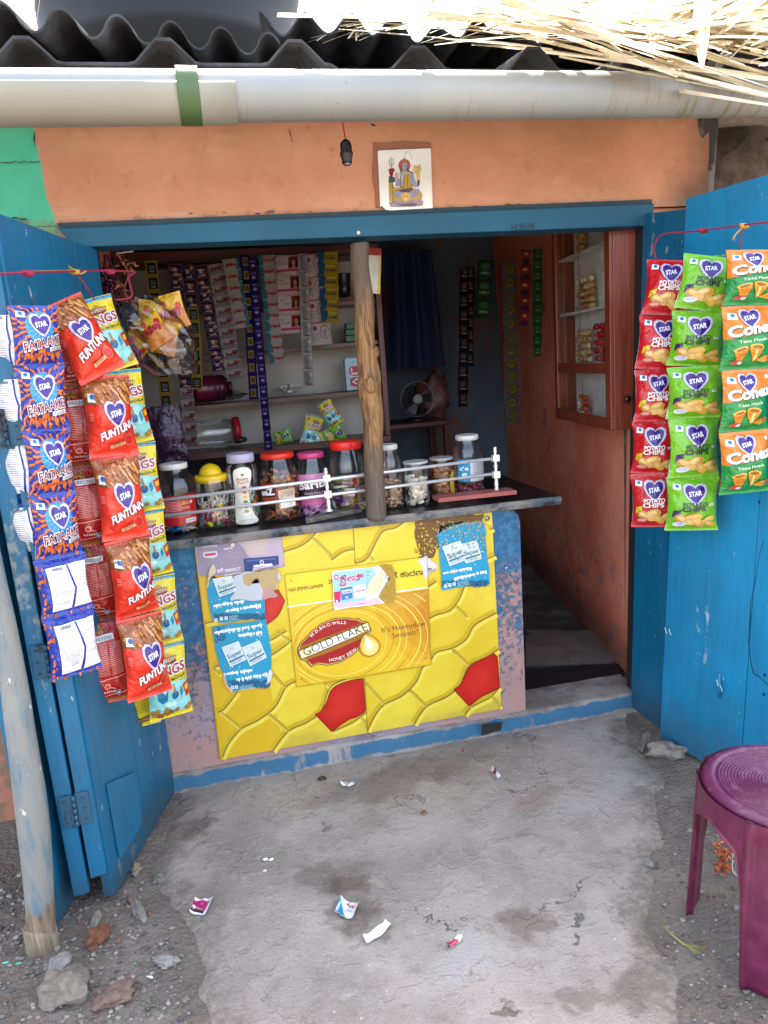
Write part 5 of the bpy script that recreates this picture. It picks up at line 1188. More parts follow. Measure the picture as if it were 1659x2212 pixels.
# ================================================================== jars
JC = clear('clear_plastic', (.98,.99,.99), .14, .07, .55)
CANDY = ['c8541c','b01a24','2c7a3c','d8b41c','3a7ab8','e8e0d0','8a2a5a','5a9a3a']
def jar(u, vt, vb, wpx, depth, name, label, lidc, lidk, shape, lab=None, fill=None, fillkind=None, lidw=.72, ribs=0):
    """u: centre column, vt/vb: lid top and base rows, wpx: body width, all read on the plane y=depth through the jar's axis"""
    A = Py(u, vb, depth-.05); s = (depth+CAMD)/F*.985; r = wpx*s/2
    top = Py(u, vt, depth); c = Vector((A.x*(depth+CAMD)/(depth-.05+CAMD)*1.0, depth, .976)); c.x = Py(u, (vt+vb)/2, depth).x
    H_ = top.z - .976 - r*.1
    lh = {'flat': .022, 'tall': .034, 'dome': .024, 'thin': .010}[lidk]
    if lidk == 'dome': H_ -= .030
    hb = H_ - lh*.55
    o = thing('candy_jar', label, 'jar', c, None, 'jars of sweets on the counter')
    b = MB(); rl_ = r*lidw
    if shape == 'shoulder': prof = [(r*.86,0),(r*.95,.006),(r,.02),(r,hb*.62),(r*.97,hb*.72),(r*.88,hb*.83),(rl_*.98,hb*.93),(rl_*.93,hb)]
    elif shape == 'waist': prof = [(r*.9,0),(r,.015),(r*.98,hb*.2),(r*.90,hb*.45),(r*.92,hb*.6),(r,hb*.78),(r*.96,hb*.88),(rl_*.95,hb*.96),(rl_*.93,hb)]
    else: prof = [(r*.92,0),(r,.012),(r,hb*.96),(r*.97,hb)]
    fine = []
    for i in range(len(prof)-1):
        for k in range(4): fine.append((prof[i][0]+(prof[i+1][0]-prof[i][0])*k/4, prof[i][1]+(prof[i+1][1]-prof[i][1])*k/4))
    fine.append(prof[-1])
    rip = (lambda th, z: .018*math.sin(th*14)*(1 if hb*.45 < z < hb*.8 else 0)) if ribs == 1 else (lambda th, z: .02*math.sin(z*330+math.sin(th*3))*(1 if z < hb*.62 else 0)) if ribs == 2 else None
    b.lathe([(0,.001)]+fine, JC, 40, ripple=rip); b.build('jar_body', None, o)
    b = MB()
    if lidk == 'dome':
        b.lathe([(r*.88,-.004),(r*.95,0),(r*.95,.020),(r*.90,.023)], None, 36); b.lathe([(r*.66,.022)] + [(r*.66*math.cos(t), .022+.042*math.sin(t)) for t in (.2,.4,.6,.8,1.0,1.2,1.4)]+[(0,.065)], None, 32); b.lathe([(r*.9,.0225),(r*.66,.024)], None, 36)
    else:
        b.lathe([(rl_*1.0,0),(rl_*1.06,.002),(rl_*1.06,lh*.8),(rl_*1.0,lh*.96),(rl_*.9,lh),(rl_*.82,lh*.94),(0,lh*.94)], None, 48, ripple=lambda th, z: .006*math.sin(th*40) if z < lh*.8 else 0)
    b.build('lid', pm(lidc, .38, 0, .05), o, (0, 0, hb-lh*.35))
    if lab:
        a0, a1, z0, z1, base, draw = lab; b = MB()
        def lf(x, y, l=0, rr=None):
            th = rad(-90 + a0 + (a1-a0)*x); z = hb*(z1 + (z0-z1)*y); R_ = r
            for i in range(len(prof)-1):
                if prof[i][1] <= z <= prof[i+1][1]: t = (z-prof[i][1])/max(1e-6, prof[i+1][1]-prof[i][1]); R_ = prof[i][0]+(prof[i+1][0]-prof[i][0])*t
            R_ += .0012+.0004*l; return Vector((math.cos(th)*R_, math.sin(th)*R_, z))
        a = Art(b, lf, .08); draw(a, base)
        b.build('label', None, o)
    # contents: its own object
    if fill:
        R = random.Random(int(u)); b = MB(); rr = r*.90; fh = hb*fill[1]
        cols = [pm(x, .3, 0, .2) for x in fill[2]]
        if fillkind in ('wrapped', 'lolly'):
            for k in range(fill[0]):
                t = R.uniform(0, 6.28); q = rr*math.sqrt(R.uniform(.25, 1))*.86; z = .012+R.random()*max(.01, fh-.02); cl = R.choice(cols); ax = Vector((R.uniform(-1,1),R.uniform(-1,1),R.uniform(-.6,.6))).normalized()
                p = Vector((q*math.cos(t), q*math.sin(t), z))
                if fillkind == 'lolly':
                    b.blob(p, .0095, cl, 1, .05)
                    e = p + Vector((R.uniform(-1,1),R.uniform(-1,1),R.uniform(.2,1.6))).normalized()*R.uniform(.04,.06)
                    e.z = min(max(e.z, .008), hb*.9); qq = math.hypot(e.x, e.y)
                    if qq > rr: e.x *= rr/qq; e.y *= rr/qq
                    b.tube([p, e], .0018, pm('e4e2dc', .4), 5)
                else:
                    b.blob(p, .011, cl, 1, .25, (1.5,.8,.7), k, False, ax.to_track_quat('X','Z').to_matrix())
                    for sgn in (-1, 1):
                        w = p+ax*sgn*.014; s2 = ax.orthogonal()*.007; b.face((w, w+ax*sgn*.010+s2, w+ax*sgn*.010-s2), cl)
        elif fillkind == 'bars':
            for k in range(fill[0]):
                t = R.uniform(0, 6.28); q = rr*math.sqrt(R.random())*.7; z = .01+R.random()*fh; cl = R.choice(cols); rm = Matrix.Rotation(R.uniform(0,3.1),3,'Z') @ Matrix.Rotation(R.uniform(-.5,.5),3,'X')
                p = Vector((q*math.cos(t), q*math.sin(t), z)); hx = Vector((min(.028, rr*.5), .009, .0045))
                P8 = [p + rm @ Vector((sx*hx.x, sy*hx.y, sz*hx.z)) for sz in (-1,1) for sx, sy in ((-1,-1),(1,-1),(1,1),(-1,1))]
                for v_ in P8:
                    qq = math.hypot(v_.x, v_.y)
                    if qq > rr: v_.x *= rr/qq; v_.y *= rr/qq
                    v_.z = max(.006, v_.z)
                b.hexa(P8, cl)
        else:  # crumbs / chunks
            for k in range(fill[0]):
                t = R.uniform(0, 6.28); q = rr*math.sqrt(R.random())*.92; z = .01+R.random()*fh; sz = fill[3]
                rm = Matrix.Rotation(R.uniform(0,3.1),3,'Z') @ Matrix.Rotation(R.uniform(-.8,.8),3,'X'); p = Vector((q*math.cos(t), q*math.sin(t), z))
                if fillkind == 'chunks':
                    P8 = [p + rm @ Vector((sx*sz, sy*sz, k2*sz*.45)) for k2 in (-1,1) for sx, sy in ((-1,-1),(1,-1),(1,1),(-1,1))]
                    for v_ in P8:
                        qq = math.hypot(v_.x, v_.y)
                        if qq > rr: v_.x *= rr/qq; v_.y *= rr/qq
                        v_.z = max(.006, v_.z)
                    b.hexa(P8, R.choice(cols))
                else: b.blob(p*Vector((1,1,1)).length/1.732 if False else p, sz, R.choice(cols), 1, .4, (1,1,.6), k, True)
        fo = b.build('candies', None, None, c)
        tag(fo, fill[-1], 'sweets', None, 'stuff')
    return o
def lab_red(a, base):
    a.rect(0,0,1,1,pm(base,.35),0); a.rect(.06,.08,.94,.12,pm('8a0f14',.35),1)
    for k in range(11): a.stroke([(.20,.22+k*.05),(.80 if k%3 else .6,.21+k*.05)],.014,pm('e0b0a8',.4),1)
    for k in range(3): a.oval(.66+k*.09,.26,.035,.05,pm(('d8a01c','c8781c','d8c8b8')[k],.4),2,10)
    a.rect(.66,.80,.92,.94,F_W,2)
    for k in range(9): a.stroke([(.68+k*.026,.82),(.68+k*.026,.92)],.010,pm('2c2c2c'),3)
def lab_poppy(a, base):
    a.poly(spline([(.18,.02),(.5,-.02),(.82,.02),(.88,.14),(.70,.45),(.80,.80),(.98,.93),(.9,.99),(.5,1.0),(.1,.99),(.02,.93),(.2,.80),(.30,.45),(.12,.14),(.18,.02)],3),pm(base,.4),0)
    a.text('Poppy',(.26,.215),(.74,.205),pm('a8501c'),2,h=.05,bold=.015); a.text('Punch',(.28,.275),(.74,.265),pm('a8501c'),2,h=.05,bold=.015)
    a.oval(.5,.11,.07,.02,pm('8a4a2a'),2,10)
    for k, cc in enumerate(('c83a1c','c8501c','d8b41c','5a8a2c','c8481c','6a9a2c')): a.oval(.52,.34+k*.085,.10,.026,pm(cc,.35),2,12); a.stroke([(.58,.355+k*.085),(.70,.365+k*.085)],.007,pm('b8b0a0'),1)
    a.text('Pick "n" Suck',(.28,.94),(.76,.93),pm('5a5a78'),2,h=.022)
def lab_eez(a, base):
    a.poly([(0,.05),(.42,.0),(.42,.62),(0,.66)],pm('b83a14',.35),0); a.poly([(.02,.12),(.40,.08),(.40,.52),(.02,.56)],pm('2a1410',.35),1); a.text('eeZ',(.04,.48),(.38,.42),F_W,3,h=.25,bold=.05)
    a.poly([(.44,.28),(.80,.24),(.80,.95),(.44,.99)],pm('c9b59a',.5),1); a.poly([(.47,.62),(.78,.60),(.78,.94),(.47,.96)],F_W,2)
    for k in range(11): a.stroke([(.50+k*.024,.64),(.50+k*.024,.76)],.010,pm('26221f'),3)
    for k in range(3): a.stroke([(.5,.82+k*.045),(.72,.81+k*.045)],.012,F_TX,3)
    for k in range(5): a.stroke([(.48,.34+k*.045),(.76,.33+k*.045)],.014,pm('6a4a3a'),3)
def lab_bari(a, base):
    a.rect(0,0,1,1,pm('2a1a24',.35),0); a.poly([(0,.0),(1,.0),(1,.28),(.5,.34),(0,.28)],pm('c27aa0',.35),1); a.poly([(0,.72),(1,.72),(1,1),(0,1)],pm('b0508a',.35),1)
    a.text('BariBu',(.06,.50),(.95,.40),F_W,3,h=.26,bold=.03); a.text('CHATPATA',(.22,.66),(.78,.66),pm('d8b8c4'),3,h=.075,bold=.01)
    a.oval(.86,.56,.09,.09,pm('c8862c'),3,10); a.oval(.93,.45,.06,.10,pm('4a7a2c'),3,10)
def lab_ts(a, base):
    a.rect(0,0,1,1,pm('c8cccc',.4),0); a.poly([(0,0),(.42,.0),(.40,1),(0,1)],pm('1a8ab8',.4),1); a.rect(.42,.0,1,.06,pm('1a8ab8',.4),1); a.text("t's",(.06,.50),(.36,.46),F_W,3,h=.16,bold=.03); a.text('8',(.14,.82),(.30,.82),F_W,3,h=.22,bold=.04)
    for k in range(10): a.stroke([(.48,.16+k*.075),(.95 if k%4 else .8,.15+k*.075)],.02,pm('6c7478'),2)
def lab_yel(a, base): a.poly(spline([(.25,.1),(.6,.0),(.95,.12),(1,.5),(.9,.95),(.4,1),(.1,.6),(.25,.1)],3),pm(base,.4),0); a.poly([(.85,.1),(1,.2),(1,.9),(.9,.95)],pm('a81a1c',.4),1)
jar(383,996,1158,84,.135,'j','clear jar with a white lid and a red label, left end of the row','d2d0c8','flat','shoulder',(-62,62,.14,.60,'b0161c',lab_red),(110,.36,['b8862c','2c86c8','2c86c8','d8c8a0','c87a2c'],'gold and blue wrapped sweets in the white lidded jar with red label'),'wrapped',.66,1)
jar(461,1004,1150,74,.13,'j','clear jar of lollipops under a yellow domed lid','d8b410','dome','straight',None,(90,.52,['2c8a2c','b82a34','d8c41c','8a2a5a','d8a8a0'],'lollipops with white sticks in the yellow domed jar'),'lolly')
jar(526,976,1139,70,.135,'j','tall clear jar with a lavender lid and a white waisted lollipop label','a8a6bc','tall','waist',(-44,44,.03,.88,'d8d4c8',lab_poppy),(70,.55,['2c7a2c','b83a2c','c8681c','4a9a4a'],'lollipops behind the white waisted label'),'lolly',.80,0)
jar(605,973,1136,88,.14,'j','round jar of dark chocolate sweets with an orange red lid','cc2c14','flat','shoulder',(-70,66,.22,.62,'2a1410',lab_eez),(150,.78,['3a1a12','2a1210','6a2c14','a8541c','c8742c'],'dark brown and orange sweets in the round jar with the orange red lid'),'wrapped',.78,0)
jar(676,973,1116,70,.15,'j','clear jar with a pink lid and a pink and black lettered label','b83a6c','flat','shoulder',(-72,72,.22,.72,'2a1a24',lab_bari),(90,.30,['c27ab0','8a3a8a','d8a8c8'],'pink and purple wrapped sweets in the pink lidded jar'),'wrapped',.80,1)
jar(752,948,1118,86,.16,'j','widest jar, with a bright red lid, left of the tree trunk post','d8281c','tall','shoulder',None,(90,.48,['5a2a7a','8a5a2c','3a7a3c','d8d0c0','c8541c'],'mixed purple, green and brown packets in the widest red lidded jar'),'bars',.76,0)
jar(842,957,1108,58,.13,'j','rippled clear jar with a white lid just right of the tree trunk post','c4c2bc','flat','shoulder',None,(260,.42,['b08a64','c9a680','8a6448'],.009,'small beige puffed snacks in the rippled jar'),'crumbs',.72,2)
jar(900,993,1101,58,.12,'j','straight clear tub of white cubes','b8b8b4','thin','straight',None,(60,.60,['dcd6c4','e4dfd0','c9c0a8'],.0125,'white sugary cubes in the straight tub'),'chunks',.95)
jar(955,985,1080,54,.19,'j','straight tub of brown biscuits with a yellow oval label','a8a6a0','thin','straight',(15,80,.10,.72,'c8a02c',lab_yel),(150,.80,['8a5428','a86c3a','6a3c1c','b98452'],.010,'brown biscuit pieces in the tub with the yellow label'),'chunks',.95)
jar(1011,936,1066,70,.20,'j','tall clear jar with a white lid and a blue and white label, right end','c4c4c0','flat','shoulder',(-60,60,.28,.66,'c8cccc',lab_ts),(70,.18,['8a2440','a84a5a','6a1c34'],.012,'dark red sweets at the bottom of the tall right end jar'),'crumbs',.72,1)
jar(322,1010,1150,60,.20,'j','dark red topped jar mostly hidden behind the yellow packets','8a1a1c','flat','shoulder',None,(70,.5,['7a1a1c','4a1414','a83a2c'],'dark red sweets in the jar behind the yellow packets'),'wrapped',.8,0)

# ================================================================== shelf unit at the back
W_MAR = wood('maroon_wood', '3c150f', '5e241a', 1, .4, 0, .15)
WHT = worn('shelf_white', 'a9a49c', '8a8278', .4, 4, .7, '4a443c', .35, .08)
sh = thing('shelf_unit', 'dark wood shelf unit with white back panel behind the counter', 'shelf', (0, 0, 0))
SY = 1.1
x0, x1, z0, z1 = -.41, .862, 1.165, 2.10
b = MB(); b.box(x0+.01, x1-.01, SY+.245, SY+.26, z0, z1); b.build('back_panel', WHT, sh)
for (a0, a1, c0, c1) in ((x0, x1, z0-.035, z0), (x0, x1, z1-.02, z1+.03), (x0, x0+.03, z0, z1-.02), (x1-.03, x1, z0, z1-.02)):
    b = MB(); b.box(a0, a1, SY-.005, SY+.25, c0, c1, None, .004); b.build('frame', W_MAR, sh)
for (p, q) in (((437,776),(778,740)), ((421,882),(778,846)), ((437,668),(778,652))):
    A, B_ = Py(*p, SY+.02), Py(*q, SY+.02); b = MB()
    b.hexa([(x0+.03,SY+.02,A.z-.012-.002), (x1-.03,SY+.02,B_.z-.012), (x1-.03,SY+.245,B_.z-.012), (x0+.03,SY+.245,A.z-.012), (x0+.03,SY+.02,A.z+.006), (x1-.03,SY+.02,B_.z+.006), (x1-.03,SY+.245,B_.z+.006), (x0+.03,SY+.245,A.z+.006)]); b.build('shelf', W_MAR, sh)

# ------------------------------------------------------------------ sachet chains
def sachet(name, w, h, d, base, draw, seed=1, tone=None):
    b = MB(); fn = pillow(w, h, d, seed, .006 if w > .5 else .0006, .012 if w > .5 else .001); b.grid(lambda u, v: fn(u, v), 8, 8, base); b.grid(lambda u, v: (lambda p: Vector((-p.x, -p.y*.6, p.z)))(fn(u, v)), 5, 5, base)
    draw(Art(b, fn, .1)); return b.build(name, None, mesh=True)
fm = lambda c: foil(c, .22, 1.0, 40, .25)
GOLD, COP, SIL, PUR = fm('a8923a'), fm('6a5c6c'), fm('b4b2ae'), fm('2c1f6a')
def d_gold(a): a.rect(.14,.16,.86,.86,fm('16201e'),1); a.rect(.26,.3,.74,.62,fm('5d7270'),2); a.rect(.3,.68,.7,.76,fm('b0b4a8'),2)
def cop_art(sd_):
    def d(a):
        R = random.Random(sd_)
        a.rect(.04,.08,.96,.92,fm('2e2348'),1)
        for k in range(11):
            u, v, q = R.uniform(.05,.8), R.uniform(.08,.8), R.uniform(.12,.32)
            a.poly([(u,v),(min(.97,u+q),v+R.uniform(-.06,.08)),(min(.97,u+q*R.uniform(.6,1)),min(.93,v+q*.8)),(u+R.uniform(-.04,.1),min(.93,v+q*.6))],fm(R.choice(('b8804a','a8482a','d4ccd0','6a5aa0','c8a050','3a2a5c','8a4a3a'))),2+.1*k)
        a.oval(R.uniform(.4,.6),.45,.17,.15,fm('cfc4c4'),4,8); a.rect(.3,.8,.8,.88,fm('d8d4d0'),4)
    return d
d_cop = cop_art(1)
def d_silv(t):
    def d(a): a.poly([(0,.62),(1,.55),(1,.95),(0,.95)],fm('8a8c90'),1); a.poly([(.55,.1),(.95,.08),(.98,.4),(.6,.45)],fm('a05a5a'),1); a.text(t,(.14,.62),(.90,.52),fm('7a1c26'),3,h=.34,bold=.04)
    return d
def d_friend(a): a.poly([(0,0),(.24,0),(.10,.45),(.30,.92),(0,.95)],fm('2a7f9c'),1); a.text('Friend',(.22,.64),(.96,.58),fm('b01c2a'),3,h=.34,bold=.04)
def d_friendm(a): a.poly([(1,0),(.76,0),(.90,.45),(.70,.92),(1,.95)],fm('2a7f9c'),1); a.text('Friend',(.84,.38),(.10,.44),fm('b01c2a'),3,h=.34,bold=.04)
def d_pgold(a): a.rect(.22,.2,.78,.8,fm('b09a3a'),1); a.rect(.30,.30,.70,.7,fm('6a5a2a'),2)
def d_pur(a): a.rect(.16,.16,.84,.36,fm('6a62a8'),1); a.oval(.5,.62,.26,.16,fm('8a7ac0'),1,8); a.rect(.3,.58,.7,.66,fm('d0cce0'),2)
def d_face(a):
    a.rect(.02,.06,.98,.94,fm('c9bfc0'),1); a.poly([(.58,.08),(.98,.06),(.98,.62),(.56,.70)],fm('8a1c3a'),2); a.poly([(.62,.66),(.68,.30),(.76,.20),(.88,.22),(.94,.36),(.95,.64)],fm('2a1a18'),3); a.oval(.79,.40,.085,.16,fm('b8866a'),4,12); a.poly([(.64,.70),(.74,.56),(.86,.56),(.96,.70)],fm('c8788a'),4)
    for x in (.755,.825): a.oval(x,.37,.014,.016,fm('2a1a18'),5,6)
    a.oval(.79,.49,.022,.012,fm('9a3040'),5,6); a.text('Fair',(.10,.36),(.30,.34),fm('5a4a6a'),3,h=.12); a.text('Lovely',(.16,.54),(.52,.50),fm('6a2a4a'),3,h=.14); a.poly([(.02,.74),(.98,.68),(.98,.80),(.02,.88)],fm('b83a6a'),3)
def d_slim(a): a.poly([(.1,.1),(.8,.06),(.6,.8),(.2,.9)],fm('8a8c90'),1); a.poly([(.5,.2),(.95,.1),(.9,.5)],fm('d4d4d0'),1); a.rect(.3,.84,.8,.92,fm('a83a4a'),2)
def d_soap(a):
    a.oval(.22,.28,.11,.10,fm('a83248'),1,12); a.oval(.70,.46,.26,.30,fm('b05a68'),1,16); a.oval(.70,.46,.22,.26,fm('c9c0bc'),2,16); a.poly([(.58,.36),(.82,.34),(.76,.66),(.62,.62)],fm('a89aa0'),3)
    for k in range(4): a.stroke([(.08,.52+k*.09),(.36,.51+k*.09)],.025,fm('8a7078'),2)
    a.stroke([(.02,.04),(.98,.02)],.05,fm('b83a50'),2)
def d_krish(a): a.poly([(.0,0),(.36,0),(.28,.95),(0,.95)],fm('1d5f8a'),2); a.oval(.42,.2,.10,.1,fm('c9b020'),1,8); a.text('Freekick'[:5],(.42,.72),(.92,.66),fm('2a3a6a'),3,h=.28,bold=.02); a.rect(.40,.14,.9,.3,fm('d8c45a'),2)
def d_dark(a): a.poly([(.15,.12),(.8,.1),(.7,.5),(.2,.55)],fm('5d5148'),1); a.rect(.2,.62,.8,.72,fm('a59a90'),1); a.oval(.5,.4,.2,.12,fm('8a6a50'),2,8)
def d_green(a): a.oval(.5,.35,.3,.18,fm('3a7a4a'),1,10); a.rect(.2,.6,.8,.75,fm('5a8a5a'),1); a.rect(.3,.64,.6,.7,fm('a8b8a0'),2)
def d_round(a): a.oval(.5,.5,.36,.42,fm('5a5018'),1,14); a.oval(.5,.5,.28,.32,fm('8a7a28'),2,14); a.text('55',(.36,.62),(.64,.58),fm('2a2810'),3,h=.28,bold=.03)
def d_orng(a): a.poly([(.0,.1),(1,.2),(1,.55),(0,.5)],fm('a8321a'),1); a.rect(.2,.6,.85,.9,fm('2a2a5a'),1); a.rect(.3,.2,.7,.35,fm('d0b8a0'),2)
KS = {'gold':(GOLD,d_gold,.006),'cop':(COP,cop_art(1),.010),'copb':(COP,cop_art(5),.010),'copc':(COP,cop_art(8),.010),'aunty':(SIL,d_silv('Aunty'),.008),'friend':(SIL,d_friend,.008),'friendm':(SIL,d_friendm,.008),'pgold':(PUR,d_pgold,.004),'pur':(PUR,d_pur,.008),'face':(fm('c0a8ac'),d_face,.004),'slim':(SIL,d_slim,.008),'soap':(fm('c4bcb8'),d_soap,.004),'krish':(fm('b8a01c'),d_krish,.005),'dark':(fm('1a1a1e'),d_dark,.008),'green':(fm('16402a'),d_green,.008),'round':(fm('5d6068'),d_round,.005),'orange':(fm('7a2a1a'),d_orng,.008),'grn2':(fm('1c5a2a'),d_green,.006)}
SM = {k: sachet('sachet', 1, 1, .5 if False else .14, v[0], v[1], i+1) for i, (k, v) in enumerate(KS.items())}
def chain(label, top, bot, wpx, seq, depth, grp, rz=0, bow=.0):
    A, B_ = Py(*top, depth), Py(*bot, depth); n_ = len(seq); s = (depth+CAMD)/F
    o = thing('sachet_strip', label, 'sachets', A, None, grp); R = random.Random(int(top[0]*7+top[1]))
    prev = Vector((0, 0, 0)); D = B_-A
    for i, k in enumerate(seq):
        t = (i+1)/n_; p = D*t + Vector((math.sin(t*math.pi)*bow, 0, 0)); d = p-prev; z = -d.normalized()
        yv = Vector((-math.sin(rz+R.uniform(-.4,.4)), math.cos(rz), R.uniform(-.5,.5))); yv = (yv - z*yv.dot(z)).normalized(); x = yv.cross(z).normalized()
        q = link('sachet', SM[k], o); q.matrix_local = Matrix.Translation(prev) @ Matrix((x, yv, z)).transposed().to_4x4() @ Matrix.Diagonal((wpx*s, wpx*s*.8, d.length*1.02, 1)); prev = p
    return o
def c2(x, y): return (189.8 + x*.3922, 515 + y*.3922)
def c3(x, y): return (745.5 + x*.3922, 474.4 + y*.3922)
G1_, G2_ = 'sachet strips hanging in front of the shelves', 'sachet strips hanging in the dark right side of the shop'
k_ = .3922
chain('gold framed sachet strip hanging leftmost, passing behind the clear bag', c2(345,122), c2(462,1165), 66*k_, ['gold']*13, .95, G1_)
chain('long strip of coppery foil sachets ending in silver lettered ones', c2(478,140), c2(572,1150), 74*k_, ['cop','copb','copc','cop','copc','copb','copb','cop','copc','cop']+['aunty']*5, .93, G1_)
chain('strip of coppery sachets above gold framed dark ones, between two coppery strips', c2(548,148), c2(600,830), 66*k_, ['copb','copc','cop']+['gold']*6, .96, G1_, 0, .01)
chain('purple brown foil sachet strip hanging just left of the silver red lettered strip', c2(618,148), c2(722,730), 70*k_, ['copc','cop','copb']*3, .94, G1_)
chain('silver sachet strip with dark red lettering, tapering towards the shelf jar', c2(705,140), c2(812,782), 92*k_, ['aunty']*11, .95, G1_)
chain('short white and blue sachet strip with its lettering upside down', c2(785,112), c2(852,490), 88*k_, ['friendm']*6, .93, G1_)
chain('violet strip with a gold square on every sachet', c2(865,90), c2(915,885), 54*k_, ['pgold']*11, .96, G1_)
chain('longest violet sachet strip, reaching down to the bottom shelf', c2(905,110), c2(995,1165), 46*k_, ['pur']*17, .94, G1_)
chain('white and blue sachet strip with red lettering right way up', c2(980,92), c2(1042,690), 88*k_, ['friend']*10, .95, G1_)
chain('wide pinkish strip of cream sachets each with a printed face', c2(1095,92), c2(1116,522), 132*k_, ['face']*4, .96, G1_)
chain('narrow silver sachet strip in front of the white soap sachets', c2(1182,85), c2(1216,812), 58*k_, ['slim']*8, .93, G1_)
chain('white strip of soap sachets with pink rings', c2(1236,82), c2(1290,582), 116*k_, ['soap']*4, .97, G1_)
chain('yellow and blue sachet strip nearest the tree trunk post', c2(1320,72), c2(1332,462), 112*k_, ['krish']*6, .95, G1_)
chain('black glinting sachet strip hanging far back left in the dark', c3(660,258), c3(648,1030), 60*k_, ['dark']*10, 1.75, G2_)
chain('shorter black glinting sachet strip close beside the far back one', c3(692,262), c3(690,805), 44*k_, ['dark']*8, 1.72, G2_)
chain('bunch of wide dark green packets in the dark', c3(775,222), c3(757,542), 100*k_, ['green']*3, 1.62, G2_)
chain('long grey sachet strip with a yellow disc on each sachet', c3(905,235), c3(922,1112), 88*k_, ['round']*12, 1.40, G2_, -.2)
chain('orange and navy sachet strip next to the green one', c3(995,165), c3(985,590), 62*k_, ['orange']*5, 1.22, G2_, -.2)
chain('narrow green sachet strip right beside the wall cabinet', c3(1060,160), c3(1058,752), 56*k_, ['grn2']*10, 1.12, G2_, -.2)
# hanging rails for the strips
rd = thing('hanging_rod', 'thin rod under the beam from which the sachet strips hang', 'rod', Py(300,572,.97)); b = MB(); b.tube([(0,0,0), Py(770,548,.97)-Py(300,572,.97)], .004, None, 8); b.build('rod', pm('3a3634', .5, .6), rd)
# small things on the shelves
def onshelf(u, v, d=.1): return Py(u, v, SY+d)
jl = thing('plastic_jar', 'dark magenta plastic jar lying on its side on the middle shelf', 'jar', onshelf(450,868)); 
b = MB(); b.lathe([(0,0),(.062,.002),(.066,.02),(.066,.11),(.060,.12),(.066,.125),(.064,.155),(.05,.17),(.045,.175)], None, 28); b.build('jar_body', pm('5a1436', .25), jl, (-.07,0,.066), (0, rad(90), .15))
b = MB(); b.lathe([(.05,0),(.052,.02),(0,.022)], None, 24); b.build('lid', pm('3a1024', .3), jl, (.10,.024,.066), (0, rad(90), .15))
jl = thing('plastic_jar', 'empty clear jar with a red lid lying on the bottom shelf', 'jar', onshelf(425,966)); 
b = MB(); b.lathe([(0,0),(.060,.002),(.066,.02),(.066,.17),(.055,.20)], JC, 28); b.build('jar_body', None, jl, (0,0,.066), (0, rad(90), .12))
b = MB(); b.lathe([(.068,-.012),(.070,0),(.070,.018),(0,.020)], None, 28); b.build('lid', pm('a8161c', .35), jl, (.205,.025,.066), (0, rad(90), .12))
for (u, v, kk, s, rz, ry, label) in ((685,935,'ring',.75,.2,.35,'yellow snack packet propped upright on the bottom shelf'), (700,905,'ring',.62,-.3,-.5,'snack packet leaning on top of another on the bottom shelf'), (735,950,'ring',.6,.1,1.45,'yellow packet lying flat on the bottom shelf'), (762,935,'green',.55,.2,1.2,'green packet lying at the right end of the bottom shelf'), (650,945,'green',.42,-.1,1.4,'small green packet lying left of the yellow ones')):
    o = thing('snack_packet', label, 'snack packet', onshelf(u, v, .06), None, 'loose packets on the bottom shelf'); q = link('packet', PK[kk][0], o); q.scale = (s, s, s); q.rotation_euler = (0, ry, rz); q.location = (-.05 if abs(ry) > 1 else 0, 0, .02 if abs(ry) > 1 else .09)
bx = thing('carton', 'pale blue carton with red and white marks on the middle shelf behind the post', 'box', onshelf(772,842,.05)); b = MB(); b.box(-.055,.07,0,.05,0,.165, None, .002); b.build('box', pm('8fb0be', .5), bx)
b = MB(); a = Art(b, lambda u, v, l: Vector((-.055+u*.125, -.0012-.0004*l, .165-v*.165))); [(a.poly([(.16,v0+.04),(.30,v0),(.62,v0),(.62,v0+.30),(.30,v0+.30),(.16,v0+.24)], pm('9a1420'), 1), a.stroke([(.26,v0+.06),(.26,v0+.23),(.50,v0+.23)] if v0 < .4 else [(.50,v0+.05),(.26,v0+.14),(.50,v0+.23)], .06, pm('c8d0d4'), 2)) for v0 in (.26,.60)]; b.build('printed_marks', None, bx)
bx = thing('carton', 'stack of small green cartons on the upper shelf behind the post', 'box', onshelf(768,738,.05)); b = MB()
for k in range(3): b.box(-.05+.004*k,.08,0,.06,.002+k*.032,.031+k*.032, None, .002)
b.build('box', worn('green_carton', '1c5a34', '8a9a80', .35, 20, .5), bx)
bx = thing('steel_tumbler', 'dark ridged tumbler on the top shelf', 'tumbler', onshelf(744,642,.06)); b = MB(); b.lathe([(0,0),(.03,.001),(.036,.05),(.034,.06),(.04,.11),(.041,.115),(.038,.11)], None, 24); b.build('tumbler', pm('1c1c20', .3), bx)
cr = thing('crumpled_wrapper', 'crumpled silver wrapper lying on the middle shelf', 'wrapper', onshelf(622,848,.05)); b = MB(); b.blob((0,0,.02), .038, None, 2, .7, (1.4,.7,.5), 9, False); b.build('wrapper', fm('8f8f8c'), cr)
cr = thing('crumpled_wrapper', 'clear crinkled polythene heaped on the middle shelf beside the dark jar', 'wrapper', onshelf(505,862,.05)); b = MB(); b.blob((0,0,.018), .05, None, 2, .7, (1.6,.8,.4), 19, False); b.build('wrapper', clear('polythene', (.8,.8,.82), .15, .06), cr)
for (u, v, c, label) in ((520,955,'2a2624','dark round bangle coil on the bottom shelf'), (473,968,'2c6a4c','small green pack on the bottom shelf edge')):
    o = thing('small_item', label, 'small item', onshelf(u, v, .03)); b = MB()
    if c == '2a2624': b.lathe([(.026,0),(.034,.004),(.034,.02),(.026,.024),(.022,.012),(.026,0)], None, 20)
    else: b.box(-.035,.035,0,.02,0,.010, None, .002)
    b.build('item', pm(c, .4), o)
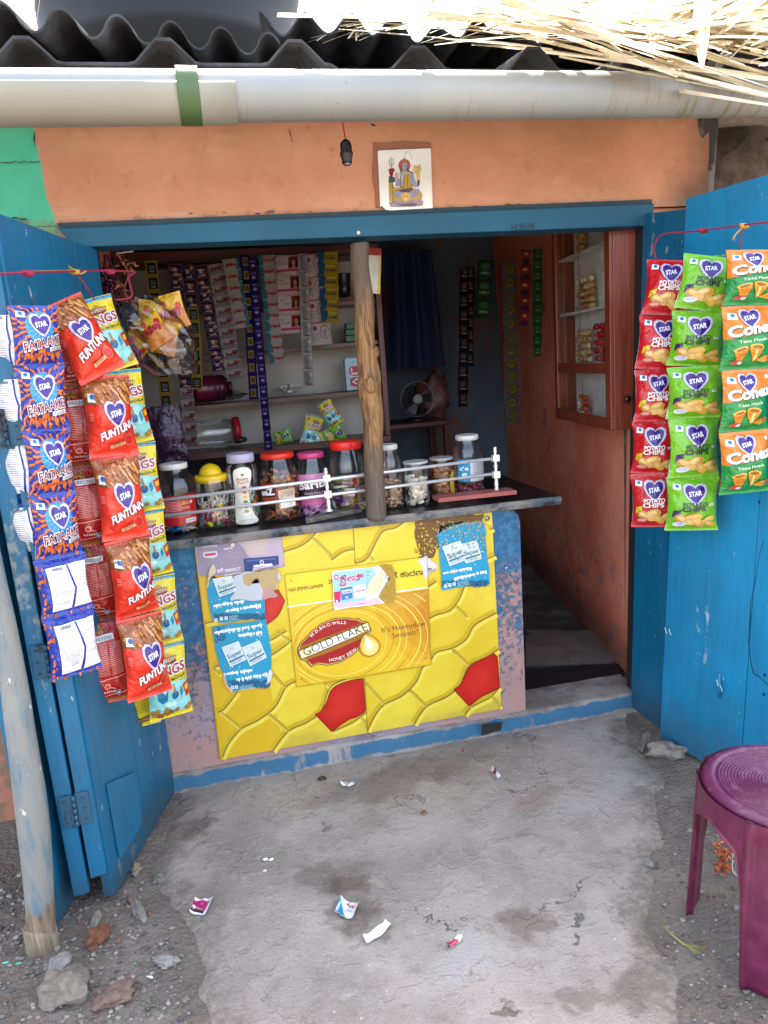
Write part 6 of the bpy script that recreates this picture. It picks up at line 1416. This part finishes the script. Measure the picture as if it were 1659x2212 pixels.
cal = thing('wall_calendar', 'narrow white card with a red and yellow edge hanging right of the post top', 'card', Py(812,540,.3)); b = MB(); fn = lambda u, v, l=0: Vector(Py(797+u*27-v*3, 535+v*98+u*2, .3)) - cal.location + Vector((0,-.0006*l,0)); a = Art(b, fn); a.rect(0,0,1,1, pm('b4b2ac', .6), 0); a.rect(0,0,1,.16, pm('8a1a24', .5), 1); a.text('Rasna'[:0] or ' ', (.1,.1), (.9,.1), WHT, 2); a.poly([(.86,.16),(1,.14),(1,1),(.72,1),(.8,.7)], pm('b89a1c', .5), 1); b.build('card', None, cal)

# clear bag of yellow packets hanging at the left
bag = thing('polythene_bag', 'clear polythene bag of yellow and orange snack packets hanging at the left of the opening', 'bag', Py(330,650,.06)); br = bag.location.copy()
b = MB(); cpos = Py(338,765,.06)-br
def bagf(u, v):
    t = 2*math.pi*u; top = max(0, 1-v*5)
    w = (.11*(math.sin(math.pi*min(1, v*.72+.14)))**.7)*(1-.35*top); p = Vector((math.cos(t)*w*1.08, math.sin(t)*w*.62, .02-v*.275)) + Vector((-.045+.09*v, 0, 0))
    nz = noise.noise(Vector((math.cos(t)*2.2, math.sin(t)*2.2, v*6)))*.022 + noise.noise(Vector((math.cos(t)*6, math.sin(t)*6, v*14)))*.009
    return p + Vector((math.cos(t), math.sin(t)*.6, 0))*nz
b.grid(bagf, 48, 26, None, True, True); b.build('bag_film', clear('crinkled_polythene', (.86,.84,.80), .12, .07), bag)
def d_alley(a):
    a.poly([(0,0),(1,0),(1,.46),(0,.40)],foil('c8a01a'),1); a.oval(.3,.28,.13,.12,foil('c8541c'),2,12); a.oval(.26,.25,.02,.03,MR,3,6); a.oval(.34,.25,.02,.03,MR,3,6); a.stroke([(.22,.31),(.3,.35),(.38,.31)],.02,MR,3); a.text('Alley',(.1,.66),(.95,.54),MR,3,h=.22,bold=.05); a.oval(.82,.38,.12,.1,foil('b81a1c'),2,9)
SMP = sachet('packet', .095, .12, .02, foil('b5702c'), d_alley, 3)
for i, (dx, dy, dz, rx, ry) in enumerate(((.045,-.035,-.12,.2,.35),(-.03,-.04,-.10,-.2,-.5),(.0,-.01,-.05,.1,.2),(.05,0,-.03,.1,-.2),(-.045,0,-.16,.2,.7),(.03,-.03,-.19,.2,2.2),(-.01,.02,-.14,.1,1.2))):
    o = tag(link('snack_packet', SMP, None, br + Vector((-.02+dx+.02, dy, dz+.05)), (rx, ry, random.uniform(-.3,.4))), 'small yellow and orange packet inside the hanging clear bag', 'snack packet', 'small packets inside the hanging clear bag')
bd = thing('polythene_bag', 'dim purple printed bag hanging low at the left behind the packets', 'bag', Py(352,905,.3)); b = MB()
b.grid(lambda u, v: Vector(((u-.5)*.16*(1-.2*(1-v)), -.03*math.sin(math.pi*u)*math.sin(math.pi*v) + .01*noise.noise(Vector((u*5,v*5,1))), .05-v*.22)), 16, 20); b.build('bag_film', fm('2e1a34'), bd)
# dried garland and tinsel at the top left corner
M_GAR = pm('7a3f22', .8, 0, .4, 90)
g = thing('dried_garland', 'withered orange flower garland hanging at the top left inside the opening', 'garland', Py(258,545,.05)); b = MB(); gr = g.location
R = random.Random(9)
for i in range(70):
    t = R.random(); c = Vector((.03*math.sin(t*9)+R.uniform(-.03,.03)*(1.2-t), R.uniform(-.02,.02), -.16*t-R.uniform(0,.02))); d = Vector((R.uniform(-1,1),R.uniform(-1,1),R.uniform(-1,.3))).normalized()*R.uniform(.015,.03); s = d.orthogonal().normalized()*.005
    b.face((c, c+d*.5+s, c+d, c+d*.5-s), None, True)
b.tube(spline([(-.01,0,.03),(0,0,-.02),(.02,0,-.07),(.0,0,-.12),(.015,0,-.17)],5), .003, None, 5)
b.build('flowers', M_GAR, g)
b = MB(); b.tube([(-.01,-.01,-.005),(.045,-.01,.0)], .002, None, 5); b.build('twig', pm('a8a29a'), g)
M_TIN = pm('4a1648', .2, .8, .4, 60)
g = thing('tinsel_garland', 'purple and brown tinsel hanging along the left door jamb', 'tinsel', Py(212,545,.05)); b = MB()
for i in range(150):
    t = R.random(); c = Vector((.012+t*.03+R.uniform(-.03,.035), R.uniform(-.02,.03), -.38*t)); d = Vector((R.uniform(-.3,.5),R.uniform(-.3,.3),-1)).normalized()*R.uniform(.04,.09); s = d.orthogonal().normalized()*R.uniform(.001,.0035)
    b.face((c-s, c+s, c+d+s, c+d-s), M_TIN if R.random() < .6 else pm('3c2a1c', .4, .4, .3, 60), False)
b.build('strands', None, g)

# ================================================================== wall cabinet, right
wd = Vector((wallR[1][0]-wallR[0][0], wallR[1][1]-wallR[0][1], 0)).normalized(); wn_ = Vector((-wd.y, wd.x, 0))
cab = thing('wall_cabinet', 'brown wooden wall cabinet with sliding glass front on the right wall', 'cabinet', (1.660, .045, 0), (0, 0, math.atan2(wd.y, wd.x)))
W_CAB = wood('cabinet_wood', '6e2e1b', '8e4528', 1, .35, 2, .12)
# local: x along the wall (into the shop), +y toward the opening side, z up
D_ = .095; LX = .74; Zb, Zt, Zm = 1.205, 2.16, 1.455
def cb(name, *a, m=W_CAB, par=None, bev=.003): b = MB(); b.box(*a, m, bev); return b.build(name, None, par or cab)
cb('side_panel', 0, .018, .0, D_, Zb, Zt); cb('side_panel', LX-.018, LX, 0, D_, Zb, Zt); cb('bottom_panel', .018, LX-.018, 0, D_, Zb, Zb+.018); cb('back_panel', .018, LX-.018, .0, .008, Zb+.018, Zt, m=pm('ecebe6', .6))
cb('rail', .0, LX, D_, D_+.016, Zb, Zb+.05); cb('rail', .055, LX-.045, D_, D_+.014, Zm-.022, Zm+.022); cb('stile', 0, .055, D_, D_+.016, Zb+.05, Zt); cb('stile', LX-.045, LX, D_, D_+.016, Zb+.05, Zt)
for z in (1.70, 1.955): cb('shelf', .018, LX-.018, .008, D_-.012, z, z+.012, m=pm('dcd8ce', .6))
GLS = clear('cabinet_glass', (.97,.98,.98), .03, .03, .22)
for (a0, a1, c0, c1, yy) in ((.055,.40,Zb+.05,Zm-.022,D_-.004), (.40,LX-.045,Zb+.05,Zm-.022,D_-.010), (.055,.42,Zm+.022,Zt,D_-.004), (.42,LX-.045,Zm+.022,Zt,D_-.010)): cb('glass_pane', a0, a1, yy, yy+.003, c0, c1, m=GLS, bev=0)
b = MB(); b.lathe([(.006,0),(.006,.012),(.013,.016),(.014,.024),(0,.028)], None, 16); b.build('knob', pm('2a1a14', .3), cab, (-.001, .05, 1.33), (0, rad(-90), 0))
# stock behind the glass
R = random.Random(14)
def stock(name, label, x, z, nx, nz, w, h, cols, grp):
    for i in range(nx):
        o = MB()
        for k in range(nz): o.blob((x+i*w*1.04, .045+R.uniform(-.006,.006), z+h*(k+.5)), h*.5, pm(R.choice(cols), .35, 0, .3, 80), 2, .22, (w/h, .9, .95), k+i)
        q = o.build(name, None); q.parent = None; q.matrix_world = Matrix.Translation(cab.location) @ Matrix.Rotation(math.atan2(wd.y, wd.x), 4, 'Z'); tag(q, label, 'packets', grp)
stock('packet_stack', 'column of small cream and brown packets on the middle cabinet shelf', .38, 1.712, 6, 5, .034, .030, ['b07c4c','d8c090','c8944c','e4d4ac'], 'packet stacks on the middle cabinet shelf')
stock('packet_stack', 'column of small cream and brown packets on the lower cabinet shelf', .42, 1.478, 5, 5, .034, .030, ['b8845a','dcc49c','cc9c60'], 'packet stacks on the lower cabinet shelf')
stock('packet_stack', 'column of red packets at the near end of the lower cabinet shelf', .16, 1.478, 4, 5, .050, .034, ['a81c22','c42c38','c8685a'], 'red packets on the lower cabinet shelf')
stock('packet_stack', 'column of red and yellow packets on the top cabinet shelf', .50, 1.968, 1, 3, .06, .045, ['a81a24','c8a02c'], 'packets on the top cabinet shelf')
stock('packet_stack', 'column of orange and white packets at the bottom of the cabinet', .47, 1.224, 3, 4, .040, .026, ['e0602c','e8e0d8','d0501f'], 'packets at the bottom of the cabinet')

# ================================================================== dim things at the back
tb = thing('wooden_table', 'dark wooden stand at the back of the shop carrying the fan', 'table', Py(910,912,1.9)); tr = tb.location.copy()
b = MB(); b.box(-.28,.20,-.02,.4,-.03,.0, None, .004); b.build('table_top', W_MAR, tb)
for (x, y) in ((-.25,.01),(.17,.01),(-.25,.36),(.17,.36)): b = MB(); b.box(x-.02,x+.02,y-.02,y+.02,.045-tr.z,-.03); b.build('leg', W_MAR, tb)
fa = thing('table_fan', 'black table fan with a pale hub standing on the dark stand', 'fan', (tr.x+.01, 2.05, tr.z)); fz = Py(903,862,2.0).z - tr.z
b = MB(); b.lathe([(0,0),(.09,.0),(.085,.015),(.03,.03),(.018,.04),(.016,fz-.02)], None, 24); b.build('stand', pm('16161a', .4), fa)
b = MB()
for rr_ in (.112, .085, .058): b.tube([(rr_*math.cos(2*math.pi*k/36), rr_*math.sin(2*math.pi*k/36), 0) for k in range(37)], .0022 if rr_ > .1 else .0012, pm('8a8a8e', .3, .3) if rr_ > .1 else pm('121214', .5), 6, False)
for k in range(24): t = 2*math.pi*k/24; b.tube([(.03*math.cos(t),.03*math.sin(t),.006),(.112*math.cos(t),.112*math.sin(t),0)], .0011, pm('121214', .5), 4)
b.build('grille', None, fa, (0,-.05,fz), (rad(90),0,0))
b = MB(); b.lathe([(0,.012),(.028,.010),(.034,.0)], None, 24); b.build('hub', pm('a8a8a4', .4), fa, (0,-.055,fz), (rad(90),0,0))
b = MB()
for k in range(3):
    t0 = k*2.09; b.face([(.02*math.cos(t0),.02*math.sin(t0),0),(.10*math.cos(t0-.3),.10*math.sin(t0-.3),-.01),(.105*math.cos(t0+.35),.105*math.sin(t0+.35),.012),(.03*math.cos(t0+.8),.03*math.sin(t0+.8),.006)], None, True)
b.build('blade', pm('24262c', .4), fa, (0,-.035,fz), (rad(90),0,0))
pb_ = thing('plastic_bag', 'pale translucent bag with orange stuff slumped behind the fan', 'bag', Py(936,905,2.25)); b = MB(); b.blob((0,0,.13), .12, pm('6a4a44', .5), 3, .5, (.9,.6,1.2), 5, True); b.blob((-.02,.03,.21), .08, pm('8a3a1c', .6), 2, .4, (1,.7,.9), 6); b.build('bag', None, pb_)
hc = thing('hanging_clothes', 'dark cloth hanging in the gloom right of the shelf unit', 'cloth', Py(880,560,2.2)); b = MB()
b.grid(lambda u, v: Vector(((u-.5)*(.34+.1*v), .05*math.sin(u*19)+.03*noise.noise(Vector((u*4,v*4,1))), .05-v*.75)), 40, 16); b.build('cloth', pm('1c2c50', .9), hc)
b = MB(); b.grid(lambda u, v: Vector(((u-.5)*.16-.22, .05*math.sin(u*9), -.1-v*.4)), 14, 10); o = b.build('cloth', pm('4a1f2e', .9), hc)

# ================================================================== leaning painted pole at the far left
pole = thing('leaning_pole', 'weathered wooden pole with flaking grey blue paint leaning at the far left', 'pole', Pz(94,2050,-.01)); pr = pole.location.copy()
yb = pr.y; pts = [(94,2050,60),(84,1930,60),(74,1800,66),(62,1700,64),(44,1580,56),(30,1480,52),(14,1380,48),(-8,1280,46),(-40,1130,44),(-75,980,42),(-110,820,42),(-160,560,40),(-205,320,40)]
P0 = [(Py(u, v, yb-(.0005*(2050-v)*.0))-pr, w/2/F*2.05) for u, v, w in pts]; pp = spline([tuple(p) for p, r in P0], 5); rr = [P0[min(i//5, len(P0)-1)][1]*(1-(i%5)/5) + P0[min(i//5+1, len(P0)-1)][1]*((i%5)/5) for i in range(len(pp))]
b = MB(); b.tube(pp, rr, None, 22, True, .06)
n = NT('flaking_pole'); x, y, z = n.xyz(); g = n.noise(6, 6, .7, n.scl((5, 5, 1))); f = n.noise(20, 5, .75, n.scl((1.6, 1.6, .6)))
wdm = n.mix(n.step(n.noise(7, 6, .7, n.scl((12, 12, .9))), .35, .65), '5e4a3a', '8d7a66'); pnt = n.mix(n.step(g, .44, .68), '807e78', '55707c'); pnt = n.mix(n.step(n.noise(3, 5), .5, .66), pnt, '8a8a80'); pnt = n.mix(n.step(f, .63, .67), pnt, 'c4c2bc')
pnt = n.mix(n.step(n.noise(5, 5, .7, n.scl((1, 1, .4))), .62, .72), pnt, '4a4640')
zz = n.math('ADD', z, n.math('MULTIPLY', n.math('SUBTRACT', g, .5), .12)); n.set(col=n.mix(n.step(zz, .13, .17), wdm, pnt), rough=.75); n.bump(n.math('ADD', f, g), .6, .006)
b.build('pole', n.m, pole)
b = MB(); b.lathe([(P0[0][1]*1.02,-.01),(P0[0][1]*1.12,.0),(P0[0][1]*1.10,.075),(P0[0][1]*1.0,.08)], None, 24, ripple=lambda th, z: .03*math.sin(th*2)); b.build('foot_sleeve', wood('pole_foot', '6a5a48', '9a8b76', 1, .9, 2), pole, (0,0,.005))

# ================================================================== plastic stool
sx, sy = 1.275, -1.28
stool = thing('plastic_stool', 'maroon moulded plastic stool with a ringed round seat, cut by the right edge', 'stool', (sx, sy, 0))
PLM = NT('maroon_plastic'); a_ = PLM.noise(18, 5, .7); PLM.set(col=PLM.mix(PLM.step(a_, .4, .7), '561532', '6a2242'), rough=PLM.math('ADD', .30, PLM.math('MULTIPLY', a_, .25)), spec=.5); PLM.bump(PLM.noise(120, 3), .06, .002); PLM = PLM.m
PLT = NT('scuffed_seat_plastic'); a_ = PLT.noise(30, 5, .75); PLT.set(col=PLT.mix(PLT.math('MULTIPLY', PLT.step(a_, .50, .68), .34), '54163e', '8f6c86'), rough=PLT.math('ADD', .34, PLT.math('MULTIPLY', a_, .3))); PLT = PLT.m
SH_ = .452; RS = .197
b = MB(); prof = [(0, SH_-.004)]
rr_ = .006
while rr_ < .158: prof += [(rr_, SH_-.0045), (rr_+.0024, SH_-.0012), (rr_+.0052, SH_-.0045)]; rr_ += .0078
prof += [(.160,SH_-.006),(.166,SH_-.006),(.170,SH_-.001),(.176,SH_),(.190,SH_-.004),(.199,SH_-.014)]
b.lathe(prof, None, 96); b.build('seat', PLT, stool)
b = MB(); LG = [rad(40), rad(130), rad(220), rad(310)]
def near(th): return min(abs((th-g+math.pi)%(2*math.pi)-math.pi) for g in LG)
def zbot(th):
    d = near(th); hw = .225
    if d < hw: return 0
    t = min(1, (d-hw)/(.785-hw)); return (.452-.085) * (1-(1-t)**9) if t < .25 else (.452-.085)*(1-.75**9) + ((.452-.072)-(.452-.085)*(1-.75**9))*((t-.25)/.75)**.8
def shell(th, v, off=0):
    d = near(th); zb = zbot(th); z = (SH_-.012) + (zb-(SH_-.012))*v
    leg = max(0, 1-max(0, d-.20)/.12) if d < .32 else 0
    rad_ = .199 + .004*(1-v) + (SH_-z)*.062 - .010*leg*(1 if d < .17 else max(0, (.22-d)/.05))*min(1, max(0, (SH_-.03-z)/.03)) + (.005 if z < SH_-.012-.05 and d > .30 and v > .93 else 0)
    rad_ += .006*leg*(1 if .17 <= d < .27 else 0)
    return Vector((math.cos(th)*(rad_+off), math.sin(th)*(rad_+off), z))
ths = []
for k in range(360): ths.append(2*math.pi*k/360)
nv = 26
Vo = [[b.bm.verts.new(shell(t, v/nv)) for t in ths] for v in range(nv+1)]; Vi = [[b.bm.verts.new(shell(t, v/nv, -.0035)) for t in ths] for v in range(nv+1)]
for V_, fl in ((Vo, 0), (Vi, 1)):
    for v in range(nv):
        for k in range(360):
            q = (V_[v][k], V_[v+1][k], V_[v+1][(k+1)%360], V_[v][(k+1)%360]); f = b.bm.faces.new(q if not fl else q[::-1]); f.smooth = True
for k in range(360): b.bm.faces.new((Vo[nv][k], Vi[nv][k], Vi[nv][(k+1)%360], Vo[nv][(k+1)%360]))
b.build('legs_and_apron', PLM, stool)

# ================================================================== litter on the pavement
def litter(name, label, cat, quad, base, draw, z=.004, curl=.012, seed=1, group=None):
    q = [Pz(u, v, z) for u, v in quad]; c = sum(q, Vector((0,0,0)))/4; o = thing(name, label, cat, (c.x, c.y, 0), None, group); b = MB()
    def fn(u, v, l=0):
        p = q[0].lerp(q[1], u).lerp(q[3].lerp(q[2], u), v); p = Vector((p.x-c.x, p.y-c.y, .003 + curl*abs(noise.noise(Vector((u*2.3, v*2.3, seed*2.7)))) + curl*.8*(abs(u-.5)*2)**3 + .0006*l)); return p
    b.grid(lambda u, v: fn(u, v), 10, 10, base); draw(Art(b, fn, .15)); b.build('paper', None, o); return o
LW = pm('d0d0d0', .45)
litter('sachet_wrapper', 'empty magenta and white sachet lying on the concrete near the gravel', 'wrapper', [(423,1944),(462,1941),(448,1979),(410,1974)], LW, lambda a: (a.poly([(.0,.22),(.86,.18),(.74,.76),(.02,.74)], pm('a0125a', .35), 1), a.poly([(0,.76),(.74,.78),(.7,.92),(0,.9)], pm('221c26', .35), 1), a.oval(.14,.62,.10,.08,LW,2,8), a.stroke([(.3,.68),(.6,.66)],.05,LW,2)), seed=2)
litter('sachet_wrapper', 'crumpled blue and white sachet with red print lying in the dark stain', 'wrapper', [(738,1944),(780,1955),(765,1988),(723,1980)], LW, lambda a: (a.poly([(.0,.1),(.30,.62),(.52,.95),(0,.95)], pm('1687b0', .35), 1), a.stroke([(.38,.30),(.46,.22),(.54,.34),(.62,.24),(.70,.36),(.8,.26)],.08,pm('a81a2a'),2), a.stroke([(.5,.6),(.8,.55)],.04,pm('7a8a98'),2)), curl=.02, seed=3)
litter('paper_strip', 'long blank white paper strip lying on the concrete', 'paper strip', [(784,2025),(833,1993),(845,2004),(792,2044)], pm('dfe2e2', .6), lambda a: (a.stroke([(.3,.5),(.7,.5)],.05,pm('c4d4cc'),1)), seed=5)
litter('tube_wrapper', 'small pink and white tube wrapper with a dark end on a pale scuff', 'wrapper', [(962,2043),(990,2023),(1000,2030),(970,2054)], LW, lambda a: (a.rect(.14,.0,.72,1,pm('b02a48',.35),1), a.rect(0,0,.14,1,pm('2a1c22',.35),1)), seed=6)
litter('sachet_wrapper', 'flattened white and blue sachet strip lying near the counter foot', 'wrapper', [(735,1692),(768,1688),(771,1697),(737,1702)], LW, lambda a: (a.poly([(.8,.1),(1,.0),(1,1),(.9,.9)], pm('1f8fa8'), 1), a.stroke([(.2,.6),(.7,.5)],.14,pm('8a929a'),1)), curl=.016, seed=7)
litter('sachet_wrapper', 'twisted red and white wrapper lying in front of the doorway', 'wrapper', [(1055,1664),(1063,1661),(1082,1682),(1068,1684)], LW, lambda a: (a.rect(0,.3,1,.55,pm('8a1c24'),1), a.rect(.3,.55,.5,1,pm('3a2a30'),1)), curl=.016, seed=8)
def tiny(name, label, cat, u, v, col, s, sc=(1,1,.4), n_=1):
    p = Pz(u, v, 0); o = MB()
    for k in range(n_): o.blob((.016*k, .006*k*(-1)**k, s*sc[2]*.8), s, None, 1, .4, sc, k, True)
    return tag(o.build(name, pm(col, .7), None, (p.x, p.y, 0.001)), label, cat)
tiny('dry_leaf', 'small brown dry leaf near the counter foot', 'leaf', 697, 1684, '3c2618', .016, (1.3,.8,.35))
tiny('paper_scrap', 'two tiny crumpled white paper bits on the concrete', 'paper scrap', 575, 1859, 'd4d4d4', .009, (1.2,.8,.6), 2)
tiny('paper_scrap', 'single tiny white scrap below the pair of white bits', 'paper scrap', 573, 1882, 'bcb8b0', .008)
tiny('bottle_cap', 'flat rusty bottle cap pressed into the concrete', 'bottle cap', 917, 1758, '7a5844', .013, (1,1,.25))
tiny('wrapper_bit', 'tiny red wrapper bit in front of the counter', 'wrapper', 1000, 1623, '8a1424', .006)
st_ = thing('grass_straw', 'dry yellow green straw lying near the stool', 'straw', Pz(1422,1987,.003)); b = MB()
q0 = Vector(st_.location)
b.tube([Pz(1422,1987,.003)-q0, Pz(1450,2018,.006)-q0, Pz(1480,2042,.004)-q0], [.0012,.002,.003], None, 5)
for k in range(7): b.tube([Pz(1478,2040,.004)-q0, Pz(1505+k*4,2060+k*(-2)+R.uniform(-3,6),.004)-q0], [.0014,.0004], None, 4)
b.build('straw', pm('8f8a4a', .7), st_)
ga = thing('marigold_garland', 'withered orange marigold string lying on the dirt beside the stool leg', 'garland', Pz(1562,1852,-.005)); b = MB(); q0 = Vector(ga.location)
for i in range(120):
    c = Pz(R.uniform(1548,1578), R.uniform(1822,1895), .0)-q0+Vector((0,0,R.uniform(.0,.02))); d = Vector((R.uniform(-1,1),R.uniform(-1,1),R.uniform(0,.8))).normalized()*.016; s = d.orthogonal().normalized()*.004
    b.face((c, c+d*.5+s, c+d, c+d*.5-s), pm('a84a0c', .7, 0, .3, 80) if i % 3 else pm('6a3010', .8), True)
for t in (0, 1, 2): b.tube(spline([Pz(1552+t*16,1826+t*8,.01)-q0, Pz(1562+t*10,1818+t*30,.022)-q0, Pz(1575+t*10,1830+t*32,.01)-q0],4), .0012, pm('c9c0b0', .7), 4)
b.build('flowers', None, ga)

# ================================================================== stones
def stone(u, v, px, sc, col, label, seed, z=-.012, name='stone', sub=3, jit=.35, grp=None):
    p = Pz(u, v, z); r = px/2/F*(p-CAM).length; b = MB(); b.blob((0,0,0), r, None, sub, jit, sc, seed, sub < 3, Matrix.Rotation(seed*1.3, 3, 'Z'))
    n_ = pm(tuple(.75*x for x in lin(col)), .9, 0, .22, 45, .5, 70); return tag(b.build(name, n_, None, (p.x, p.y, dirt_z(p.x, p.y)+r*sc[2]*.55)), label, 'stone', grp)
stone(143,2152,92,(1.0,.75,.55),'82776a','big squarish beige rock at the lower left',2,-.01,'rock',3,.28)
stone(250,2162,62,(1,.7,.4),'7d6456','flat reddish brown stone right of the big rock',5)
stone(215,2034,44,(1,.8,.7),'7a4a34','rust red brick lump near the foot of the pole',8)
stone(132,2095,40,(1.2,.8,.6),'8f8b84','pale grey pebble above the big rock',11)
stone(118,2140,36,(.8,1.2,.6),'7d7871','grey pebble touching the left of the big rock',12)
stone(360,2085,34,(.7,1.3,.6),'8c867e','grey oval pebble on the brown stain',13)
stone(541,2192,30,(.7,1.2,.5),'817b74','grey pebble near the bottom of the gravel',14)
stone(345,1902,26,(1,.9,.7),'7a746d','grey pebble beside the foot of the left door',15)
stone(300,1972,50,(1.4,.4,.3),'837b70','thin flat chip of stone under the left door',16)
stone(208,1990,34,(.5,1.3,.35),'8f8878','pale upright chip beside the pole foot',17)
stone(296,1888,24,(1.1,.8,.7),'8f7f6a','tan pebble under the left door corner',18)
stone(1442,1626,58,(1.4,.7,.5),'8d8478','flat pale stone at the foot of the right door',19,.0)
stone(1392,1600,48,(1.6,.35,.25),'857b70','long thin stone sliver by the right door corner',20,.0)
stone(1150,1573,18,(1,.8,.8),'7a7068','small round stone against the doorway sill',21,.0)
stone(1001,2047,26,(.8,1.2,.3),'5d6062','dark flat stone set in the concrete beside the pink tube',22,.0)
stone(1400,1860,22,(1.2,.7,.5),'8c8680','grey stone by the edge of the wet patch',23,.0)
R = random.Random(5)
def in_dirt(u, v):
    if u < 430: e = 300 if v < 1900 else 330+ (v-1900)*.45; return u < e and v > 1880
    return (u > 1440 and v > 1690)
cols = ['8a8580','77726d','9a938a','6a625c','a3998c','8c6a58','827b74','b0a698']
base_p = []
for k in range(5):
    b = MB(); b.blob((0,0,0), 1, None, 2, .4, (1.15,.85,.6), k+30, True); base_p.append(b.build('pebble', None, mesh=True))
cnt_ = 0
pm_l = [pm(tuple(.62*x for x in lin(c)), .9, 0, .2, 60, .3, 90) for c in cols]
PB = {}
while cnt_ < 200:
    if R.random() < .72: u, v = R.uniform(0, 420), R.uniform(1890, 2205)
    else: u, v = R.uniform(1440, 1655), R.uniform(1780, 2205)
    if not in_dirt(u, v): continue
    left = u < 800; p = Pz(u, v, -.01); k, m = R.randrange(5), R.randrange(8)
    if (k, m) not in PB: me = base_p[k].copy(); me.materials.append(pm_l[m]); PB[(k, m)] = me
    r = .003 + .008*R.random()**2.4
    o = link('pebble', PB[(k, m)], None, (p.x, p.y, (dirt_z(p.x, p.y) if left else max(dirt_z(p.x, p.y), -.02)) + r*.3), (0, 0, R.uniform(0, 6.3))); o.scale = (r, r, r)
    tag(o, 'small pebble scattered in the dirt at the left corner' if left else 'small pebble scattered in the dirt around the stool', 'pebble', 'pebbles in the left dirt' if left else 'pebbles around the stool'); cnt_ += 1
def gravel(label, reg, n_, seed, rmax):
    R = random.Random(seed); b = MB(); ms = pm_l
    for _ in range(n_):
        u, v = reg(R); p = Pz(u, v, -.01); r = .0015 + rmax*R.random()**2.5
        if u > 430 and u < 1400 : continue
        b.blob((p.x, p.y, dirt_z(p.x, p.y) + r*.4), r, R.choice(ms), 1, .4, (1.2,.9,.7), _, True)
    tag(b.build('gravel', None), label, 'gravel', None, 'stuff')
gravel('fine grit and gravel over the dirt at the lower left', lambda R: (lambda v: (R.uniform(-60, 300+(max(0, v-1890))*.42 + R.gauss(0, 12)), v))(R.uniform(1880, 2260)), 1500, 3, .006)
gravel('fine grit and gravel in the wet dirt around the stool', lambda R: (R.uniform(1415, 1680), R.uniform(1700, 2260)), 900, 4, .0045)
bt = tiny('cigarette_end', 'white cigarette end lying on the brown dirt', 'cigarette end', 325, 2113, 'd8d4cc', .004, (3.2,.8,.8)); bt.rotation_euler = (0, 0, -.5)
for (u, v, c) in ((42,2082,'5aa890'),(228,1908,'4a9a80'),(14,2080,'6ab89c')): tag(tiny('paint_flake', 'turquoise paint flake lying in the dirt near the pole', 'paint flake', u, v, c, .008, (1.4,.7,.2)), 'turquoise paint flake lying in the dirt near the pole', 'paint flake', 'turquoise paint flakes')
